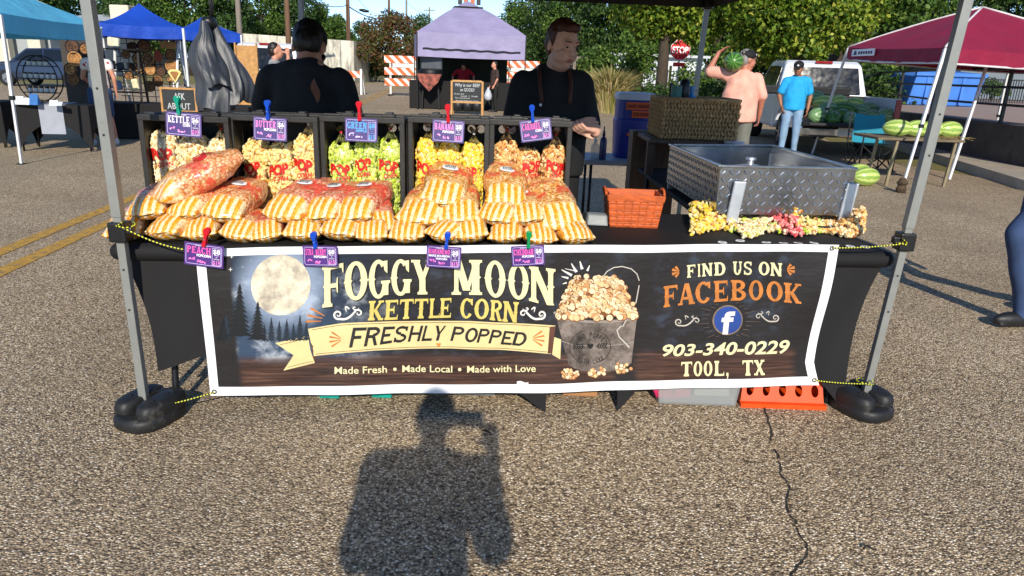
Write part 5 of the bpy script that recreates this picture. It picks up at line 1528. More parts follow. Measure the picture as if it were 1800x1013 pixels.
mb.build('rim', M_STST, t, bevel=.003)
# lining and floor
mb = MB(); ctr = (FLc + FRc + BLc + BRc) / 4; ins = [q + (ctr - q) * .03 for q in (FLc, FRc, BRc, BLc)]
for a, b in zip(ins, ins[1:] + ins[:1]): mb.add([(a.x, a.y, .80), (b.x, b.y, .80), (b.x, b.y, .992), (a.x, a.y, .992)], [(0, 1, 2, 3)])
mb.add([(q.x, q.y, .82) for q in ins], [(0, 1, 2, 3)]); mb.build('lining', M_STST, t)
mb = MB(); kc = G(1340, 284, .92); kc = Vector((1.35, 4.15, .822))
mb.lathe([(.12, 0), (.13, .03), (.13, .07), (.115, .085), (.05, .10), (.02, .105), (.018, .125), (.03, .13), (.028, .142), (0.005, .145)], kc, 24); mb.build('kettle_lid', M_ALU, t, smooth=True, auto=40)
for i, (q, wd) in enumerate(((FLc, 0), (FRc, 0), (BLc, 0), (BRc, 0))):
    mb = MB(); cc = ctr - q; cc.z = 0; cc.normalize()
    if i < 2:
        x = q.x + (.075 if i == 0 else -.03); y = q.y - .022
        mb.hexa([(x - .028, y - .004, TZ + .02), (x + .028, y - .004, TZ + .02), (x + .028, y + .016, TZ + .02), (x - .028, y + .016, TZ + .02), (x - .028 + .022, y - .0, .985 - .05), (x + .028 + .022, y, .985 - .05), (x + .028 + .022, y + .016, .985 - .05), (x - .028 + .022, y + .016, .985 - .05)])
    else:
        mb.box((q.x + (.03 if i == 2 else -.03), q.y - .012, (TZ + .96) / 2), (.05, .016, .96 - TZ))
    mb.build('corner_post', M_ALU, t, bevel=.004)
# side table carrying the cooker
t = thing('side_table', 'black topped folding table carrying the steel popcorn bin', 'table', (1.28, 4.45, 0))
mb = MB(); mb.hexa([(.93, 3.52, TZ), (1.74, 3.60, TZ), (1.68, 5.38, TZ), (.90, 5.32, TZ), (.93, 3.52, TZ + .03), (1.74, 3.60, TZ + .03), (1.68, 5.38, TZ + .03), (.90, 5.32, TZ + .03)]); mb.build('tabletop', M_CLOTH, t, bevel=.008)
for x, y in ((.98, 3.65), (1.68, 3.7), (1.62, 5.2), (.96, 5.2)):
    mb = MB(); mb.tube([(x, y, TZ), (x, y, 0)], .014, 8); mb.build('leg', M_DARKTUBE, t, smooth=True)

# ================================================================== WOVEN HAMPER ON A WOODEN STAND
M_SEAG = mat('seagrass_weave', '#b08d60', .85, var=.3, scale=30, dirt=('#765a38', 20, .62))
M_DWOOD = mat('dark_brown_wood', '#5c4431', .65, var=.3, scale=6, bump=.15, bscale=30, stretch=(6, 6, 1))
a = W(1168, 172, 4.8); b = W(1302, 180, 4.8); zt = 1.255; zb = 1.00
t = thing('seagrass_basket', 'large rectangular seagrass basket holding kitchen tools on the dark wooden stand', 'basket', ((a.x + b.x) / 2, 5.0, zb))
for nm, p0, p1 in (('woven_side', Vector((a.x, 4.8, 0)), Vector((b.x, 4.8, 0))), ('woven_side', Vector((a.x - .0, 5.28, 0)), Vector((a.x, 4.8, 0))), ('woven_side', Vector((b.x, 4.8, 0)), Vector((b.x, 5.28, 0))), ('woven_side', Vector((b.x, 5.28, 0)), Vector((a.x, 5.28, 0)))):
    mb = MB(); dx = p1 - p0; L = dx.length; dx.normalize(); n = Vector((dx.y, -dx.x, 0)); nc = int(L / .021); nr = 9
    for r in range(nr):
        for c in range(nc):
            cc = p0 + dx * ((c + .5) * L / nc) + Vector((0, 0, zb + (r + .5) * (zt - zb) / nr)) + n * (.004 if (r + c) % 2 else -.003)
            Mx = Matrix((dx, n, Vector((0, 0, 1)))).transposed() @ Matrix.Rotation(R_(62 if r % 2 else -62), 3, 'Y')
            mb.ell(cc, (.021, .009, .0095), 7, 5, M=Mx)
    mb.hexa([p0 + Vector((0, 0, zb)) - n * .012, p1 + Vector((0, 0, zb)) - n * .012, p1 + Vector((0, 0, zb)) - n * .02, p0 + Vector((0, 0, zb)) - n * .02, p0 + Vector((0, 0, zt)) - n * .012, p1 + Vector((0, 0, zt)) - n * .012, p1 + Vector((0, 0, zt)) - n * .02, p0 + Vector((0, 0, zt)) - n * .02])
    mb.build(nm, M_SEAG, t, smooth=True)
mb = MB(); mb.tube([(a.x, 4.8, zt), (b.x, 4.8, zt), (b.x, 5.28, zt), (a.x, 5.28, zt)], .011, 8, closed=True); mb.build('rim', M_SEAG, t, smooth=True)
mb = MB(); mb.box(((a.x + b.x) / 2, 5.04, zb + .006), (b.x - a.x - .04, .44, .012)); mb.build('basket_floor', M_SEAG, t)
t2 = thing('wooden_stand', 'dark brown wooden stand beneath the seagrass basket', 'stand', ((a.x + b.x) / 2, 5.3, 0))
mb = MB(); mb.box((1.03, 5.50, .498), (.34, .20, .995)); mb.box((1.16, 5.05, .98), (.56, .52, .03)); mb.build('stand_body', M_DWOOD, t2, bevel=.006)
mb = MB(); mb.box((.90, 4.86, .87), (.05, .05, .23)); mb.box((1.40, 4.86, .87), (.05, .05, .23)); mb.build_apart('leg', M_DWOOD, t2, bevel=.004)
mb = MB(); c = W(1240, 251, 4.95); mb.box((c.x, 5.0, .93), (.30, .22, .06)); mb.single('cardboard_box', M_CARD, 'flat brown cardboard box tucked under the seagrass basket', 'cardboard box', bevel=.003)
mb = MB(); c = W(1291, 250, 4.75)
for i in range(5): mb.lathe([(.062, 0), (.068, .006), (.068, .010), (.06, .013)], (c.x, 4.75, .93 + i * .0145), 24)
mb.single('lid_stack', mat('white_plastic', '#d9dadc', .4), 'stack of white plastic lids behind the steel bin', 'lids', smooth=True, auto=35)
def tool(px, py, py2, Y, h, r, nm, lab, cat, prof=None):
    a_ = W(px, py, Y); mb = MB(); mb.lathe([(rr_, (a_.z - 1.01) * zz) for rr_, zz in prof], (a_.x, Y, 1.012), 14); return mb.single(nm, h, lab, cat, smooth=True, auto=50)
tool(1205, 140, 170, 5.05, mat('black_rubber_grip', '#111213', .4), .02, 'spatula', 'tall black spatula standing in the seagrass basket', 'spatula', [(.012, 0), (.012, .45), (.018, .55), (.034, .7), (.036, .95), (.02, 1.0)])
tool(1217, 152, 170, 5.1, mat('blue_bottle_plastic', '#2f7fc0', .25), .03, 'spray_bottle', 'blue capped bottle poking out of the seagrass basket', 'bottle', [(.035, 0), (.036, .7), (.03, .78), (.014, .84), (.014, .9), (.022, .91), (.022, 1.0)])
tool(1190, 152, 170, 5.0, mat('teal_cup_plastic', '#2f6f68', .4), .03, 'cup', 'teal cup standing in the seagrass basket', 'cup', [(.03, 0), (.034, .4), (.038, 1.0), (.034, 1.0), (.03, .5)])
tool(1180, 146, 170, 5.12, mat('black_rubber_grip', '#111213', .4), .03, 'ladle', 'black handled ladle leaning in the seagrass basket', 'ladle', [(.02, 0), (.008, .2), (.008, .85), (.012, .9), (.010, 1.0)])

# ================================================================== HAND WASHING STATION
Yk = 6.25; zk = W(1100, 279, Yk).z
t = thing('folding_table', 'pale grey folding table under the blue water cooler', 'table', (.85, 6.3, 0))
a = W(1028, 284, 6.05); b = W(1150, 288, 6.05)
mb = MB(); mb.box(((a.x + 1.35) / 2, 6.35, zk - .02), (1.35 - a.x, .62, .04)); mb.build('tabletop', mat('grey_plastic_top', '#8f949c', .5), t, bevel=.008)
for x in (a.x + .06, 1.28):
    for y in (6.1, 6.6):
        mb = MB(); mb.tube([(x, y, zk - .03), (x, y, 0)], .013, 8); mb.build('leg', M_DARKTUBE, t, smooth=True)
l = W(1080, 279, Yk); r = W(1146, 279, Yk); wC = r.x - l.x; cx = (l.x + r.x) / 2; hC = W(1113, 176, Yk).z - zk
M_NAVY = mat('blue_cooler_plastic', '#1f2f86', .4, var=.08)
t = thing('water_cooler', 'blue drinks cooler with white lid and orange HAND WASHING STATION labels', 'water cooler', (cx, Yk + wC / 2, zk))
def rsq(w, z, e=.12, n=28): return [(cx + w / 2 * math.copysign(abs(math.cos(q)) ** .45, math.cos(q)), Yk + wC / 2 + w / 2 * math.copysign(abs(math.sin(q)) ** .45, math.sin(q)), z) for q in [2 * math.pi * i / n for i in range(n)]]
def rstack(rings):
    mb = MB(); n = len(rings[0])
    for q in rings: mb.v += q
    for i in range(len(rings) - 1):
        for j in range(n): mb.f.append((i * n + j, i * n + (j + 1) % n, (i + 1) * n + (j + 1) % n, (i + 1) * n + j)); mb.m.append(0)
    mb.f.append(tuple((len(rings) - 1) * n + j for j in range(n))); mb.m.append(0); mb.f.append(tuple(reversed(range(n)))); mb.m.append(0)
    return mb
rstack([rsq(wC * .93, zk), rsq(wC * .96, zk + .02), rsq(wC * 1.04, zk + hC * .6), rsq(wC * 1.04, zk + hC * .66), rsq(wC * .98, zk + hC * .68), rsq(wC * .98, zk + hC)]).build('cooler_body', M_NAVY, t, smooth=True, auto=40)
rstack([rsq(wC * 1.04, zk + hC), rsq(wC * 1.05, zk + hC + .035), rsq(wC * .98, zk + hC + .055), rsq(wC * .8, zk + hC + .06)]).build('lid', mat('white_cooler_lid', '#b9bdc6', .45), t, smooth=True, auto=40)
yf = Yk - wC * .022
mb = MB(); M_OLB = mat('orange_label', '#d2571e', .6)
mb.box((cx + .02, yf - .006, zk + hC * .90), (wC * .72, .006, .062)); mb.box((cx + .03, yf - .006, zk + hC * .765), (wC * .46, .006, .058)); mb.box((cx + .02, yf - .014, zk + hC * .42), (wC * .58, .006, .026)); mb.build_apart('orange_label', M_OLB, t)
mb = MB(); mk = mat('brown_label_ink', '#5b2412', .6)
text_into(mb, 'HAND WASHING', lambda x, y, d: Vector((x, yf - .0105, y)), cx + .02 - wC * .33, cx + .02 + wC * .33, zk + hC * .90 - .014, zk + hC * .90 + .014, 0, .04); text_into(mb, 'STATION', lambda x, y, d: Vector((x, yf - .0105, y)), cx + .03 - wC * .2, cx + .03 + wC * .2, zk + hC * .765 - .014, zk + hC * .765 + .014, 0, .04); mb.build_apart('label_lettering', mk, t)
mb = MB(); text_into(mb, 'IGLOO', lambda x, y, d: Vector((x, yf - .0195, y)), cx - .04, cx + .09, zk + hC * .42, zk + hC * .42 + .028, 0, .05); mb.build('brand_lettering', M_LAV, t)
mb = MB(); mb.lathe([(.022, 0), (.022, .02), (.012, .024), (.012, .05)], (cx + .03, yf - .005, zk + .075), 14, M=Matrix.Rotation(R_(90), 3, 'X')); mb.tube([(cx + .03, yf - .05, zk + .085), (cx + .03, yf - .055, zk + .04)], [.013, .009], 10); mb.build('spout', mat('white_plastic', '#d9dadc', .4), t, smooth=True, auto=40)
def bottle(px, py, h, r, m, lab, nm, cat, pump=False):
    c = W(px, py, 6.12); c.z = zk; mb = MB(); mb.lathe([(r * .95, 0), (r, .01), (r, h * .65), (r * .8, h * .74), (r * .35, h * .8), (r * .35, h)], c, 18)
    t = thing(nm, lab, cat, c); mb.build('bottle_body', m, t, smooth=True, auto=50)
    mb = MB(); mb.lathe([(r * .45, h * .82), (r * .45, h * .92), (r * .18, h * .93), (r * .18, h * 1.15)], c, 12)
    if pump: mb.tube([(c.x, c.y, c.z + h * 1.14), (c.x - .03, c.y - .01, c.z + h * 1.15), (c.x - .045, c.y - .01, c.z + h * 1.08)], .006, 8)
    mb.build('cap', mat('white_plastic', '#d9dadc', .4) if pump else M_BLKP, t, smooth=True, auto=50)
bottle(1045, 276, .17, .036, M_CLOUDY, 'clear soap bottle with white pump on the grey table', 'soap_bottle', 'soap bottle', True)
bottle(1059, 274, .24, .03, mat('deep_blue_bottle', '#232a5c', .3), 'tall dark blue bottle beside the soap pump', 'bottle', 'bottle')
mb = MB(); c = G(1064, 383, TZ); c = Vector((.39, 3.28, TZ + .005))
mb.hexa([(c.x - .05, c.y, c.z), (c.x + .05, c.y - .01, c.z), (c.x + .05, c.y + .09, c.z), (c.x - .05, c.y + .1, c.z), (c.x - .045, c.y + .02, c.z + .05), (c.x + .045, c.y + .01, c.z + .05), (c.x + .045, c.y + .07, c.z + .05), (c.x - .045, c.y + .08, c.z + .05)])
mb.single('napkin_box', M_CLOUDY, 'small clear box of purple items left of the orange basket', 'box', bevel=.006)
# ================================================================== PEOPLE
def skinmat(n, h):
    k = NT(n); v = k.coord('Object'); c = hexc(h); f = k.noise(v, 22, 4)
    cc = k.ramp(f, [(.3, tuple(x * .84 for x in c)), (.7, tuple(min(1, x * 1.1) for x in c))]); k.l(cc, k.p.inputs['Base Color']); k.set(Roughness=.5)
    k.p.inputs['Subsurface Weight'].default_value = .08; k.p.inputs['Subsurface Radius'].default_value = (.02, .008, .004); return k.m
SK_F = skinmat('pale_skin', '#dba890'); SK_L = skinmat('fair_skin', '#c98d72'); SK_P = skinmat('pink_skin', '#b5745c'); SK_T = skinmat('tan_skin', '#9c6a4c')
def cloth(n, h, bump=.25, var=.16): return mat(n, h, .85, var=var, scale=7, bump=bump, bscale=26)
M_BTEE = cloth('black_cotton', '#151516'); M_JEAN = cloth('light_blue_denim', '#7f9cb8'); M_DJEAN = cloth('dark_denim', '#33486e'); M_PINKT = cloth('salmon_cotton', '#e6a692')
M_CYAN = cloth('bright_blue_cotton', '#1fa0dc'); M_KHAKI = cloth('grey_shorts_cotton', '#6f6f66'); M_REDT = cloth('red_cotton', '#b0182a'); M_GREYT = cloth('grey_cotton', '#8b8e92')
M_WHITET = NT('white_floral_cotton'); k = M_WHITET; v = k.coord('Object'); vo = k.voro(v, 11); c = k.mix(k.ramp(vo.outputs['Distance'], [(.20, (1, 1, 1)), (.26, (0, 0, 0))]), '#e3dcd6', '#a8233f'); k.l(c, k.p.inputs['Base Color']); k.set(Roughness=.85); M_WHITET = k.m
M_SHOE = mat('white_sneaker', '#d8d8d6', .6); M_DSHOE = mat('dark_shoe', '#1b1b1d', .5); M_BHAIR = mat('dark_hair', '#1a120d', .5, var=.4, scale=60, stretch=(1, 1, .2)); M_AHAIR = mat('auburn_hair', '#4e2616', .5, var=.4, scale=60, bump=.4, bscale=80, stretch=(1, 1, .25))
M_GHAIR = mat('grey_hair', '#8a8580', .6); M_EYEW = mat('eye_white', '#a39a92', .3); M_EYED = mat('dark_iris', '#15100c', .2); M_LIP = mat('lip_tone', '#b0685c', .5); M_BROW = mat('brow_hair', '#4a2c1c', .7)
def capsule(mb, a, b, ra, rb, n=14):
    a = Vector(a); b = Vector(b); d = (b - a)
    if d.length < 1e-5: d = Vector((0, 0, 1))
    d.normalize(); P = []; Q = []
    for kx in (12, 35, 60, 90): P.append(a - d * ra * math.cos(R_(kx))); Q.append(ra * math.sin(R_(kx)))
    for kx in (90, 60, 35, 12): P.append(b + d * rb * math.cos(R_(kx))); Q.append(rb * math.sin(R_(kx)))
    mb.tube(P, Q, n)
def remesh(name, mb, voxel, material, parent, smooth=5, wrinkle=0.0, wf=14):
    me = mb.mesh(name + '_src', [material]); ob = bpy.data.objects.new(name + '_src', me); COL.objects.link(ob)
    r = ob.modifiers.new('r', 'REMESH'); r.mode = 'VOXEL'; r.voxel_size = voxel
    s = ob.modifiers.new('s', 'SMOOTH'); s.iterations = smooth; s.factor = .5
    dg = bpy.context.evaluated_depsgraph_get(); out = bpy.data.meshes.new_from_object(ob.evaluated_get(dg))
    bpy.data.objects.remove(ob); bpy.data.meshes.remove(me)
    out.name = name
    if wrinkle:
        n = len(out.vertices); co = np.empty(n * 3); out.vertices.foreach_get('co', co); no = np.empty(n * 3); out.vertices.foreach_get('normal', no)
        co = co.reshape(-1, 3); no = no.reshape(-1, 3)
        am = np.array([mnoise.noise(Vector((p[0] * wf, p[1] * wf, p[2] * wf * .55))) for p in co]) * wrinkle
        co += no * am[:, None]; out.vertices.foreach_set('co', co.ravel()); out.update()
    if not out.materials: out.materials.append(material)
    out.polygons.foreach_set('use_smooth', [True] * len(out.polygons))
    o = bpy.data.objects.new(name, out); COL.objects.link(o)
    if parent is not None: o.parent = parent
    return o
def hand_cones(mb, w, d, n, side, curl=.45, s=1.0):
    """w wrist, d pointing along the hand, n out of the palm; side +1 puts the thumb on d x n"""
    w = Vector(w); d = Vector(d).normalized(); n = Vector(n); n = (n - d * n.dot(d)).normalized(); l = d.cross(n) * side
    for kx in range(4): capsule(mb, w + l * (.012 - .008 * kx) * s, w + d * .088 * s + l * (.030 - .020 * kx) * s, .015 * s, .0125 * s, 8)
    for kx, L in enumerate((.070, .078, .073, .058)):
        p = w + d * .088 * s + l * (.031 - .021 * kx) * s; dd = d + l * (.10 - .07 * kx)
        for j, fr in enumerate((.46, .31, .25)):
            ang = curl * (.55 + .35 * j + .06 * kx); q = (dd * math.cos(ang) + n * math.sin(ang)).normalized()
            e = p + q * L * fr * s; capsule(mb, p, e, (.0098 - .0012 * j) * s, (.0090 - .0014 * j) * s, 8); dd = q; p = e
    p = w + d * .025 * s + l * .022 * s; q = (d * .62 + l * .70 + n * .30).normalized()
    for L, r in ((.042, .0135), (.032, .0105), (.026, .009)):
        e = p + q * L * s; capsule(mb, p, e, r * s, r * .9 * s, 8); p = e; q = (q + d * .35 + n * .25 * curl).normalized()
def person(label, loc, rz, h=1.72, g=1.0, belly=1.0, arms=None, legs=None, head=(0, 0, 0), skin=None, top=None, sleeve=.72, bottom=None, long=True, shoe=None, hair=None, hair_m=None, cap=None, vox=.012, hem=.86,
           lean=0.0, group=None, hands=True, extra=None, face=True, curl=(.45, .45), palms=None):
    t = thing('person', label, 'person', (0, 0, 0), group)
    A = dict(sh_l=(.180, 0, 1.385), el_l=(.245, .03, 1.12), wr_l=(.25, -.05, .885), sh_r=(-.180, 0, 1.385), el_r=(-.245, .03, 1.12), wr_r=(-.25, -.05, .885)); A.update(arms or {})
    Lg = dict(hp_l=(.095, 0, .90), kn_l=(.105, -.015, .50), an_l=(.115, .02, .085), hp_r=(-.095, 0, .90), kn_r=(-.105, -.015, .50), an_r=(-.115, .02, .085)); Lg.update(legs or {})
    V = {a: Vector(b) for a, b in list(A.items()) + list(Lg.items())}
    for a in ('sh_l', 'sh_r'): V[a].x *= (.80 + .20 * g)
    HC = Vector((0, -.025, 1.605)); NK = Vector((0, .012, 1.45))
    Mh = Matrix.Rotation(R_(head[0]), 3, 'Z') @ Matrix.Rotation(R_(head[1]), 3, 'X') @ Matrix.Rotation(R_(head[2]), 3, 'Y')
    def hp(x, y, z): return NK + Mh @ (Vector((x, y, z)) + HC - NK)
    def torso(mb, inf, low=.86):
        mb.ell((0, .005, 1.29), (.150 * g + inf, .105 * (g + .0) + inf, .175 + inf), 18, 12)
        mb.ell((0, -.02 * (belly - 1) * 3, 1.09), (.142 * g * belly + inf, .112 * g * belly + inf, .19 + inf), 18, 12)
        mb.ell((0, .012, .945), (.158 * g + inf, .118 * g + inf, .12 + inf), 18, 12); mb.ell((0, .004, 1.19), (.146 * g * (.5 + .5 * belly) + inf, .108 * g + inf, .17 + inf), 18, 12); mb.ell((0, .006, 1.01), (.150 * g * (.5 + .5 * belly) + inf, .115 * g + inf, .13 + inf), 18, 12)
        [capsule(mb, Vector((.045 * q_, .014, 1.418 if inf else 1.41)), V[s_] * .86 + Vector((0, 0, .172)), .058 + inf, .054 + inf) for s_, q_ in (('sh_l', 1), ('sh_r', -1))]
        capsule(mb, (0.05, .034, 1.432), (-.05, .034, 1.432), .050 + inf * .7, .050 + inf * .7) if inf else capsule(mb, (0.06, .012, 1.43), (-.06, .012, 1.43), .058, .058)
    def arm(mb, s, inf, frac=2.0, flare=1.0):
        a, b, c = V['sh_' + s], V['el_' + s], V['wr_' + s]; ga = .65 + .35 * g
        if frac >= 1: capsule(mb, a, b, .054 * ga + inf, .041 * ga + inf); capsule(mb, b, c, .040 * ga + inf, .027 * (.85 + .15 * g) + inf)
        else: e = a + (b - a) * frac; capsule(mb, a, e, .056 * ga + inf, .050 * ga * flare + inf)
    def leg(mb, s, inf, long=True):
        a, b, c = V['hp_' + s], V['kn_' + s], V['an_' + s]; gl = .75 + .25 * g
        if long: capsule(mb, a, b, .086 * gl + inf, .055 * gl + inf); capsule(mb, b, c, .054 * gl + inf, .036 * gl + inf)
        else: e = a + (b - a) * .92; capsule(mb, a, e, .090 * gl + inf, .070 * gl + inf)
    sk = MB(); torso(sk, 0)
    for s in 'lr':
        arm(sk, s, 0); leg(sk, s, 0)
        an = V['an_' + s]; capsule(sk, an - Vector((0, -.02, .04)), an + Vector((0, -.14, -.055)), .034, .026)
    capsule(sk, NK - Vector((0, 0, .06)), hp(0, .015, -.05), .056 * (.7 + .3 * g), .052 * (.7 + .3 * g))
    jw = .92 + .08 * g * 1.6
    sk.ell(hp(0, .01, .025), (.077, .098, .100), 18, 14, M=Mh); sk.ell(hp(0, -.028, -.045), (.060 * jw, .070, .072), 16, 12, M=Mh)
    sk.ell(hp(0, -.058, -.088), (.033 * jw, .032, .026), 10, 8, M=Mh)
    if belly > 1.1: sk.ell(hp(0, -.020, -.098), (.056, .058, .038), 12, 8, M=Mh); sk.ell(hp(.042, -.052, -.045), (.030, .032, .034), 10, 8, M=Mh); sk.ell(hp(-.042, -.052, -.045), (.030, .032, .034), 10, 8, M=Mh)
    capsule(sk, hp(0, -.083, .020), hp(0, -.106, -.022), .011, .0165, 8); capsule(sk, hp(.012, -.092, -.026), hp(-.012, -.092, -.026), .0115, .0115, 8)
    capsule(sk, hp(.042, -.078, .038), hp(-.042, -.078, .038), .014, .014, 8)      # brow ridge
    for s in (-1, 1): sk.ell(hp(.079 * s, .012, -.008), (.012, .022, .033), 8, 8, M=Mh @ Matrix.Rotation(.25 * s, 3, 'Z')); sk.ell(hp(.036 * s, -.072, -.022), (.024, .020, .020), 8, 6, M=Mh)
    capsule(sk, hp(.020, -.090, -.058), hp(-.020, -.090, -.058), .0085, .0085, 8)
    if hands:
        for i, s in enumerate('lr'):
            d = (V['wr_' + s] - V['el_' + s]).normalized(); n = Vector((-1 if s == 'l' else 1, .15, 0))
            sd = -1 if s == 'l' else 1
            if palms and s in palms: d, n, sd = Vector(palms[s][0]), Vector(palms[s][1]), palms[s][2]
            hand_cones(sk, V['wr_' + s], d, n, sd, curl[i])
    remesh('body', sk, vox if vox > .009 else .0062, skin, t, 3)
    # face parts
    if face:
        for s in (-1, 1):
            mb = MB(); mb.ell(hp(.033 * s, -.0865, .012), (.0135, .007, .0044), 12, 8, M=Mh); mb.ell(hp(.033 * s, -.0925, .011), (.0062, .003, .0055), 10, 8, m=1, M=Mh); mb.build('eye', [M_EYEW, M_EYED], t, smooth=True)
            mb = MB(); capsule(mb, hp(.048 * s, -.088, .041), hp(.018 * s, -.0985, .041), (.0030 if hair_m is M_AHAIR else .0042), (.0036 if hair_m is M_AHAIR else .0052), 6); mb.build('eyebrow', M_AHAIR if hair_m is M_AHAIR else M_BHAIR, t, smooth=True)
        mb = MB(); mb.ell(hp(0, -.0985, -.054), (.022, .006, .0048), 12, 6, M=Mh); mb.ell(hp(0, -.0975, -.063), (.019, .006, .0055), 12, 6, M=Mh); mb.build('mouth', M_LIP, t, smooth=True)
    if top:
        mb = MB(); torso(mb, .016)
        for s in 'lr': arm(mb, s, .014, sleeve, 1.12)
        bw = .5 + .5 * belly; mb.lathe([(1.02, hem), (1.04, hem + .05), (1.03, 1.06), (1.0, 1.18), (.90, 1.28), (.66, 1.35)], (0, .004 - .02 * (belly - 1) * 3, 0), 24, M=Matrix.Diagonal((.163 * g * bw + .012, .121 * g * bw + .012, 1)))
        remesh('shirt', mb, max(.011, vox), top, t, 9, .015, 11)
    if bottom:
        mb = MB(); mb.ell((0, .012, .935), (.163 * g, .124 * g, .13), 18, 12)
        for s in 'lr': leg(mb, s, .013, long)
        if long:
            for s in 'lr': capsule(mb, V['an_' + s] + Vector((0, 0, .05)), V['an_' + s] + Vector((0, 0, -.015)), .055, .058)
        remesh('trousers' if long else 'shorts', mb, max(.012, vox), bottom, t, 4, .010, 10)
    for s in 'lr':
        an = V['an_' + s]; mb = MB(); o_ = an - Vector((0, 0, .085))
        mb.ell(o_ + Vector((0, -.055, .038)), (.046, .135, .048), 16, 10); mb.ell(o_ + Vector((0, .03, .055)), (.040, .055, .055), 12, 8); mb.box(o_ + Vector((0, -.05, .008)), (.07, .22, .016))
        remesh('shoe', mb, .010, shoe or M_DSHOE, t, 3)
    if hair:
        mb = MB(); mb.ell(hp(0, .034, .047), (.082, .092, .090), 16, 12, M=Mh); mb.ell(hp(0, .05, .0), (.080, .075, .085), 14, 10, M=Mh)
        if hair == 'short_up':
            mb.ell(hp(0, -.012, .098), (.064, .062, .040), 14, 8, M=Mh); mb.ell(hp(.02, -.035, .110), (.045, .04, .028), 12, 8, M=Mh); mb.ell(hp(.0, .02, .112), (.055, .06, .034), 12, 8, M=Mh)
            for s in (-1, 1): mb.ell(hp(.074 * s, .008, .030), (.014, .030, .050), 8, 8, M=Mh)
        if hair == 'long':
            mb.ell(hp(0, -.015, .085), (.070, .075, .045), 14, 8, M=Mh); mb.ell(hp(0, .075, -.12), (.085, .050, .20), 14, 10, M=Mh)
        remesh('hair', mb, .009, hair_m or M_BHAIR, t, 2, .006, 50)
    if cap:
        mb = MB(); mb.ell(hp(0, .012, .058), (.092, .112, .078), 18, 12, M=Mh)
        br = MB(); br.ell(hp(0, -.118, .046), (.064, .062, .008), 16, 8, M=Mh @ Matrix.Rotation(R_(10), 3, 'X')); mb.merge(br)
        remesh('cap', mb, .008, cap, t, 3)
        mb = MB(); mb.ell(hp(0, -.103, .075), (.020, .006, .016), 8, 6, M=Mh); mb.build('cap_badge', M_WHI, t, smooth=True)
    if extra: extra(t, hp, V)
    t.location = loc; t.rotation_euler = (R_(lean), 0, rz); k_ = h / 1.735; t.scale = (k_, k_, k_)
    return t
M_CAPB = mat('black_cap_fabric', '#101012', .8)
# man behind the crates, back turned
def man_extra(t, hp, V):
    mb = MB(); c = Vector((-.105, .150, 1.335))
    mb.grid(lambda u, v: c + Vector(((u - .5) * .055 * math.sin(math.pi * (.1 + .8 * v)), .016 - .30 * ((u - .5) * .06 + 0.0) - .12 * abs(v - .5) * .1, (v - .5) * .095 + (u - .5) * .03)), 6, 6); mb.build('back_print', mat('rust_print', '#6b3a1e', .7), t)
mx = W(537, 130, 3.68).x
person('person in black t-shirt and black cap seen from behind the black crates', (mx, 3.68, 0), math.pi - .06, 1.655, 1.08, 1.10, arms=dict(sh_l=(.18, 0, 1.385), el_l=(.275, -.05, 1.165), wr_l=(.20, -.28, 1.09), el_r=(-.255, .03, 1.12), wr_r=(-.26, -.10, .90)),
       head=(6, 40, 0), skin=SK_L, top=M_BTEE, sleeve=.68, bottom=M_BTEE, hair='short', hair_m=M_BHAIR, cap=M_CAPB, vox=.0085, extra=man_extra)
# woman behind the table
def wom_extra(t, hp, V):
    mb = MB()
    for s in (-1, 1):
        mb.tube([(.075 * s, .03, 1.475), (.085 * s, -.055, 1.455), (.088 * s, -.118, 1.40), (.082 * s, -.158, 1.33), (.078 * s, -.172, 1.28)], .011, 8)
    mb.build_apart('apron_strap', mat('brown_leather_strap', '#4a2416', .6), t, smooth=True)
    mb = MB(); xs = .125
    for i in range(5): mb.box((xs - .03 + .014 * i, -.198 - .0 * i, 1.185 - .003 * i), (.010, .012, .016))
    mb.build('chest_print', mat('faded_red_print', '#8c2a22', .7), t)
    mb = MB()
    for i in range(4): mb.ell((xs - .02 + .014 * i, -.20, 1.14), (.009, .008, .009), 8, 6)
    mb.build('chest_print', mat('faded_white_print', '#a8a2a0', .7), t, smooth=True)
    mb = MB(); mb.ell((-.085, -.176, 1.27), (.008, .005, .008), 8, 6); mb.ell((.03, -.20, 1.20), (.006, .005, .006), 8, 6); mb.build_apart('pin_badge', M_WHI, t, smooth=True)
wx = W(972, 120, 4.1).x
person('person with auburn hair in black t-shirt and apron clasping hands behind the table', (wx, 4.1, 0), .10, 1.675, 1.12, 1.12, arms=dict(sh_r=(-.165, 0, 1.385), el_r=(-.215, -.03, 1.14), wr_r=(.085, -.255, 1.165), sh_l=(.165, 0, 1.385), el_l=(.225, -.06, 1.13), wr_l=(.215, -.265, 1.135)),
       head=(26, 15, 3), skin=SK_F, top=M_BTEE, sleeve=.86, bottom=M_BTEE, hair='short_up', hair_m=M_AHAIR, vox=.0085, extra=wom_extra, curl=(.62, .42),
       palms={'r': ((.95, -.15, .22), (.1, .75, -.6), -1), 'l': ((-.80, -.42, .12), (.1, .5, .85), 1)})
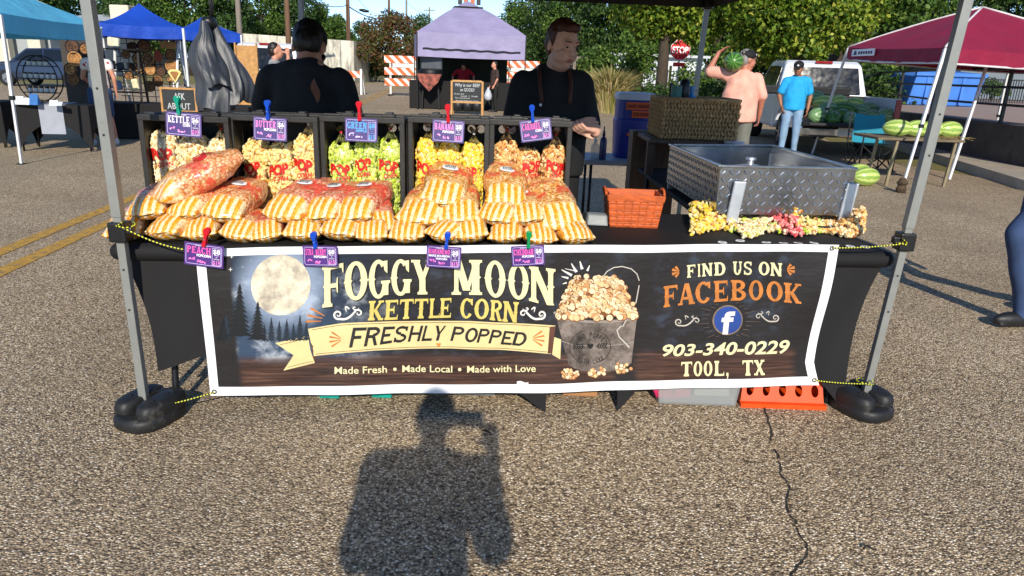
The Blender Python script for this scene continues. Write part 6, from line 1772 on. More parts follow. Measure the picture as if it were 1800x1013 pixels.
# photographer (casts the long shadow)
px_, py_ = -.12, -.36
person('person standing at the camera spot with both hands raised before the face', (px_, py_, 0), math.pi, 1.71, .86, 1.0, arms=dict(sh_l=(.20, 0, 1.41), el_l=(.19, -.10, 1.10), wr_l=(.03, -.20, 1.22), sh_r=(-.20, 0, 1.41), el_r=(-.215, -.14, 1.11), wr_r=(-.225, -.27, 1.335)),
       head=(0, 5, 0), skin=SK_L, top=M_GREYT, sleeve=.95, bottom=M_DJEAN, hair='short', hair_m=M_BHAIR, vox=.012, curl=(.7, .7), palms={'l': ((-1, -.1, .5), (0, 1, 0), 1), 'r': ((.15, -.1, 1), (0, 1, 0), -1)})
mb = MB(); mb.box((-.022, -.016, 1.412), (.165, .009, .080)); mb.single('smartphone', M_BLKP, 'black smartphone held up in front of the face at the camera spot', 'phone', bevel=.004)
# girl in the left aisle
gx = G(190, 254)
person('person in white floral top and denim shorts browsing the wreath stall', (gx.x - .02, gx.y, 0), math.pi + .5, 1.62, .86, 1.0, arms=dict(el_l=(.23, -.08, 1.12), wr_l=(.20, -.27, 1.08), el_r=(-.24, .03, 1.13), wr_r=(-.25, -.04, .90)), legs=dict(an_l=(.19, .02, .085), kn_l=(.14, -.01, .5), an_r=(-.16, .02, .085)),
       head=(0, 8, 0), skin=SK_L, top=M_WHITET, sleeve=.3, bottom=M_DJEAN, long=False, shoe=M_SHOE, hair='long', hair_m=M_AHAIR, vox=.014, hem=.93)
# man with the melon
def pink_extra(t, hp, V): pass
pk = W(1297, 200, 9.8)
pinkman = person('person in salmon pink shirt and black cap carrying a watermelon on one shoulder', (pk.x, 9.8, 0), math.pi - .30, 1.76, 1.2, 1.15, arms=dict(sh_l=(.20, 0, 1.42), el_l=(.43, -.02, 1.46), wr_l=(.33, -.05, 1.69), el_r=(-.28, .02, 1.13), wr_r=(-.27, -.08, .90)),
       head=(-62, 4, 0), skin=SK_P, top=M_PINKT, sleeve=.85, bottom=M_KHAKI, long=False, hair='short', hair_m=M_GHAIR, cap=M_CAPB, vox=.011, hem=.83, palms={'l': ((-.75, -.0, .55), (-.3, .1, -.9), 1)}, curl=(.25, .7))
# man in blue
bl = W(1393, 200, 13.6)
person('person in bright blue t-shirt, pale jeans and black cap looking down by the pickup', (bl.x, 13.6, 0), -.22, 1.74, 1.10, 1.0, arms=dict(el_l=(.27, .03, 1.12), wr_l=(.24, -.08, .88), el_r=(-.27, .05, 1.12), wr_r=(-.22, -.04, .93)), head=(-14, 13, 0), skin=SK_T, top=M_CYAN, sleeve=.72, bottom=M_JEAN, shoe=M_DSHOE, hair='short', hair_m=M_GHAIR, cap=M_CAPB, vox=.013)
# far woman at the lavender tent
fw = G(868, 197)
person('person in dark clothes holding a white plastic bag by the lavender tent', (fw.x, fw.y, 0), -1.1, 1.66, 1.05, 1.0, arms=dict(el_l=(.26, -.02, 1.12), wr_l=(.24, -.12, .92)), skin=SK_L, top=cloth('brown_print_cotton', '#3a2a25'), bottom=M_BTEE, shoe=M_DSHOE, hair='short', hair_m=M_BHAIR, vox=.02)
rs = W(816, 120, 28.5)
person('person in red shirt and black apron leaning over the lavender tent counter', (rs.x, 28.5, 0), 0, 1.70, 1.3, 1.1, arms=dict(el_l=(.40, -.10, 1.22), wr_l=(.42, -.30, 1.02), el_r=(-.40, -.10, 1.22), wr_r=(-.42, -.30, 1.02)), head=(0, 35, 0), skin=SK_L, top=M_REDT, sleeve=.95, bottom=M_BTEE, hair='short', hair_m=M_BHAIR, vox=.02, lean=14)
ps = W(486, 150, 11.4)
person('person in grey shirt and jeans raising a camera, half hidden behind the man in black', (ps.x, 11.4, 0), 1.9, 1.68, 1.0, 1.0, arms=dict(el_l=(.25, -.20, 1.22), wr_l=(.06, -.20, 1.55), el_r=(-.25, -.20, 1.22), wr_r=(-.06, -.20, 1.55)), skin=SK_L, top=M_GREYT, sleeve=.9, bottom=M_DJEAN, shoe=M_SHOE, hair='short', hair_m=M_BHAIR, vox=.016)
ft = G(1806, 572)
person('person in dark jeans walking off the right edge of the picture', (ft.x + .03, ft.y + .08, 0), -1.45, 1.75, 1.1, 1.05, legs=dict(hp_l=(.09, 0, .9), kn_l=(.10, -.28, .58), an_l=(.11, -.12, .10), kn_r=(-.10, -.02, .50), an_r=(-.11, .30, .14)), arms=dict(el_l=(.24, .14, 1.12), wr_l=(.24, .12, .88), el_r=(-.24, .14, 1.12), wr_r=(-.24, .12, .88)), skin=SK_L, top=M_GREYT, bottom=M_DJEAN, shoe=M_DSHOE, hair='short', hair_m=M_BHAIR, vox=.014)
# watermelons: one builder for every melon
def melon_mat(name, dark, light, wavescale, spot=None):
    k = NT(name); v = k.coord('Object'); sx = k.n('SeparateXYZ'); k.l(v, sx.inputs[0])
    ang = k.math('ARCTAN2', sx.outputs[1], sx.outputs[2]); n = k.noise(v, 20, 4, .6)
    f = k.math('FRACT', k.math('ADD', k.math('MULTIPLY', ang, wavescale / 6.2832), k.math('MULTIPLY', n, .55)))
    c = k.ramp(f, [(0, dark), (.30, dark), (.46, light), (.72, light), (.92, dark)])
    c = k.mix(k.math('MULTIPLY', k.noise(v, 60, 3), .5), c, light)
    k.l(c, k.p.inputs['Base Color']); k.set(Roughness=.32); return k.m
M_MELD = melon_mat('dark_striped_rind', '#1f4a1c', '#5f8f3c', 10); M_MELL = melon_mat('pale_striped_rind', '#6f9a34', '#c3d27a', 9); M_MELG = melon_mat('grey_green_rind', '#456f42', '#86a877', 11)
M_STEM = mat('dry_stem', '#6f6236', .8)
def melon_mesh(a, b, material):
    mb = MB(); mb.ell((0, 0, 0), (a, b, b * .97), 22, 14)
    mb.v = [(x, y * (1 - .06 * abs(x) / a), z) for x, y, z in mb.v]; return mb.mesh('melon_rind', material, True)
def melon(c, a, b, rz, material, label, group, tilt=0.0):
    t = thing('watermelon', label, 'watermelon', (0, 0, 0), group)
    o = bpy.data.objects.new('rind', melon_mesh(a, b, material)); COL.objects.link(o); o.parent = t
    mb = MB(); mb.tube([(a * .97, 0, 0), (a * 1.02, .004, .006), (a * 1.08, .012, .018)], [.006, .004, .003], 6); mb.build('stem', M_STEM, t, smooth=True)
    t.location = c; t.rotation_euler = (0, tilt, rz); return t
mc = W(1290, 109, 9.72); melon(mc, .17, .125, 1.2, M_MELD, 'dark green striped watermelon carried on the shoulder of the pink shirted person', 'watermelons')
# ================================================================== LEFT: STALLS
M_WPOLE = mat('white_powder_coat', '#d6d7d6', .45, var=.05); M_PVC = mat('white_pvc', '#dcdcd8', .4, var=.04); M_BWIRE = mat('black_iron', '#18181a', .5, .4)
def fabric(n, h): 
    k = NT(n); c = hexc(h); v = k.coord('Object'); f = k.noise(v, 2.2, 4); cc = k.ramp(f, [(.3, tuple(x * .88 for x in c)), (.7, tuple(min(1, x * 1.08) for x in c))])
    k.l(cc, k.p.inputs['Base Color']); k.set(Roughness=.7); tr = k.n('BsdfTranslucent'); k.l(cc, tr.inputs[0]); mx = k.n('MixShader'); mx.inputs[0].default_value = .12
    k.l(k.p.outputs[0], mx.inputs[1]); k.l(tr.outputs[0], mx.inputs[2]); k.l(mx.outputs[0], k.out.inputs[0]); k.bump(k.noise(v, 3.4, 4), .7, .06); return k.m
def popup(label, tops, feet, peak, val, fab, legm, piping=None, dark_band=None, flat=False, cat='canopy tent', name='canopy_tent', cap=True, sag=.05, rib=True):
    tops = [Vector(t) for t in tops]; feet = [Vector(t) for t in feet]
    cc = sum(tops, Vector()) / 4; peak = Vector(peak)
    t = thing(name, label, cat, (sum(f.x for f in feet) / 4, sum(f.y for f in feet) / 4, 0), 'market canopy tents')
    mb = MB()
    for i in range(4):
        a, b = tops[i], tops[(i + 1) % 4]
        def fn(u, v, a=a, b=b):
            e = a + (b - a) * u; p = e + (peak - e) * v; p.z -= sag * math.sin(math.pi * v) + .02 * math.sin(math.pi * u) * (1 - v); p.z += .05 * mnoise.noise(p * 1.3) * min(1, v * 4) * (1 - v); return p
        mb.grid(fn, 24, 16)
        def fv(u, v, a=a, b=b):
            e = a + (b - a) * u; out = e - cc; out.z = 0; out.normalize(); return Vector((e.x, e.y, e.z - .02 * math.sin(math.pi * u) - val * v)) + out * (.02 * math.sin(u * 23) * v)
        mb.grid(fv, 24, 3)
    mb.build('canopy_roof', fab, t, smooth=True)
    if piping:
        mb = MB()
        for i in range(4):
            a, b = tops[i], tops[(i + 1) % 4]
            dz = Vector((0, 0, -val))
            mb.tube([a + (b - a) * u + dz - Vector((0, 0, .02 * math.sin(math.pi * u))) for u in [j / 10 for j in range(11)]], .016, 6)
            mb.tube([a + (peak - a) * v + Vector((0, 0, .012 - sag * math.sin(math.pi * v))) for v in [j / 8 for j in range(9)]], .016, 6); mb.tube([a, a + dz], .016, 6)
        mb.build('piping', piping, t, smooth=True)
    for a, b in zip(feet, tops):
        mb = MB(); b2 = b - Vector((0, 0, .02)); mid = a + (b2 - a) * .46
        mb.bar(a, mid, .030, .030, up=(0, 1, 0)); mb.bar(mid, b2, .038, .038, up=(0, 1, 0)); lg = mb.build('leg', legm, t, bevel=.003)
        mb = MB(); mb.box(mid, (.055, .055, .05)); mb.box(a + Vector((0, 0, .006)), (.09, .09, .012)); mb.build_apart('leg_clamp', M_BLKP, lg, bevel=.004)
    if rib:
        mb = MB()
        for i in range(4):
            a, b = [q + (cc - q) * .05 - Vector((0, 0, .05)) for q in (tops[i], tops[(i + 1) % 4])]; m_ = (a + b) / 2; mb.bar(a, m_ + Vector((0, 0, -.02)), .02, .03); mb.bar(m_ + Vector((0, 0, -.02)), b, .02, .03); mb.bar(tops[i] - Vector((0, 0, .04)), peak - Vector((0, 0, .1)), .02, .02)
        mb.build('truss', legm, t)
    return t
F_LB = fabric('pale_blue_canopy', '#62c4e6'); F_BL = fabric('royal_blue_canopy', '#0f48b8'); F_LV = fabric('lavender_canopy', '#9d95b8'); F_BU = fabric('burgundy_canopy', '#8e1238')
# pale blue tent, near left
A_ = W(1, 28, 9.3); B_ = W(176, 46, 12.3); A_.z = B_.z = 1.76
d = (B_ - A_); d.z = 0; n = Vector((-d.y, d.x, 0)).normalized() * 3.0
popup('pale blue canopy tent over the jar stall at the left edge', [A_ + Vector((0, 0, .10)), B_ + Vector((0, 0, .10)), B_ + n + Vector((0, 0, .1)), A_ + n + Vector((0, 0, .1))], [G(38, 289), G(186, 232), B_ * 1 + n - Vector((0, 0, B_.z)), A_ + n - Vector((0, 0, A_.z))], ((A_.x + B_.x + n.x) / 2, (A_.y + B_.y + n.y) / 2, 2.75), .23, F_LB, M_WPOLE)
# the two royal blue tents
def square_tent(label, pl, pr, ptop, Y, dY, val_px, fab, legm, peak_px, yaw=0.0, **kw):
    a = W(pl[0], pl[1], Y); b = W(pr[0], pr[1], Y + dY); z = (a.z + b.z) / 2; a.z = b.z = z
    d = b - a; n = Vector((-d.y, d.x, 0)).normalized() * d.length
    c, e = b + n, a + n; pk = (a + b + c + e) / 4; t_ = W(peak_px[0], peak_px[1], pk.y); pk.z = t_.z
    foot = lambda q: Vector((q.x, q.y, 0))
    return popup(label, [a, b, c, e], [foot(q) for q in (a, b, c, e)], pk, val_px * (Y / CF), fab, legm, **kw)
square_tent('royal blue canopy tent above the wreath stall, the nearer of two', (170, 36), (322, 52), 0, 13.0, .6, 20, F_BL, M_WPOLE, (240, 6))
square_tent('royal blue canopy tent behind and right of the first blue one', (316, 50), (424, 64), 0, 17.5, .8, 14, F_BL, M_WPOLE, (330, 28))
# black cloth tables
def cloth_table(label, c, w, d, h, rz, runner=None, label2='', arch=True, m=None):
    m = m or M_CLOTH
    t = thing('folding_table', label, 'table', (0, 0, 0), 'stall tables')
    mb = MB(); mb.box((0, 0, h - .02), (w, d, .04)); mb.build('tabletop', m, t, bevel=.01)
    mb = MB()
    for s in (-1, 1):
        mb.grid(lambda u, v: Vector(((u - .5) * w, s * d / 2 * (1 - .02 * v), h - .02 - (h - .02) * v * (1 - .62 * (1 - abs(2 * u - 1) ** 2.2) * (1 if arch else .05)))), 24, 8)
        mb.grid(lambda u, v: Vector((s * w / 2 * (1 - .02 * v), (u - .5) * d, h - .02 - (h - .02) * v * (1 - .5 * (1 - abs(2 * u - 1) ** 2.2) * (1 if arch else .05)))), 16, 8)
    mb.build('cloth_skirt', m, t, smooth=True)
    if runner:
        mb = MB(); mb.grid(lambda u, v: Vector(((u - .5) * .32 + .0, -d / 2 - .006, h - .42 * v)), 4, 6); mb.box((.0, 0, h + .004), (.32, d + .01, .006)); mb.build('table_runner', runner, t)
    for sx_ in (-1, 1):
        for sy_ in (-1, 1):
            mb = MB(); mb.tube([(sx_ * (w / 2 - .05), sy_ * (d / 2 - .05), 0), (sx_ * (w / 2 - .06), sy_ * (d / 2 - .05), h - .03)], .014, 8); mb.build('leg', M_DARKTUBE, t, smooth=True)
    t.location = c; t.rotation_euler.z = rz; return t
M_RUN = mat('white_table_runner', '#9a9ea8', .8, var=.08)
TT = .68
p = G(82, 268); cloth_table('black cloth covered jar table with a white runner at far left', (p.x + .0, p.y + .45, 0), 1.0, .7, TT, .25, M_RUN)
p = G(8, 262); cloth_table('black table with white cloth front cut by the left picture edge', (p.x - .75, p.y + .3, 0), 1.3, .7, TT, .25, M_RUN)
# round wire rack with jars
jr = W(72, 150, 11.0); rk = thing('round_rack', 'round black wire rack of little jars standing on the black table', 'rack', (jr.x, 11.0, TT))
c0 = Vector((jr.x, 11.0, TT + .36)); mb = MB()
for yo in (-.07, .07): mb.tube([c0 + Vector((.30 * math.cos(q), yo, .33 * math.sin(q))) for q in [6.2832 * i / 28 for i in range(28)]], .009, 6, closed=True)
mb.build('hoop', M_BWIRE, rk, smooth=True)
for zz in (-.20, .0, .18):
    mb = MB(); hw = math.sqrt(max(0, .30 ** 2 - (zz * .9) ** 2)); mb.box(c0 + Vector((0, 0, zz)), (2 * hw, .16, .012)); mb.build('shelf', M_BWIRE, rk)
M_GLJ = mat('amber_jar', '#3b3533', .25); M_JLID = mat('jar_lid_black', '#101010', .4); M_JLAB = mat('jar_label_white', '#cfcfd2', .6)
jn = 0
for zz, nn in ((-.20, 5), (.0, 6), (.18, 4)):
    for i in range(nn):
        x = (i - (nn - 1) / 2) * .085; c = c0 + Vector((x, 0, zz + .006)); jn += 1
        t = thing('jar', 'small labelled jar with black lid on the round wire rack', 'jar', c, 'jars on the round wire rack')
        mb = MB(); mb.lathe([(.028, 0), (.032, .005), (.032, .055), (.026, .06)], c, 12); mb.build('jar_body', M_JLAB if zz > -.25 else M_GLJ, t, smooth=True, auto=40)
        mb = MB(); mb.lathe([(.031, .06), (.032, .064), (.032, .08), (.028, .083)], c, 12); mb.build('jar_lid', M_JLID, t, smooth=True, auto=40)
p = W(60, 185, 10.8)
for i, (px, hh, cc_) in enumerate(((45, .10, '#c8cdd2'), (58, .16, '#2a66a8'), (32, .12, '#d8d8d8'), (92, .08, '#cfd2d6'), (100, .06, '#b9bec4'))):
    q = W(px, 180, 10.55); mb = MB(); mb.add([(q.x - .06, 10.55, TT + .004), (q.x + .06, 10.55, TT + .004), (q.x + .06, 10.59, TT + hh), (q.x - .06, 10.59, TT + hh), (q.x - .06, 10.64, TT + .004), (q.x + .06, 10.64, TT + .004)], [(0, 1, 2, 3), (3, 2, 5, 4), (0, 3, 4), (1, 5, 2)])
    mb.single('tent_card', mat('card_%s' % cc_[1:], cc_, .6), 'small folded %s card on the jar table, %s from its left end' % ('blue' if i == 1 else 'white', ORD[[1, 2, 0, 3, 4][i]]), 'card', 'small cards on the jar table')
# wreath frame of white pipe and its round wooden signs
Yf = 14.2
fl, fr_ = W(208, 130, Yf), W(316, 130, Yf); ztp = W(260, 66, Yf).z
fm = thing('pipe_frame', 'white plastic pipe display frame hung with round wooden signs', 'display frame', ((fl.x + fr_.x) / 2, Yf, 0))
for x in (fl.x, fr_.x):
    mb = MB(); mb.tube([(x, Yf - .35, 0), (x + .02, Yf, ztp)], .025, 8); mb.build('post', M_PVC, fm, smooth=True)
    mb = MB(); mb.tube([(x, Yf + .45, 0), (x + .02, Yf, ztp)], .025, 8); mb.build('post', M_PVC, fm, smooth=True)
mb = MB(); mb.tube([(fl.x, Yf, ztp), (fr_.x + .03, Yf, ztp)], .027, 8); mb.tube([(fl.x, Yf - .2, .55), (fr_.x, Yf - .2, .55)], .02, 8); mb.build('rail', M_PVC, fm, smooth=True)
mb = MB()
for i in range(8):
    x = fl.x + (fr_.x - fl.x) * (i + .5) / 8; mb.bar((x, Yf + .02, .5), (x, Yf + .02, ztp), .012)
for i in range(10): z = .55 + (ztp - .55) * i / 10; mb.bar((fl.x, Yf + .02, z), (fr_.x, Yf + .02, z), .012)
mb.build('wire_grid', M_BWIRE, fm)
M_WD = [mat('pale_birch', '#b98a52', .7, var=.25, scale=14), mat('walnut_wood', '#5a3a24', .7, var=.3, scale=14), mat('honey_wood', '#9a6a38', .7, var=.3, scale=14), mat('dark_stained_wood', '#2e2019', .7)]
rr = random.Random(5)
hung = []
def roundsign(px, py, rpx, Y, base, ring, lab, leaves=False):
    c = W(px, py, Y); r = rpx * Y / CF; t = thing('wooden_sign', lab, 'wooden sign', c, 'round wooden signs on the wreath stall')
    mb = MB(); mb.lathe([(r, 0), (r, .02)], c, 26, M=Matrix.Rotation(R_(90), 3, 'X')); mb.build('sign_disc', base, t)
    mb = MB(); mb.tube([c + Vector((r * .93 * math.cos(q), -.026, r * .93 * math.sin(q))) for q in [6.2832 * i / 22 for i in range(22)]], r * .10, 6, closed=True); mb.build('sign_ring', ring, t, smooth=True)
    mb = MB()
    for i in range(5):
        w_ = r * (1.1 - .2 * abs(i - 2)); 
        for j in range(3): 
            if rr.random() < .75: mb.box(c + Vector(((j - 1) * w_ * .42, -.027, (2 - i) * r * .26)), (w_ * .32, .008, r * rr.uniform(.08, .17)))
    mb.build_apart('sign_lettering', ring if base is not ring else M_WD[3], t)
cand = [(128, 82, 12), (133, 104, 12), (124, 122, 10), (130, 140, 9), (150, 86, 9), (152, 118, 8), (234, 84, 9), (254, 82, 11), (244, 104, 10), (262, 103, 9), (300, 96, 9), (265, 123, 9), (284, 126, 8), (302, 116, 10), (247, 122, 8), (278, 143, 9), (264, 152, 9), (222, 96, 7), (232, 118, 7), (228, 134, 8), (300, 140, 6), (240, 142, 7)]
rowname = {}
for i, (px, py, r) in enumerate(cand):
    b_ = M_WD[(i * 7 + 1) % 3]; rg = M_WD[(i * 5 + 3) % 4]
    if b_ is rg: rg = M_WD[3]
    col_ = {0: 'pale birch', 1: 'walnut', 2: 'honey coloured'}[(i * 7 + 1) % 3]
    ht = 'high' if py < 100 else 'halfway' if py < 130 else 'low'
    sd = 'left of the pole' if px < 170 else 'on the right rack' if px > 270 else 'between rack and frame'
    roundsign(px, py, r, Yf - .06 if px > 160 else 13.4, b_, rg, 'round %s sign hung %s %s, %s along' % (col_, ht, sd, ORD[sorted(q[0] for q in cand).index(px) % 20]))
# back panel behind left signs
mb = MB(); a = W(108, 100, 13.6); b = W(165, 100, 13.6); mb.box(((a.x + b.x) / 2, 13.62, 1.15), (b.x - a.x, .03, 1.3)); mb.single('display_board', mat('dark_slat_board', '#3f3a36', .8), 'dark board behind the round signs left of the grey tent leg', 'display board')
# chalkboard ASK ABOUT
def chalk(label, pl, pr, pt, pb, Y, lines, legs=False, tilt=0.0, fw=.035):
    a = W(pl, (pt + pb) / 2, Y); b = W(pr, (pt + pb) / 2, Y); zt = W((pl + pr) / 2, pt, Y).z; zb = W((pl + pr) / 2, pb, Y).z
    t = thing('chalkboard', label, 'chalkboard', ((a.x + b.x) / 2, Y, zb if not legs else 0))
    mb = MB(); mb.box(((a.x + b.x) / 2, Y, (zt + zb) / 2), (b.x - a.x, .015, zt - zb)); mb.build('slate', mat('chalkboard_slate', '#2f3234', .8, var=.2, scale=5), t)
    mb = MB(); mw = mat('light_pine_frame', '#b98b54', .6, var=.2, scale=12)
    for x in (a.x, b.x): mb.box((x, Y - .006, ((zt + zb) / 2 if not legs else (zt + .0) / 2)), (fw, .04, (zt - zb + fw) if not legs else zt))
    for z in (zb, zt): mb.box(((a.x + b.x) / 2, Y - .006, z), (b.x - a.x - fw, .036, fw))
    if legs:
        for x in (a.x, b.x): mb.bar((x - .0, Y + .02, zt), (x, Y + .55, 0), fw, .03)
        for x, z in ((a.x, zb), (b.x, zb), (a.x, zt), (b.x, zt)): pass
    mb.build('frame', mw, t, bevel=.003)
    mb = MB(); w_ = b.x - a.x
    for (tx, fx0, fx1, fz0, fz1) in lines: text_into(mb, tx, lambda x, y, d: Vector((x, Y - .0085, y)), a.x + w_ * fx0, a.x + w_ * fx1, zb + (zt - zb) * fz0, zb + (zt - zb) * fz1, 0, .012)
    mb.build_apart('chalk_lettering', mat('chalk_white', '#b9bcbc', .9), t)
    return t
ck = chalk('small framed chalkboard reading ASK ABOUT on the wreath stall table', 285, 345, 156, 196, 12.6, [('ASK', .36, .68, .52, .82), ('ABOUT', .14, .82, .10, .38)])
p = W(300, 200, 12.9); cloth_table('long dark cloth table below the wreath frame', (p.x + .1, 13.1, 0), 2.6, .7, .62, .05, arch=False)
# black shelf rack
rk = thing('shelf_rack', 'black iron shelf rack leaning beside the wreath frame', 'rack', (W(225, 150, 12.9).x, 12.9, 0))
xa, xb = W(186, 140, 12.9).x, W(250, 140, 12.9).x; zt = W(220, 85, 12.9).z
for x in (xa, xb):
    mb = MB(); mb.bar((x, 12.75, 0), (x - .02, 12.9, zt), .03); mb.bar((x, 13.1, 0), (x - .02, 12.95, zt), .03); mb.build('upright', M_BWIRE, rk)
for z in (.45, .80, 1.15, zt - .02): mb = MB(); mb.box(((xa + xb) / 2, 12.93, z), (xb - xa, .26, .02)); mb.build('shelf', M_BWIRE, rk)
items = [(196, 1.16, .16, .16, '#6f6a60', 'grey knit cushion'), (218, 1.16, .2, .13, '#2f3a44', 'slate blue framed sign'), (236, .82, .16, .2, '#d8cfa8', 'cream folded sign'), (205, .82, .14, .16, '#7c92b0', 'blue cloth roll'), (240, .46, .2, .12, '#8a5a44', 'brown soft toy'), (210, .46, .2, .14, '#9aa7b8', 'grey blue folded cloth'), (206, zt, .2, .16, '#d8d2b8', 'cream pig cushion')]
for px, z, w_, h_, cc_, nm in items:
    x = W(px, 130, 12.9).x; mb = MB(); mb.box((0, 0, h_ / 2), (w_, .10, h_)); mb.xf(Matrix.Translation((x, 12.9, z + .012)) @ Matrix.Rotation(R_(rr.uniform(-8, 8)), 4, 'Y'))
    mb.single('craft_item', mat('craft_%s' % cc_[1:], cc_, .8, var=.2), nm + ' on the black shelf rack', 'craft item', 'craft items on the black rack', bevel=.03)
# cut-out crown sign, yellow shield sign, red sign
c = W(296, 78, 14.1); mb = MB(); mb.prism([(-.14, -.08), (.14, -.08), (.15, .07), (.08, .02), (.05, .09), (0, .02), (-.05, .09), (-.08, .02), (-.15, .07)], lambda x, y, t_: c + Vector((x, -t_, y)), 0, .02); mb.single('wooden_sign', M_WD[0], 'pale wooden crown shaped cut-out atop the wreath frame', 'wooden sign')
c = W(308, 134, 14.0); mb = MB(); mb.prism([(-.13, .07), (-.07, .12), (.07, .12), (.13, .07), (0, -.13)], lambda x, y, t_: c + Vector((x, -t_, y)), 0, .02); mb.prism([(-.085, .06), (-.05, .085), (.05, .085), (.085, .06), (0, -.085)], lambda x, y, t_: c + Vector((x, -.021 - t_, y)), 0, .004, 1); mb.single('wooden_sign', [mat('pale_yellow_paint', '#e0cf8a', .6), M_WD[2]], 'pale yellow five sided wooden plaque low on the wreath frame', 'wooden sign')
c = W(278, 98, 14.1); mb = MB(); mb.prism([(-.06, -.11), (.06, -.11), (.07, .05), (0, .12), (-.07, .05)], lambda x, y, t_: c + Vector((x, -t_, y)), 0, .02); mb.single('wooden_sign', mat('rust_red_paint', '#9a3f22', .6), 'rust red wooden cut-out between the round signs', 'wooden sign')
# draped grey plastic bags hanging from a cord
M_TARP = mat('dark_grey_plastic_sheet', '#3a3d43', .46, var=.3, scale=4, bump=.5, bscale=11, stretch=(2, 2, .5))
hc = W(368, 45, 7.0); t = thing('plastic_bag_bundle', 'bundle of dark grey plastic bags hanging tied by cords from the canopy', 'plastic bags', (hc.x, 7.0, hc.z))
px_edges = [(40, 356, 378), (60, 352, 388), (75, 340, 396), (95, 334, 410), (118, 340, 424), (140, 352, 434), (165, 358, 438), (190, 362, 436)]
mb = MB()
def lobe(l0, shift, dpt, z_cut, seed):
    def fn(u, v):
        py = 38 + (z_cut - 38) * v; xl = interp([(a, b) for a, b, c in px_edges], py); xr = interp([(a, c) for a, b, c in px_edges], py)
        mid = xl + (xr - xl) * (shift); hw = (xr - xl) * l0 / 2; q = W(mid, py, 7.0); s = 7.0 / CF
        a = 2 * math.pi * u; fold = 1 + .13 * math.sin(3 * a + seed + v * 3) * v + .07 * math.sin(8 * a + seed * 2 + 4 * v) + .55 * mnoise.noise(Vector((math.cos(a) * 1.6 + seed, math.sin(a) * 1.6, v * 2.6))) * v ** .5
        return Vector((q.x + hw * s * fold * math.cos(a), 7.0 + dpt + .10 * fold * math.sin(a) * (.3 + v), q.z + .02 * math.sin(3 * a + seed) * v))
    m = MB(); m.grid(fn, 40, 16); return m
for args in ((.62, .34, -.05, 192, 1), (.55, .72, .04, 180, 3), (.45, .50, -.10, 150, 5)): lobe(*args).build('bag', M_TARP, t, smooth=True, auto=38)
mb = MB()
for px in (363, 368, 374):
    a = W(px, -20, 7.0); b = W(368, 42, 7.0); mb.tube([a, (a + b) / 2 + Vector((.02, 0, 0)), b], .007, 6)
mb.build('cord', M_BWIRE, t, smooth=True)
mb = MB(); q = W(367, 40, 7.0); mb.lathe([(.05, -.05), (.07, -.02), (.07, .02), (.05, .05)], q, 14); mb.build('tie', M_BLKP, t, smooth=True)
# wood panel + striped shirt rack behind (right of the bundle)
a = W(436, 130, 15.5); mb = MB()
mb.box((a.x, 15.5, 1.1), (.40, .04, 1.2)); mb.box((a.x - .22, 15.48, 1.1), (.03, .05, 1.3)); mb.box((a.x + .22, 15.48, 1.1), (.03, .05, 1.3)); mb.single('display_board', M_WD[0], 'pale plywood display board right of the hanging grey bags', 'display board')
# grey building, metal roof, hedge wall
M_GREYB = mat('grey_metal_siding', '#9da2a4', .6, var=.08, scale=2, stretch=(12, 1, .2)); M_ROOFM = mat('grey_roof_metal', '#b9bdbd', .5, var=.1, scale=2); M_CONC = mat('pale_concrete', '#a89f90', .85, var=.15, scale=2.5, bump=.1, dirt=('#6f675b', 1.2, .60))
a = W(-60, 100, 48); b = W(92, 100, 48); bd = thing('building', 'low grey metal building with pale columns behind the pale blue tent', 'building', ((a.x + b.x) / 2, 52, 0))
mb = MB(); zt = W(30, 52, 48).z; mb.box(((a.x + b.x) / 2, 53, zt / 2), (b.x - a.x, 10, zt)); mb.build('wall', M_GREYB, bd)
mb = MB(); mb.hexa([(a.x - .5, 47.2, zt), (b.x + .5, 47.2, zt), (b.x + .5, 58.5, zt), (a.x - .5, 58.5, zt), (a.x, 52.5, zt + 1.0), (b.x, 52.5, zt + 1.0), (b.x, 53.5, zt + 1.0), (a.x, 53.5, zt + 1.0)]); mb.build('roof', M_ROOFM, bd)
for px in (10, 66): x = W(px, 90, 47.4).x; mb = MB(); mb.box((x, 47.4, zt / 2), (.8, .5, zt)); mb.build('column', mat('cream_render', '#cfc6b2', .8), bd)
a = W(104, 40, 62); b = W(215, 40, 62); zt = W(160, 36, 62).z; zr = W(160, 20, 62).z
bd = thing('building', 'far building with sloped grey metal roof left of the royal blue tent', 'building', ((a.x + b.x) / 2, 66, 0))
mb = MB(); mb.box(((a.x + b.x) / 2, 67, zt / 2), (b.x - a.x, 9, zt)); mb.build('wall', M_CONC, bd)
mb = MB(); mb.hexa([(a.x - .6, 62, zt), (b.x + .6, 62, zt), (b.x + .6, 72, zt), (a.x - .6, 72, zt), (a.x, 66.5, zr), (b.x - 1.5, 66.5, zr), (b.x - 1.5, 67.5, zr), (a.x, 67.5, zr)]); mb.build('roof', M_ROOFM, bd)
q = W(200, 14, 62); mb = MB(); mb.box((q.x, 63.5, q.z - .3), (1.6, 1.6, 1.2)); mb.build('roof_vent', mat('cream_render', '#cfc6b2', .8), bd, bevel=.1)
# kerb of the left verge
mb = MB(); pa, pb = G(-40, 144), G(112, 139); mb.hexa([(pa.x, pa.y, 0), (pb.x, pb.y, 0), (pb.x, pb.y + .4, 0), (pa.x, pa.y + .4, 0), (pa.x, pa.y, .15), (pb.x, pb.y, .15), (pb.x, pb.y + .4, .15), (pa.x, pa.y + .4, .15)]); struct('left_kerb', mb, M_CONC)
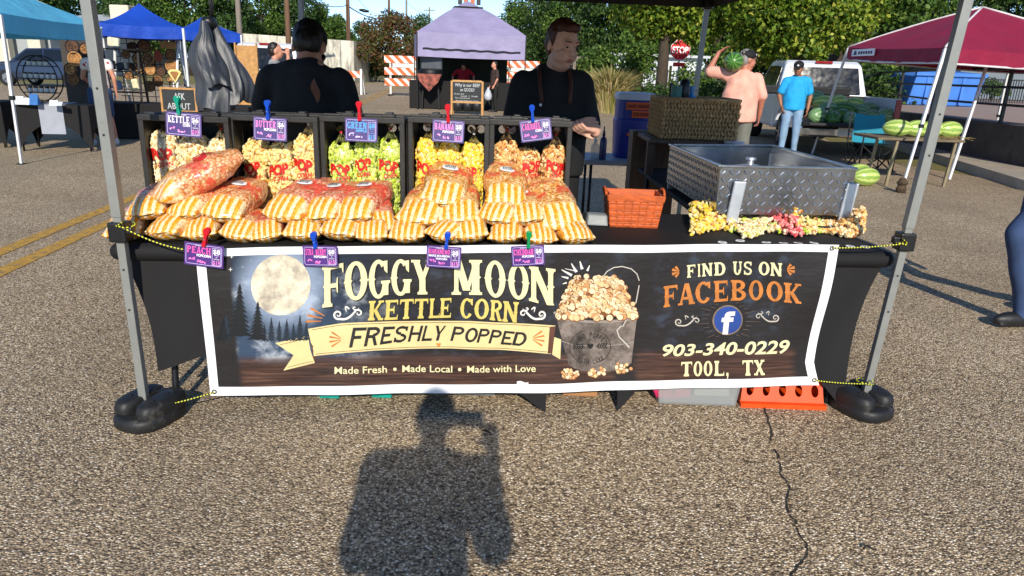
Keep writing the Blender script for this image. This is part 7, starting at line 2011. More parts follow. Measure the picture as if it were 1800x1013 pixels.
# cars
M_CGL = mat('dark_car_glass', '#0e1216', .08, var=.05); M_TYRE = mat('tyre_rubber', '#161616', .8); M_RIM = mat('alloy_rim', '#9da0a4', .3, .8); M_TAIL = mat('red_tail_lamp', '#8e1016', .25); M_CHR = mat('chrome', '#c4c6c8', .12, 1.0)
def paint(n, h):
    k = NT(n); k.set(Roughness=.28, Base_Color=hexc(h)); k.p.inputs['Coat Weight'].default_value = .8; k.p.inputs['Coat Roughness'].default_value = .06; return k.m
def wheel(t, c, r, w, axis):
    M = Matrix.Rotation(R_(90), 3, 'Y') if axis == 'x' else Matrix.Rotation(R_(90), 3, 'X')
    mb = MB(); mb.lathe([(r * .62, -w / 2), (r * .94, -w / 2), (r, -w * .35), (r, w * .35), (r * .94, w / 2), (r * .62, w / 2)], c, 24, M=M, caps=False); o = mb.build('wheel', M_TYRE, t, smooth=True, auto=40)
    mb = MB()
    mb.lathe([(r * .63, -w * .42), (r * .60, w * .42)], c, 24, M=M); 
    for i in range(5):
        a = i * 1.2566; d_ = Vector((0, math.cos(a), math.sin(a))) if axis == 'x' else Vector((math.cos(a), 0, math.sin(a)))
        for s in (-1, 1): ax = Vector((s * w * .45, 0, 0)) if axis == 'x' else Vector((0, s * w * .45, 0)); mb.bar(Vector(c) + ax, Vector(c) + ax + d_ * r * .58, .07, .03)
    mb.build('rim', M_RIM, o)
def suv(label, c, rz, pm):
    """length along x, nose at -x"""
    t = thing('parked_car', label, 'car', (0, 0, 0))
    prof = [(-2.3, .45), (-2.28, .75), (-2.15, .95), (-1.2, 1.06), (-.45, 1.60), (1.55, 1.66), (2.1, 1.15), (2.25, 1.0), (2.3, .5), (2.1, .32), (-2.15, .32)]
    mb = MB(); mb.prism(prof, lambda x, y, q: Vector((x, q * (1 - .10 * max(0, y - 1.0) / .6), y)), -.92, .92); mb.build('body', pm, t, bevel=.06)
    win = [(-.98, 1.10), (-.40, 1.52), (.30, 1.57), (.30, 1.10)], [(.38, 1.10), (.38, 1.57), (1.45, 1.57), (1.88, 1.12)]
    for s in (-1, 1):
        for wq in win: mb = MB(); mb.prism(wq, lambda x, y, q: Vector((x, s * (.925 - .092 * max(0, y - 1.0) / .6 * 1.0 + q), y)), 0, .012); mb.build('window', M_CGL, t)
        mb = MB(); mb.box((-2.2, s * .66, .80), (.2, .34, .13)); mb.build('headlight', mat('lamp_glass', '#c8ccd0', .1), t, bevel=.03)
    mb = MB(); mb.hexa([(-1.16, -.74, 1.10), (-1.16, .74, 1.10), (-1.10, .74, 1.09), (-1.10, -.74, 1.09), (-.52, -.66, 1.58), (-.52, .66, 1.58), (-.46, .66, 1.57), (-.46, -.66, 1.57)]); mb.build('windscreen', M_CGL, t)
    for x in (-1.42, 1.42):
        for s in (-1, 1): wheel(t, (x, s * .84, .34), .34, .24, 'y')
    t.location = c; t.rotation_euler.z = rz; return t
q = W(78, 120, 33); suv('dark navy car parked on the verge behind the jar stall', (q.x + .3, 33, .0), -.05, paint('navy_car_paint', '#1c2740'))
# white pickup behind the man in black (its tail)
def pickup(label, loc, rz, pm, tail_open=False):
    """y axis forward (away), rear at y = 0, centred on x"""
    t = thing('pickup_truck', label, 'pickup truck', (0, 0, 0)); W2 = .98
    mb = MB()
    # cab
    cab = [(1.95, .62), (1.95, 1.12), (2.12, 1.82), (2.3, 1.90), (3.7, 1.90), (4.35, 1.22), (5.6, 1.12), (5.72, .98), (5.75, .55), (5.6, .42), (1.95, .42)]
    mb.prism(cab, lambda y, z, q: Vector((q * (W2 - .20 * max(0, z - 1.12) / .78), y, z)), -1, 1); mb.build('cab', pm, t, bevel=.06)
    for s in (-1, 1):
        mb = MB(); side = [(0, .55), (0, 1.18), (1.93, 1.18), (1.93, .52), (1.62, .50), (1.55, .74), (1.32, .90), (1.02, .90), (.80, .74), (.72, .50)]
        mb.prism(side, lambda y, z, q: Vector((s * (W2 - q), y, z)), 0, .10); mb.build('bed_side', pm, t, bevel=.02)
        mb = MB(); mb.box((s * (W2 - .05), -.006, .98), (.115, .03, .36)); mb.build('tail_light', M_TAIL, t, bevel=.012)
        for wq in ([(2.20, 1.20), (2.32, 1.74), (2.78, 1.78), (2.78, 1.20)], [(2.86, 1.20), (2.86, 1.78), (3.62, 1.78), (4.1, 1.24)]):
            mb = MB(); mb.prism(wq, lambda y, z, q: Vector((s * (W2 - .20 * max(0, z - 1.12) / .78 + .002 + q), y, z)), 0, .012); mb.build('window', M_CGL, t)
        mb = MB(); mb.box((s * (W2 + .14), 3.85, 1.30), (.22, .10, .20)); mb.build('mirror', M_BLKP, t, bevel=.03)
    mb = MB(); mb.hexa([(-.80, 1.935, 1.20), (.80, 1.935, 1.20), (.80, 1.96, 1.20), (-.80, 1.96, 1.20), (-.72, 2.075, 1.76), (.72, 2.075, 1.76), (.72, 2.10, 1.76), (-.72, 2.10, 1.76)]); mb.build('rear_window', M_CGL, t)
    mb = MB(); mb.box((0, 2.14, 1.868), (.36, .05, .055)); mb.build('brake_light', M_TAIL, t, bevel=.01)
    mb = MB(); mb.box((0, .97, .66), (2 * W2 - .2, 1.9, .06)); mb.box((0, 1.90, .92), (2 * W2 - .2, .06, .5)); mb.build('bed_floor', M_BLKP, t)
    mb = MB()
    if tail_open: mb.box((0, -.28, .66), (1.60, .54, .06))
    else: mb.box((0, .03, .92), (1.72, .06, .50))
    mb.build('tailgate', pm if not tail_open else mat('black_bed_liner', '#121213', .6), t, bevel=.015)
    mb = MB(); mb.box((0, -.10, .50), (1.86, .20, .20)); mb.build('rear_bumper', M_CHR, t, bevel=.04)
    mb = MB(); mb.box((0, -.205, .52), (.32, .012, .15)); mb.build('number_plate', mat('plate_white', '#c8cac6', .5), t)
    for y in (1.17, 4.75):
        for s in (-1, 1): wheel(t, (s * .82, y, .39), .39, .27, 'x')
    t.location = loc; t.rotation_euler.z = rz; return t
P_WH = paint('white_car_paint', '#d9dcdf')
q = W(440, 150, 19); pickup('white pickup half hidden behind the man in black at the road side', (q.x, 19, 0), .12, P_WH)
# ================================================================== MIDDLE DISTANCE
# lavender tent with its stall
Yt = 25.0
a = W(733, 56, Yt); b = W(925, 63, Yt + .6); z = (a.z + b.z) / 2; a.z = b.z = z
dd = b - a; n = Vector((-dd.y, dd.x, 0)).normalized() * dd.length; c_, e_ = b + n, a + n; pk = (a + b + c_ + e_) / 4; pk.z = W(826, 2, pk.y).z
lt = popup('lavender canopy tent with black stripe sheltering the meat stall', [a, b, c_, e_], [Vector((q.x, q.y, 0)) for q in (a, b, c_, e_)], pk, .78, F_LV, M_BWIRE, sag=-.06)
mb = MB()
cc4 = (a + b + c_ + e_) / 4
def fst(u, v):
    q = a + (b - a) * (.05 + .90 * u); o_ = Vector((n.x, n.y, 0)).normalized() * -.045; return Vector((q.x, q.y, z - .50 - .03 * u - .05 * v + .012 * math.sin(u * 40))) + o_
mb.grid(fst, 40, 2); mb.build('black_stripe', M_BTEE, lt)
mb = MB(); tp = [pk + (q - pk) * .26 for q in (a, b, c_, e_)]
for q in tp: q.z += .04
for q0, q1 in zip(tp, tp[1:] + tp[:1]): mb.bar(q0, q1, .05, .09)
mb.build('vent_edge', M_BTEE, lt)
ck = chalk('A-frame chalkboard asking why the BEEF is so GOOD before the lavender tent', 794, 848, 143, 180, 22.8, [('Why is our BEEF', .10, .92, .74, .90), ('so GOOD?', .28, .74, .52, .68), ('Grass fed', .08, .40, .36, .42), ('Local  +  Fresh', .30, .85, .26, .33), ('No hormones', .12, .6, .17, .23), ('Raised & finished in Texas', .14, .88, .04, .10)], True, fw=.06)
p = G(770, 192); cloth_table('black cloth counter under the left side of the lavender tent', (W(772, 150, 26).x, 26, 0), 2.0, .8, .95, .02, arch=False)
cloth_table('black cloth counter under the right side of the lavender tent', (W(880, 150, 26.2).x, 26.2, 0), 1.5, .8, .95, .02, arch=False)
cloth_table('black cloth back counter in the middle of the lavender tent', (W(822, 150, 27.8).x, 27.8, 0), 2.2, .7, .95, .02, arch=False)
a2 = e_ + (c_ - e_) * .02; b2 = e_ + (c_ - e_) * .98; mb = MB(); mb.hexa([(a2.x, a2.y - .2, .2), (b2.x, b2.y - .2, .2), (b2.x, b2.y - .17, .2), (a2.x, a2.y - .17, .2), (a2.x, a2.y - .2, 2.2), (b2.x, b2.y - .2, 2.2), (b2.x, b2.y - .17, 2.2), (a2.x, a2.y - .17, 2.2)])
mb.single('tent_wall', mat('dark_green_backdrop', '#1c241a', .9, var=.4, scale=3), 'dark green back wall hanging inside the lavender tent', 'tent wall')
# grill with lid and paisley bandana
gc = W(757, 150, 25.2); t = thing('grill', 'black grill with raised grey lid and patterned bandana left of the chalkboard', 'grill', (gc.x, 25.2, 0))
mb = MB(); mb.lathe([(.30, .95), (.40, 1.05), (.42, 1.25), (.38, 1.32)], (gc.x, 25.2, 0), 18); mb.build('fire_bowl', M_BWIRE, t, smooth=True, auto=50)
mb = MB(); mb.box((gc.x, 25.45, 1.62), (.75, .12, .62)); mb.build('lid', mat('grey_grill_lid', '#4a4d52', .4, .4), t, bevel=.05)
for sx_ in (-1, 1): mb = MB(); mb.bar((gc.x + sx_ * .3, 25.2, 0), (gc.x + sx_ * .25, 25.2, 1.0), .05); mb.build('leg', M_BWIRE, t)
mb = MB(); mb.add([(gc.x - .42, 24.75, 1.18), (gc.x + .42, 24.75, 1.18), (gc.x + .30, 24.72, .92), (gc.x, 24.70, .62), (gc.x - .30, 24.72, .92)], [(0, 1, 2, 3, 4)]); mb.build('bandana', mat('paisley_cloth', '#8a4a3c', .8, var=.8, scale=9), t)
for i, px in enumerate((805, 822, 838)):
    q = W(px, 190, 25.0); mb = MB(); mb.lathe([(.16, 0), (.19, .38), (.18, .38), (.15, .03)], (q.x, 25.0, 0), 14); mb.single('bucket', mat('dark_bucket_plastic', '#26282b', .5), 'dark bucket on the road under the chalkboard, %s of three' % ('left', 'middle', 'right')[i], 'bucket', 'dark buckets', smooth=True)
# plastic bag in the far person's hand
fb = fw + Vector((-.20, -.28, .46)); mb = MB()
mb.lathe([(.015, .34), (.03, .30), (.09, .20), (.14, .06), (.12, -.06), (.02, -.10)], fb + Vector((0, 0, .02)), 14); mb.single('plastic_bag', mat('white_carrier_bag', '#b9bfc8', .35, var=.2, bump=.4), 'white plastic carrier bag held by the person at the lavender tent', 'plastic bag', smooth=True)
# barricades
def stripes(n):
    k = NT(n); v = k.coord('Object'); sx = k.n('SeparateXYZ'); k.l(v, sx.inputs[0])
    f = k.math('FRACT', k.math('MULTIPLY', k.math('ADD', sx.outputs[0], sx.outputs[2]), 2.3)); c = k.ramp(f, [(0, '#d9642a'), (.48, '#d9642a'), (.52, '#e0ddd6')], 'CONSTANT'); k.l(c, k.p.inputs['Base Color']); k.set(Roughness=.45); return k.m
M_STR = stripes('orange_white_stripes'); M_BARW = mat('white_barricade_plastic', '#d8d5ce', .5, dirt=('#a59d90', 3, .6))
def barricade(label, pl, pr, Y, boards, zs, panel=False, aframe=False):
    a = W(pl, 130, Y); b = W(pr, 130, Y); w = b.x - a.x; t = thing('barricade', label, 'barricade', ((a.x + b.x) / 2, Y, 0), 'road barricades')
    for zz in zs: mb = MB(); mb.box(((a.x + b.x) / 2, Y, zz), (w, .05, boards)); mb.build('board', M_STR, t)
    top = zs[0] + boards * .5
    for s in (-1, 1):
        x = (a.x + b.x) / 2 + s * w * (.36 if not aframe else .44)
        if aframe:
            for q in (-1, 1): mb = MB(); mb.bar((x, Y + q * .05, top + .1), (x + s * .06, Y + q * .35, 0), .09, .05); mb.build('leg', M_BARW, t)
        else:
            mb = MB(); mb.box((x, Y + .06, top / 2), (.09, .07, top)); mb.build('post', M_BARW, t); mb = MB(); mb.box((x, Y + .05, .04), (.09, 1.2, .07)); mb.build('foot', M_BLKP, t)
    if panel: mb = MB(); mb.box(((a.x + b.x) / 2, Y - .035, (zs[0] + zs[1]) / 2), (w * .6, .012, zs[0] - zs[1] - boards - .03)); mb.build('blank_panel', M_BARW, t)
zf = lambda px, py, Y: W(px, py, Y).z
barricade('large orange and white three board barricade left of the lavender tent', 676, 748, 36, .34, [zf(710, 105, 36), zf(710, 126, 36), zf(710, 145, 36)], True)
barricade('orange and white three board barricade right of the lavender tent', 886, 948, 38, .34, [zf(910, 113, 38), zf(910, 133, 38), zf(910, 151, 38)], True)
barricade('small A-frame barricade with one striped board beside the person in apron', 1030, 1067, 31, .28, [zf(1050, 149, 31)], aframe=True)
barricade('small A-frame barricade right beside the person with black cap', 598, 637, 36, .30, [zf(620, 131, 36)], aframe=True)
# white weathered wall
k = NT('stained_white_render'); v = k.coord('Object', scale=(1, 1, .22)); f = k.noise(v, 1.3, 7, .75); f2 = k.noise(k.coord('Object'), .7, 5)
c = k.mix(k.ramp(f, [(.47, (0, 0, 0)), (.64, (.85, .85, .85))]), k.ramp(f2, [(.3, '#cfc7b4'), (.7, '#e0dac8')]), '#4f4b44'); k.l(c, k.p.inputs['Base Color']); k.set(Roughness=.9); M_OLDW = k.m
a = W(425, 100, 62); b = W(622, 100, 60); zt = W(520, 66, 61).z; mb = MB(); mb.hexa([(a.x, 62, -.1), (b.x, 60, -.1), (b.x + .3, 66, -.1), (a.x, 66, -.1), (a.x, 62, zt + .2), (b.x, 60, zt - .15), (b.x + .3, 66, zt - .15), (a.x, 66, zt + .2)])
mb.single('wall', M_OLDW, 'old white rendered wall with dark stains behind the man in black', 'wall')
# chain link fence piece + verge
mb = MB(); a = G(622, 140); b = G(668, 137)
for i in range(9): x = a.x + (b.x - a.x) * i / 8; y = a.y + (b.y - a.y) * i / 8; mb.bar((x, y, 0), (x, y, 1.6), .05)
for zz in (.1, .6, 1.1, 1.6): mb.bar((a.x, a.y, zz), (b.x, b.y, zz), .03)
mb.single('wire_fence', mat('galvanised_wire', '#8a8f90', .5, .5), 'grey wire fence at the end of the old white wall', 'fence')
# poles, wires, signal
M_POLE = mat('weathered_pole_wood', '#6b4f3a', .85, var=.25, scale=5, stretch=(6, 6, .3)); M_POLEG = mat('grey_pole_wood', '#7d7468', .85, var=.2, scale=5, stretch=(6, 6, .3))
poles = {}
for px, py, ptop, Y, r, m_, lab in ((421, 70, -80, 48, .17, M_POLEG, 'tall grey wooden utility pole right of the hanging grey bags'), (506, 70, -80, 50, .17, M_POLE, 'brown wooden utility pole rising left behind the black cap'),
                                (613.5, 120, -70, 64, .17, M_POLE, 'brown utility pole standing at the right end of the old white wall'), (683.5, 60, -16, 95, .18, M_POLE, 'utility pole above the reddish tree, left of a thinner one'),
                                (714, 60, -10, 110, .17, M_POLEG, 'pale utility pole above the right side of the reddish tree'), (754, 50, 13, 150, .17, M_POLEG, 'short far utility pole against the sky left of the lavender tent')):
    q = W(px, py, Y); tpz = W(px, ptop, Y).z; t = thing('utility_pole', lab, 'utility pole', (q.x, Y, 0), 'wooden utility poles')
    mb = MB(); mb.tube([(q.x, Y, -.1), (q.x + .05, Y, tpz * .5), (q.x + .08, Y, tpz)], [r * 1.15, r, r * .8], 10); mb.build('pole', m_, t, smooth=True)
    mb = MB(); mb.box((q.x + .08, Y, tpz - .6), (2.2, .12, .14)); mb.build('crossarm', m_, t)
    mb = MB(); [mb.lathe([(.05, 0), (.07, .08), (.03, .16)], (q.x + .08 + s, Y, tpz - .53), 8) for s in (-.95, -.5, .5, .95)]; mb.build_apart('insulator', mat('ceramic', '#9a9a94', .3), t, smooth=True)
    poles[px] = Vector((q.x + .08, Y, tpz - .4))
M_WIRE = mat('black_cable', '#141416', .5)
def cable(p, q, sag, lab, r=.018):
    mb = MB(); p = Vector(p); q = Vector(q); mb.tube([p + (q - p) * t - Vector((0, 0, sag * 4 * t * (1 - t))) for t in [i / 20 for i in range(21)]], r, 5); mb.single('overhead_cable', M_WIRE, lab, 'cable', 'overhead cables', smooth=True)
cable(W(545, 1, 50), W(611, 9, 64), .25, 'overhead cable sloping to the pole at the white wall end', .03); cable(W(615, 13, 64), W(683, 30, 95), .5, 'thick overhead cable sagging between the two brown poles', .05)
cable(W(628, -4, 64), W(683, 14, 95), 1.0, 'thin overhead cable above the thick one right of the white wall'); cable(W(686, 14, 95), W(753, 26, 150), 1.2, 'overhead cable running to the short far pole')
cable(W(716, 6, 110), W(800, 34, 150), 1.0, 'overhead cable descending right from the pale far pole')
mb = MB(); q = W(640, 19, 72); mb.tube([q + Vector((-.45, 0, .06)), q, q + Vector((.45, 0, -.07))], [.09, .17, .09], 10); mb.single('cable_splice_case', M_BLKP, 'black splice case hanging on the thick overhead cable', 'splice case', smooth=True)
sg = W(825, 4, 70); t = thing('traffic_signal', 'orange and black traffic signal heads hanging above the lavender tent', 'traffic signal', (sg.x, 70, sg.z))
for dx in (-.85, -.30, .30, .85):
    mb = MB(); mb.box((sg.x + dx, 70, sg.z + .35), (.36, .3, 1.15)); mb.build('signal_head', M_BLKP if abs(dx) > .5 else mat('signal_orange', '#b8642a', .5), t, bevel=.04)
mb = MB(); mb.tube([(sg.x - 14, 70, sg.z + 2.2), (sg.x, 70, sg.z + 1.2), (sg.x + 14, 70, sg.z + 2.2)], .03, 6); mb.build('span_wire', M_WIRE, t, smooth=True)

# ================================================================== RIGHT SIDE
# stop sign
ss = W(1196, 88, 29); t = thing('stop_sign', 'red octagonal STOP sign on a thin post among the roadside plants', 'stop sign', (ss.x - .02, 29, 0))
mb = MB(); r = .385
oct_ = [(r * math.cos(R_(22.5 + 45 * i)), r * math.sin(R_(22.5 + 45 * i))) for i in range(8)]
mb.prism([(x * 1.05, y * 1.05) for x, y in oct_], lambda x, y, q: ss + Vector((x, .012 - q, y)), 0, .008); mb.build('sign_border', M_WHI, t)
mb = MB(); mb.prism(oct_, lambda x, y, q: ss + Vector((x, .003 - q, y)), 0, .006); mb.build('sign_face', mat('sign_red', '#c81824', .4), t)
mb = MB(); text_into(mb, 'STOP', lambda x, y, d: ss + Vector((x, -.006, y)), -.31, .31, -.12, .13, 0, .03); mb.build_apart('sign_lettering', M_WHI, t)
mb = MB(); mb.box(ss + Vector((0, .01, -.54)), (.46, .008, .15)); mb.build('small_plate', mat('sign_red', '#c81824', .4), t)
mb = MB(); mb.bar((ss.x, 29.03, -.1), (ss.x, 29.03, ss.z + .4), .05, .04); mb.build('post', mat('galvanised_post', '#8f9694', .5, .4), t)
q = W(1176, 150, 28); mb = MB(); mb.tube([(q.x, 28, 0), (q.x, 28, 1.75)], .05, 8); mb.single('marker_post', mat('yellow_marker', '#b9a436', .5), 'thin yellow marker post left of the STOP sign post', 'post', smooth=True)
# pickup with melons
tp_ = W(1494, 200, 13.75); tk = pickup('white pickup with its tailgate down and a bed full of watermelons', (tp_.x, 13.9, 0), -.13, P_WH, True); tk.scale = (.97, .97, .95)
mb = MB(); q = W(1475, 160, 13.86); mb.hexa([(q.x - 1.0, 15.6, 1.10), (q.x + 1.05, 15.7, 1.10), (q.x + 1.05, 15.95, 1.10), (q.x - 1.0, 15.9, 1.10), (q.x - 1.0, 15.6, 1.28), (q.x + 1.05, 15.7, 1.28), (q.x + 1.05, 15.95, 1.28), (q.x - 1.0, 15.9, 1.28)]); mb.single('truck_tool_box', M_BLKP, 'black tool box lying across the pickup bed before the rear window', 'tool box', bevel=.03)
ml = [(1449, 182, 14.6, 1), (1473, 181, 14.6, 1), (1503, 184, 14.6, 1), (1431, 172, 14.8, 2), (1455, 194, 14.3, 2), (1484, 194, 14.3, 0), (1511, 198, 14.3, 2), (1438, 204, 13.95, 2), (1464, 210, 13.9, 0), (1494, 210, 13.9, 2), (1516, 211, 14.0, 2), (1533, 208, 14.0, 2), (1556, 204, 13.95, 2), (1478, 205, 14.05, 0), (1528, 193, 14.4, 2)]
mn = ['dark green', 'pale green', 'grey green']
used = {}
for px, py, Y, mi in sorted(ml, key=lambda q: q[0]):
    used[mi] = used.get(mi, 0) + 1
    c = W(px, py, Y); lay = 'atop' if py < 186 else 'midway in' if py < 200 else 'at the bottom of'
    melon(c, random.uniform(.20, .25), random.uniform(.145, .165), random.uniform(-1.2, 1.2), (M_MELD, M_MELL, M_MELG)[mi], '%s watermelon %s the pickup load, %s of its colour from left' % (mn[mi], lay, ORD[used[mi] - 1]), 'watermelons')
# burgundy tent
A0 = G(1427, 272); B0 = G(1583, 339); C0_ = G(1668, 316)
Ta = W(1491, 92, 13.4); Tb = W(1658, 92, 10.3); Tc = W(2010, 108, 11.4); zt = (Ta.z + Tb.z) / 2; 
for q in (Ta, Tb, Tc): q.z = zt
Ta = W(1491, 84, 13.4); Tb = W(1662, 84, 10.3); Td = Ta + Tc - Tb; Td.z = zt
pkk = W(1727, 14, 12.3)
bt = popup('burgundy canopy tent with white piping over the watermelon table', [Ta, Tb, Tc, Td], [A0, B0, Vector((Tc.x + .3, Tc.y, 0)), Vector((Td.x + .2, Td.y + .3, 0))], pkk, .20, F_BU, M_WPOLE, piping=mat('white_piping', '#d4cfd0', .6), sag=-.03)
mb = MB(); mb.bar(C0_, W(1737, 108, 11.9), .036, .036, up=(0, 1, 0)); mb.build('leg', M_WPOLE, bt)
mb = MB(); mb.lathe([(.07, -.08), (.05, 0), (.06, .05)], W(1737, 108, 11.9), 12); mb.build('hub', M_BLKP, bt, smooth=True)
mb = MB(); mb.lathe([(.055, .0), (.07, .05), (.05, .10), (.075, .13), (.03, .2)], B0, 9); mb.build('foot_bag', mat('brown_rope', '#4a3a28', .9, var=.5, scale=20), bt)
# white maker's patch
mb = MB(); o_ = Vector((-(Tb - Ta).y, (Tb - Ta).x, 0)).normalized() * -1; dirn = (Tb - Ta); dirn.z = 0; dirn.normalize()
base = Ta + dirn * .30; nn = dirn.cross(Vector((0, 0, 1))).normalized() * .05
if nn.dot(Vector((0, -1, 0)) + Vector((-1, 0, 0))) < 0: nn = -nn
def pt_(x, y, d=0): return base + nn * (1 + d) + dirn * x + Vector((0, 0, y - .155))
mb.add([pt_(0, 0), pt_(.85, 0), pt_(.85, .11), pt_(0, .11)], [(0, 1, 2, 3)]); mb.build('maker_patch', M_WHI, bt)
mb = MB(); mb.add([pt_(.08, .02, .1), pt_(.20, .02, .1), pt_(.17, .09, .1), pt_(.12, .09, .1)], [(0, 1, 2, 3)])
for i in range(6): mb.add([pt_(.26 + .09 * i, .03, .1), pt_(.32 + .09 * i, .03, .1), pt_(.32 + .09 * i, .075, .1), pt_(.26 + .09 * i, .075, .1)], [(0, 1, 2, 3)])
mb.build_apart('patch_lettering', mat('navy_print', '#27304f', .6), bt)
# melon table
Yb = 10.2; q0, q1 = W(1545, 238, Yb), W(1697, 250, Yb); tz_ = (q0.z + q1.z) / 2
t = thing('trestle_table', 'weathered wooden table on thin legs bearing pale watermelons', 'table', ((q0.x + q1.x) / 2, Yb + .4, 0))
M_OLDWD = mat('weathered_table_wood', '#6e5f4a', .8, var=.3, scale=8, stretch=(1, 6, 6))
mb = MB()
for i in range(5): mb.box(((q0.x + q1.x) / 2, Yb + .08 + .155 * i, tz_ - .02), (q1.x - q0.x, .15, .035))
mb.build('tabletop', M_OLDWD, t, bevel=.004)
for x, y, px in ((q0.x + .30, Yb + .05, 0), (q0.x + .34, Yb + .7, 0), (q1.x - .10, Yb + .05, 0), (q1.x - .12, Yb + .7, 0)): mb = MB(); mb.bar((x, y, tz_ - .03), (x - .05, y, 0), .035, .035); mb.build('leg', mat('tan_steel_leg', '#8f8266', .5, .3), t)
for i, (px, py) in enumerate(((1577, 229), (1611, 231), (1638, 231), (1668, 235))):
    c = W(px, py, Yb + .35); c.z = tz_ + .115; melon(c, .20, .125, random.uniform(-.3, .3), M_MELL, 'pale striped watermelon on the wooden table, %s from its left end' % ORD[i], 'watermelons')
mb = MB(); rr = random.Random(8)
for i in range(70): x = q1.x - .25 + rr.uniform(-.3, .35); y = Yb + rr.uniform(0, .5); mb.bar((x, y, tz_ + .01 + rr.uniform(0, .03)), (x + rr.uniform(-.2, .2), y + rr.uniform(-.1, .1), tz_ + .01 + rr.uniform(-.04, .03)), .008, .003)
mb.single('straw', mat('dry_straw', '#8d7a4a', .9), 'loose dry straw spilling over the right end of the melon table', 'straw', kind='stuff')
for px, py, mi, lab in ((1512, 310, 1, 'pale watermelon on the asphalt behind another, beside the steel bin'), (1525, 318, 1, 'long pale watermelon lying on the asphalt in front, beside the steel bin')):
    g = G(px, py + 11); melon((g.x, g.y + .1, .13), .21, .135, .25 if mi else 0, M_MELL, lab, 'watermelons')
# teal camp chair
cg = G(1541, 303); t = thing('camp_chair', 'teal folding camp chair with black crossed legs before the melon table', 'chair', (cg.x, cg.y + .3, 0)); M_TCH = mat('teal_chair_fabric', '#0f7f96', .75, var=.15, scale=4, bump=.15)
cx, cy = cg.x, cg.y + .3
mb = MB(); mb.grid(lambda u, v: (cx + (u - .5) * .56, cy + (v - .5) * .5, .43 - .05 * math.sin(math.pi * u) * math.sin(math.pi * v) + .03 * (1 - v)), 10, 10); mb.build('seat', M_TCH, t, smooth=True)
mb = MB(); mb.grid(lambda u, v: (cx + .04 + (u - .5) * (.56 - .06 * v), cy + .25 + .10 * v, .44 + .46 * v - .03 * math.sin(math.pi * u)), 10, 8); mb.build('backrest', M_TCH, t, smooth=True)
mb = MB()
for s in (-1, 1): mb.grid(lambda u, v: (cx + s * (.30 + .03 * u), cy - .24 + .5 * v, .62 - .02 * math.sin(math.pi * v)), 2, 5)
mb.build_apart('armrest', M_BTEE, t)
crn = [(-.28, -.24), (.28, -.24), (.28, .26), (-.28, .26)]
for i in range(4):
    x0, y0 = crn[i]; x1, y1 = crn[(i + 1) % 4]
    mb = MB(); mb.bar((cx + x0, cy + y0, 0), (cx + x1, cy + y1, .42), .018); mb.bar((cx + x1, cy + y1, 0), (cx + x0, cy + y0, .42), .018); mb.build('crossed_leg', M_BWIRE, t)
    mb = MB(); mb.bar((cx + x0, cy + y0, 0), (cx + x0, cy + y0 + (.10 if y0 > 0 else 0), .90 if y0 > 0 else .62), .018); mb.build('leg', M_BWIRE, t)
# second chair behind pickup's left (beige seat by the jeans)
# kerb, pavement, retaining wall, upper terrace
WA, WB, WC = G(1588, 262), G(1800, 309), Vector((9.2, 3.0, 0))
wz = .78
M_CONCD = mat('dark_retaining_concrete', '#4f4a45', .9, var=.3, scale=2, bump=.2, dirt=('#2d2a27', 1.3, .55))
mb = MB(); pts = [(8.9, 40), (WA.x + .2, WA.y + 4), (WA.x, WA.y), (WB.x, WB.y), (WC.x, WC.y), (11, -6)]
for (x0, y0), (x1, y1) in zip(pts, pts[1:]): mb.hexa([(x0, y0, -.1), (x1, y1, -.1), (x1 + .3, y1, -.1), (x0 + .3, y0, -.1), (x0, y0, wz), (x1, y1, wz), (x1 + .3, y1, wz), (x0 + .3, y0, wz)])
mb.single('retaining_wall', M_CONCD, 'low dark concrete retaining wall behind the melon table', 'wall')
k = NT('terrace_brick'); v = k.coord('Object'); b_ = k.n('TexBrick'); k.l(v, b_.inputs['Vector']); b_.inputs['Scale'].default_value = 3.2; b_.inputs['Color1'].default_value = (*hexc('#a08074'), 1); b_.inputs['Color2'].default_value = (*hexc('#8f7468'), 1); b_.inputs['Mortar'].default_value = (*hexc('#9a948a'), 1); b_.inputs['Mortar Size'].default_value = .015
c = k.mix(k.noise(v, 1.2, 4), b_.outputs['Color'], '#9c8a7c'); k.l(c, k.p.inputs['Base Color']); k.set(Roughness=.9)
mb = MB(); tr_ = [(x + .29, y) for x, y in pts]; mb.add([(x, y, wz - .01) for x, y in tr_] + [(60, -6, wz - .01), (60, 40, wz - .01)], [tuple(range(len(tr_) + 2))]); struct('terrace', mb, k.m)
mb = MB(); mb.add([(9, 40, wz - .02), (60, 40, wz - .02), (60, 60, -.02), (9, 60, -.02)], [(0, 1, 2, 3)]); struct('terrace_bank', mb, M_GRASS)
KA, KB_ = G(1556, 256), G(1800, 336)
mb = MB(); kp = [(KA.x + .1, KA.y + 6), (KA.x, KA.y), (KB_.x, KB_.y), (8.0, 4.0), (9.5, -5)]
for (x0, y0), (x1, y1), in zip(kp, kp[1:]): mb.hexa([(x0, y0, -.02), (x1, y1, -.02), (x1 + 3, y1, -.02), (x0 + 3, y0, -.02), (x0 + .02, y0, .14), (x1 + .02, y1, .14), (x1 + 3, y1, .14), (x0 + 3, y0, .14)])
struct('pavement', mb, M_CONC)
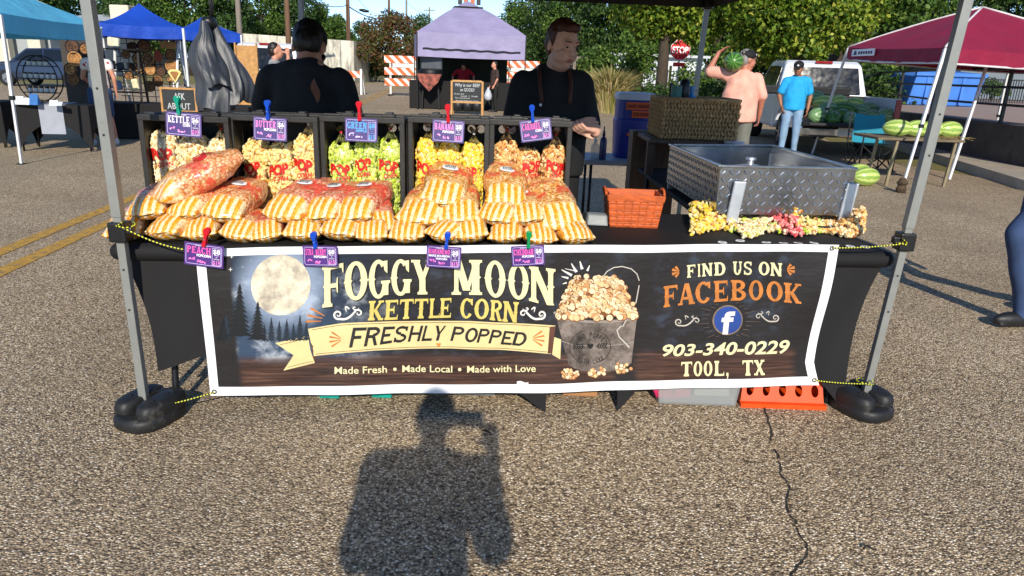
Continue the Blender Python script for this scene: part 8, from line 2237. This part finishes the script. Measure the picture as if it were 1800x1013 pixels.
# railing on the terrace edge
M_RAIL = mat('black_railing_paint', '#17181a', .45); t = thing('railing', 'black steel railing along the top of the retaining wall', 'railing', (WA.x + .3, WA.y, wz))
rp = [Vector((11.6, 24, wz)), Vector((8.75, 15.6, wz)), Vector((8.55, 13.0, wz)), Vector((8.55, 10.0, wz)), Vector((9.3, 5, wz))]
for zz, r in ((.93, .032), (.62, .022), (.32, .022)):
    mb = MB(); mb.tube([q + Vector((0, 0, zz)) for q in rp], r, 8); mb.build('rail', M_RAIL, t, smooth=True)
for q in rp + [(rp[0] + rp[1]) / 2, Vector((8.5, 11.5, wz))]: mb = MB(); mb.bar(q, q + Vector((0, 0, .93)), .05, .05); mb.build('post', M_RAIL, t)
t = thing('railing', 'second black railing sloping down behind the pickup', 'railing', (9.5, 26, 0))
for zz in (1.5, 1.1):
    mb = MB(); mb.tube([W(1468, 150, 22) * 1 + Vector((0, 0, zz - 1.5)), Vector((rp[0].x + .2, 24, wz + zz - .5))], .03, 8); mb.build('rail', M_RAIL, t, smooth=True)
for f in (0, .5): q = W(1468, 150, 22) * (1 - f) + Vector((rp[0].x, 24, wz + 1)) * f; mb = MB(); mb.bar((q.x, q.y, 0), (q.x, q.y, q.z), .05); mb.build('post', M_RAIL, t)
# blue skip
Yd = 23; q0, q1 = W(1590, 187, Yd), W(1714, 187, Yd); zl = W(1650, 128, Yd).z
t = thing('skip_bin', 'bright blue metal skip standing on the brick terrace behind the railing', 'skip', ((q0.x + q1.x) / 2, Yd + .8, wz)); M_BSK2 = mat('blue_skip_paint', '#3f78c8', .5, var=.12, scale=2)
mb = MB(); mb.hexa([(q0.x + .05, Yd, wz), (q1.x, Yd, wz), (q1.x, Yd + 1.6, wz), (q0.x + .05, Yd + 1.6, wz), (q0.x + .15, Yd - .1, zl - .12), (q1.x + .1, Yd - .1, zl), (q1.x + .1, Yd + 1.7, zl + .1), (q0.x + .15, Yd + 1.7, zl)]); mb.build('skip_body', M_BSK2, t, bevel=.03)
mb = MB()
for f in (.25, .5, .75): x = q0.x + (q1.x - q0.x) * f; mb.box((x, Yd - .07, (wz + zl) / 2), (.10, .07, (zl - wz) * .9))
mb.box(((q0.x + q1.x) / 2 + .1, Yd - .13, zl - .05), (q1.x - q0.x, .10, .10)); mb.build('skip_rib', M_BSK2, t)
# black far fence at right
t = thing('iron_fence', 'far black iron picket fence beyond the terrace at right', 'fence', (24, 30, wz))
mb = MB(); x0, x1 = W(1540, 150, 31).x, W(1860, 150, 31).x
for i in range(70): x = x0 + (x1 - x0) * i / 69; mb.bar((x, 31, wz - .2), (x, 31, wz + .95), .025)
for zz in (.1, .9): mb.bar((x0, 31, wz + zz), (x1, 31, wz + zz), .04)
mb.build('pickets', M_RAIL, t)
for i in range(8): x = x0 + (x1 - x0) * i / 7; mb = MB(); mb.bar((x, 31.02, wz - .2), (x, 31.02, wz + 1.1), .07); mb.build('post', M_RAIL, t)
# far buildings on the right
a = W(1690, 120, 46); b = W(1900, 120, 46); zt = W(1760, 92, 46).z; t = thing('building', 'grey far building behind the burgundy tent at the right edge', 'building', ((a.x + b.x) / 2, 50, 0)); mb = MB(); mb.box(((a.x + b.x) / 2, 50, zt / 2), (b.x - a.x, 8, zt)); mb.build('wall', mat('blue_grey_siding', '#6f7880', .7), t)
mb = MB(); mb.hexa([(a.x - .4, 45.6, zt), (b.x + .4, 45.6, zt), (b.x + .4, 54.4, zt), (a.x - .4, 54.4, zt), (a.x, 49.5, zt + .9), (b.x, 49.5, zt + .9), (b.x, 50.5, zt + .9), (a.x, 50.5, zt + .9)]); mb.build('roof', M_ROOFM, t)
a = W(1078, 110, 44); b = W(1236, 110, 44); zt = W(1150, 98, 44).z; t = thing('building', 'long low white shed with flat roof behind the STOP sign', 'building', ((a.x + b.x) / 2, 46, 0)); mb = MB(); mb.box(((a.x + b.x) / 2, 47, zt / 2 - .05), (b.x - a.x, 6, zt)); mb.build('wall', mat('pale_blue_white_siding', '#cfd4d8', .7, stretch=(14, 1, .3)), t)
mb = MB(); mb.box(((a.x + b.x) / 2, 46.9, zt), (b.x - a.x + .6, 6.6, .14)); mb.build('roof', M_ROOFM, t)
t = thing('iron_fence', 'dark iron garden fence before the low white shed', 'fence', (a.x + 2, 40, 0)); mb = MB(); x0, x1 = W(1015, 120, 40).x, W(1240, 120, 40).x
for i in range(46): x = x0 + (x1 - x0) * i / 45; mb.bar((x, 40, 0), (x, 40, 1.7), .035)
for zz in (.15, .9, 1.6): mb.bar((x0, 40, zz), (x1, 40, zz), .05)
mb.build('pickets', M_RAIL, t)
for i in range(7): x = x0 + (x1 - x0) * i / 6; mb = MB(); mb.box((x, 40.03, 1.0), (.12, .10, 2.0)); mb.build('post', M_RAIL, t)
q = W(1121, 106, 33); t = thing('globe_lamp', 'white globe garden lamp on a dark post near the vine arch', 'lamp', (q.x, 33, 0)); mb = MB(); mb.ell(q, (.2, .2, .22), 14, 10); mb.build('globe', M_WHI, t, smooth=True); mb = MB(); mb.tube([(q.x, 33, 0), (q.x, 33, q.z - .2)], .05, 8); mb.build('post', M_RAIL, t, smooth=True)
# pergola left of the shed
a = W(1010, 110, 37); b = W(1048, 110, 37); zt = W(1030, 105, 37).z; t = thing('pergola', 'small grey wooden pergola at the park edge right of the apron person', 'pergola', ((a.x + b.x) / 2, 38, 0))
for x in (a.x, b.x):
    for y in (37, 39.5): mb = MB(); mb.box((x, y, zt / 2), (.14, .14, zt)); mb.build('post', M_POLEG, t)
mb = MB()
for i in range(7): mb.box(((a.x + b.x) / 2, 37 + 2.5 * i / 6, zt + .06), (b.x - a.x + .8, .08, .14))
mb.build('roof_slats', M_POLEG, t)
# ================================================================== TREES AND PLANTS
def leafmat(name, cols, tr=.30):
    k = NT(name); g = k.n('NewGeometry'); c = k.ramp(g.outputs['Random Per Island'], cols); v = k.coord('Object')
    f = k.noise(v, .55, 3); c = k.mix(k.math('MULTIPLY', k.ramp(f, [(.35, (0, 0, 0)), (.65, (1, 1, 1))]), .55), c, k.mix(1.0, c, (.60, .72, .52), 'MULTIPLY'))
    k.l(c, k.p.inputs['Base Color']); k.set(Roughness=.55); k.p.inputs['Specular IOR Level'].default_value = .3
    t = k.n('BsdfTranslucent'); k.l(k.mix(1.0, c, (1.0, 1.0, .55), 'MULTIPLY'), t.inputs[0]); m = k.n('MixShader'); m.inputs[0].default_value = tr; k.l(k.p.outputs[0], m.inputs[1]); k.l(t.outputs[0], m.inputs[2]); k.l(m.outputs[0], k.out.inputs[0]); return k.m
L_DK = leafmat('dark_green_leaves', [(0, '#23371a'), (.4, '#3a5528'), (.8, '#4f6c32'), (1, '#6d8040')]); L_MD = leafmat('mid_green_leaves', [(0, '#2f481c'), (.4, '#4a6829'), (.8, '#678436'), (1, '#87984a')])
L_YG = leafmat('yellow_green_leaves', [(0, '#35501a'), (.35, '#5c7a24'), (.7, '#84992f'), (.92, '#aab043'), (1, '#c4bb58')], .34); L_RD = leafmat('reddish_leaves', [(0, '#4a3a22'), (.4, '#5d6a34'), (.7, '#7a5a3a'), (1, '#8c5248')])
M_BARK = mat('tree_bark', '#40352a', .9, var=.35, scale=7, bump=.5, bscale=16, stretch=(3, 3, .6))
def crown_mesh(name, blobs, n, size, seed, mats_):
    rs_ = np.random.RandomState(seed); wts = np.array([b[3] * b[4] * b[5] for b in blobs]) ** .7; wts /= wts.sum()
    idx = rs_.choice(len(blobs), n, p=wts); B = np.array(blobs)[idx]
    d = rs_.normal(size=(n, 3)); d /= np.linalg.norm(d, axis=1)[:, None]; r = rs_.uniform(.25, 1.0, n) ** .45
    P = B[:, :3] + d * B[:, 3:6] * r[:, None] + rs_.normal(size=(n, 3)) * size * .5
    nrm = d * .7 + rs_.normal(size=(n, 3)) * .75 + np.array([0, 0, .35]); nrm /= np.linalg.norm(nrm, axis=1)[:, None]
    a = rs_.normal(size=(n, 3)); u = np.cross(nrm, a); u /= np.linalg.norm(u, axis=1)[:, None]; v = np.cross(nrm, u)
    s = size * rs_.uniform(.6, 1.35, n)[:, None]
    q0 = P - u * s * .5; q1 = P - v * s * .32 + nrm * s * .08; q2 = P + u * s * .55; q3 = P + v * s * .32 + nrm * s * .08
    V = np.stack([q0, q1, q2, q3], 1).reshape(-1, 3); me = bpy.data.meshes.new(name); me.vertices.add(4 * n); me.vertices.foreach_set('co', V.ravel()); me.loops.add(4 * n); me.loops.foreach_set('vertex_index', np.arange(4 * n)); me.polygons.add(n); me.polygons.foreach_set('loop_start', np.arange(0, 4 * n, 4)); me.polygons.foreach_set('loop_total', np.full(n, 4)); me.update(); me.validate()
    me.materials.append(mats_); return me
def tree_proto(h, w, seed, leaf, n, size, base=.25, trunk_r=.2, nb=14):
    rr = random.Random(seed); blobs = []
    for i in range(nb):
        f = i / (nb - 1); z = h * (base + (1 - base) * (.12 + .78 * f)); rad = w / 2 * (math.sin(math.pi * (.18 + .70 * f)) ** .8); a = i * 2.4 + rr.uniform(-.4, .4); q = rad * rr.uniform(.35, .72) * (1 if f < .92 else .2)
        b = w * rr.uniform(.11, .22); blobs.append((q * math.cos(a), q * math.sin(a), z, b, b, b * rr.uniform(.7, 1.0)))
    tr = MB(); tr.tube([(0, 0, -.2), (.06 * w * .2, 0, h * .2), (-.02 * w, .02 * w, h * .5), (0, 0, h * .85)], [trunk_r * 1.3, trunk_r, trunk_r * .6, trunk_r * .15], 9)
    for i in range(7):
        b = blobs[(i * 2 + 1) % nb]; z0 = h * (base * .8 + .07 * i); tr.tube([(0, 0, z0), (b[0] * .5, b[1] * .5, z0 + (b[2] - z0) * .4), (b[0], b[1], b[2])], [trunk_r * .5, trunk_r * .3, trunk_r * .08], 6)
    return tr.mesh('trunk', M_BARK, True), crown_mesh('crown', blobs, n, size, seed, leaf), h, w
TP = [tree_proto(9, 8, 1, L_DK, 12000, .27, .10, .22), tree_proto(11, 8, 2, L_MD, 12000, .27, .14, .24, 17), tree_proto(10, 9, 3, L_DK, 12000, .28, .12, .25, 16), tree_proto(5.5, 5.5, 4, L_RD, 11000, .18, .10, .12, 13), tree_proto(8, 7, 5, L_MD, 14000, .24, .12, .2, 14)]
def tree(label, px, ptop, Y, kind, wpx=None, rz=0.0, group='roadside trees', zb=0.0):
    tm, cm, h, w = TP[kind]; H = W(px, ptop, Y).z - zb; x = W(px, 100, Y).x; ww = (wpx * Y / CF) if wpx else w * H / h
    t = thing('tree', label, 'tree', (0, 0, 0), group)
    for nm, me in (('trunk', tm), ('crown', cm)): o = bpy.data.objects.new(nm, me); COL.objects.link(o); o.parent = t
    t.location = (x, Y, zb); t.rotation_euler.z = rz; t.scale = (ww / w, ww / w, H / h / .93); return t
tl_ = [
 ('dark tree at the far left above the pale blue tent', 60, -60, 70, 0, 170), ('tree with bright crown left of the grey metal roof', 128, -30, 76, 1, 110), ('dark tree just right of the sky gap behind the blue tents', 218, -20, 72, 2, 110), ('broad dark tree above the nearer blue tent peak', 268, -55, 66, 2, 130),
 ('mid green tree behind the hanging grey bags', 335, -60, 64, 1, 140), ('dark tree beside the tall grey utility pole', 398, -55, 66, 0, 130), ('mid green tree between the two left utility poles', 462, -45, 72, 1, 120), ('dark tree behind the black cap', 520, -12, 74, 0, 110),
 ('bright green tree right of the black cap above the white wall', 566, 16, 78, 4, 90), ('low bright tree at the end of the old white wall', 598, 34, 80, 4, 70), ('distant dark tree just right of the white wall end', 636, 47, 100, 0, 80), ('reddish leaved tree in front of the far poles', 690, 30, 62, 3, 130),
 ('dark distant tree right of the reddish tree', 742, 38, 100, 2, 80), ('distant tree behind the left slope of the lavender tent', 790, 48, 110, 0, 90), ('green tree above the right slope of the lavender tent', 905, 12, 70, 1, 110), ('tall dark tree left of the apron person', 955, -10, 66, 2, 110),
 ('mid green tree behind the apron person', 1010, -40, 62, 1, 130), ('dark green tree above the pergola', 1066, -60, 58, 0, 140), ('mid green tree above the white shed', 1125, -70, 56, 4, 140), ('dark tree behind the STOP sign', 1180, -70, 60, 2, 150), ('mid green tree behind the rear right tent leg', 1252, -80, 52, 1, 150),
 ('dark tree behind the melon carrier', 1310, -80, 54, 0, 140), ('dark tree rising behind the white pickup cab', 1385, -90, 50, 2, 150), ('mid green tree above the pickup bed', 1470, -90, 48, 1, 150), ('dark tree above the left corner of the burgundy tent', 1540, -80, 50, 0, 140), ('mid green tree behind the burgundy tent roof', 1610, -60, 54, 4, 140), ('dark tree behind the right grey tent leg', 1690, -60, 56, 2, 150), ('dark tree above the burgundy tent peak at far right', 1770, -70, 54, 0, 150), ('mid green tree beyond the right picture edge', 1850, -70, 52, 1, 150),
]
for i, (lab, px, pt, Y, kd, wp) in enumerate(tl_): tree(lab, px, pt, Y, kd, wp, i * 1.7)
# near yellow-green tree with big leaves
def near_tree(label, base, trunk_pts, radii, blobs, n, size, leaf, seed, limbs):
    t = thing('tree', label, 'tree', base, 'near big-leaved trees'); mb = MB(); mb.tube(trunk_pts, radii, 10)
    for l in limbs: mb.tube(l[0], l[1], 7)
    mb.build('trunk', M_BARK, t, smooth=True)
    me = crown_mesh('crown', [(b[0] - base[0], b[1] - base[1], b[2] - base[2], *b[3:]) for b in blobs], n, size, seed, leaf); o = bpy.data.objects.new('crown', me); COL.objects.link(o); o.parent = t; return t
def pb(px, py, Y, r, rz=None): q = W(px, py, Y); return (q.x, q.y, q.z, r, r, rz or r * .8)
b1 = W(1161, 170, 25); b1.z = 0
near_tree('tree with thin dark trunk and bright drooping leaves left of the STOP sign', b1, [b1, W(1163, 140, 25), W(1168, 80, 25), W(1174, 20, 25.3), W(1180, -60, 25.5)], [.22, .19, .17, .15, .1],
          [pb(1150, 28, 25, .9), pb(1185, 5, 25, 1.1), pb(1120, 10, 26, .9), pb(1215, 35, 25, .9), pb(1165, -40, 25, 1.5), pb(1250, 20, 25, 1.0), pb(1135, 50, 25.5, .45), pb(1192, 55, 25.5, .4), pb(1230, 55, 24.5, .6)], 15000, .15, L_YG, 21,
          [([W(1170, 60, 25), W(1195, 30, 25), W(1225, 15, 25)], [.08, .06, .02]), ([W(1172, 40, 25), W(1150, 25, 25), W(1125, 12, 25)], [.08, .05, .02])])
b2 = W(1413, 190, 23); b2.z = 0
near_tree('big bright yellow green tree behind the white pickup cab', b2, [b2, W(1413, 120, 23), W(1412, 80, 23), W(1425, 20, 23), W(1440, -60, 23)], [.42, .36, .32, .26, .15],
          [pb(1340, 20, 23, 1.1), pb(1385, 30, 22.5, 1.1), pb(1430, 15, 22.5, 1.2), pb(1350, 75, 23, .65), pb(1310, 80, 23.5, .5), pb(1400, 70, 22.3, .65), pb(1475, 35, 22.5, 1.0), pb(1450, 65, 22.5, .6), pb(1370, -30, 23, 1.6), pb(1500, 0, 23, 1.2), pb(1345, 100, 23.5, .35), pb(1428, 85, 22.2, .4), pb(1490, 75, 23.5, .5)], 19000, .145, L_YG, 22,
          [([W(1412, 85, 23), W(1385, 50, 23), W(1350, 25, 23)], [.16, .11, .04]), ([W(1414, 75, 23), W(1445, 40, 23), W(1480, 10, 23)], [.15, .1, .04])])
b3 = W(1472, 190, 26); b3.z = 0
near_tree('leaning grey limbed tree left of the burgundy tent roof', b3, [b3, W(1470, 115, 26), W(1488, 70, 26), W(1520, 25, 26), W(1548, -10, 26)], [.40, .36, .28, .2, .14],
          [pb(1500, 30, 26.5, 1.0), pb(1545, 15, 26.5, 1.3), pb(1580, 35, 27, 1.0), pb(1520, 80, 27, .6), pb(1545, 105, 27, .7), pb(1580, -10, 26, 1.3)], 11000, .16, L_MD, 23,
          [([W(1488, 70, 26), W(1530, 55, 26), W(1565, 30, 26)], [.16, .1, .04]), ([W(1495, 60, 26), W(1490, 20, 26), W(1478, -20, 26)], [.15, .1, .06])])
# shrubs
def shrub(label, px, py, Y, w, h, leaf, n, size, seed, cat='shrub', zb=0.0):
    q = W(px, py, Y); rr = random.Random(seed); blobs = [(rr.uniform(-.32, .32) * w, rr.uniform(-.25, .25) * w, h * rr.uniform(.30, .72), w * .26, w * .26, h * .28) for i in range(8)]
    t = thing('shrub', label, cat, (q.x, Y, zb), 'park shrubs'); o = bpy.data.objects.new('foliage', crown_mesh('foliage', blobs, n, size, seed, leaf)); COL.objects.link(o); o.parent = t
    mb = MB()
    for i in range(5): a = i * 1.26; mb.tube([(q.x, Y, zb), (q.x + .15 * w * math.cos(a), Y + .15 * w * math.sin(a), zb + h * .5)], [.03, .012], 5)
    mb.build('stems', M_BARK, t)
shrub('round green shrub right of the STOP sign', 1222, 120, 33, 2.2, 2.2, L_MD, 2200, .16, 31); shrub('leafy vine covered arch between shed and ornamental grass', 1122, 125, 32.5, 1.6, 3.0, L_MD, 2600, .16, 32); shrub('bright shrub at the pergola', 1052, 118, 36, 2.6, 2.8, L_MD, 2600, .17, 33)
shrub('dark shrub behind the pickup bed', 1535, 145, 24, 2.8, 2.2, L_DK, 3000, .15, 34); shrub('low green shrub left of the melon carrier', 1245, 155, 26, 1.8, 1.3, L_DK, 1800, .13, 35); shrub('dark shrub at the foot of the thin dark trunk', 1160, 160, 24, 1.6, 1.2, L_DK, 1600, .12, 36)
shrub('small round bush on the far terrace lawn', 1748, 150, 33, 1.3, 1.0, L_MD, 1200, .11, 37, zb=.78); shrub('bush beneath the reddish tree', 660, 118, 66, 4.0, 2.4, L_DK, 1800, .28, 38)
L_FR = leafmat('red_flowers', [(0, '#8c1f36'), (.6, '#b03048'), (1, '#3c5a26')]); L_FY = leafmat('yellow_flowers', [(0, '#c9a81c'), (.6, '#d9bd3a'), (1, '#4c6a26')])
shrub('low red flowering plant beside the ornamental grass', 1102, 156, 28.5, 1.3, .7, L_FR, 900, .09, 39, 'flowers'); shrub('low yellow flowering plant right of the cooler lid', 1149, 157, 27.5, 1.2, .6, L_FY, 800, .09, 40, 'flowers'); shrub('green planting behind the A-frame barricade', 1042, 162, 33, 1.6, .9, L_MD, 900, .13, 41)
# ornamental grass
def grass(label, px, py, Y, h, w, seed):
    q = W(px, py, Y); rr = random.Random(seed); t = thing('ornamental_grass', label, 'grass', (q.x, Y, 0)); mb = MB()
    for i in range(900):
        a = rr.uniform(0, 6.28); r0 = rr.random() ** .5 * w * .18; rl = rr.uniform(.3, 1) * w / 2; hh = h * rr.uniform(.55, 1.05) * (1 - .35 * (rl / w)); b = .022
        x0, y0 = q.x + r0 * math.cos(a), Y + r0 * math.sin(a); x1, y1 = q.x + rl * .55 * math.cos(a), Y + rl * .55 * math.sin(a); x2, y2 = q.x + rl * math.cos(a), Y + rl * math.sin(a)
        mb.add([(x0 - b, y0, 0), (x0 + b, y0, 0), (x1 + b, y1, hh * .72), (x1 - b, y1, hh * .72), (x2, y2, hh * rr.uniform(.82, 1))], [(0, 1, 2, 3), (3, 2, 4)])
    mb.build('blades', leafmat('tan_grass_blades', [(0, '#6c7a3a'), (.4, '#9a8f58'), (.75, '#b9a274'), (1, '#c9b08a')]) if 'tan_grass_blades' not in bpy.data.materials else bpy.data.materials['tan_grass_blades'], t)
grass('tall tan ornamental grass clump right of the apron person', 1076, 150, 27, 1.9, 2.6, 1); grass('smaller ornamental grass clump left of the thin dark trunk', 1136, 155, 29, 1.2, 1.6, 2)
# planting bed
mb = MB(); bd_ = [G(1020, 172), G(1240, 185), Vector((12, 34, 0)), Vector((12, 42, 0)), Vector((3.5, 42, 0)), Vector((3.4, 36, 0))]; mb.add([(p.x, p.y, .012) for p in bd_], [tuple(range(6))]); struct('planting_bed', mb, grass_mat('mulch_and_grass', '#4d4a2a', '#6a5f3a', '#5a6a30'))
# far woodland
bl_ = []; rr = random.Random(77)
for px in list(range(-150, 560, 26)) + list(range(900, 2000, 26)):
    Y = rr.uniform(105, 120); q = W(px, 100, Y); H = rr.uniform(8.5, 12) * (1 if px < 480 or px > 930 else .6)
    for j in range(3): bl_.append((q.x + rr.uniform(-1.5, 1.5), Y, H * (.22 + .27 * j), 2.6, 2.4, H * .22))
for px in range(560, 900, 26):
    Y = rr.uniform(125, 135); q = W(px, 100, Y); H = rr.uniform(4.5, 6.5); bl_.append((q.x, Y, H * .35, 2.8, 2.4, H * .38)); bl_.append((q.x + 1.4, Y, H * .65, 2.0, 2.0, H * .3))
me = crown_mesh('far_woodland', bl_, 42000, .62, 99, L_DK); o = bpy.data.objects.new('far_woodland', me); COL.objects.link(o); tag(o, 'continuous far woodland closing the view behind the market', 'woodland', kind='stuff')
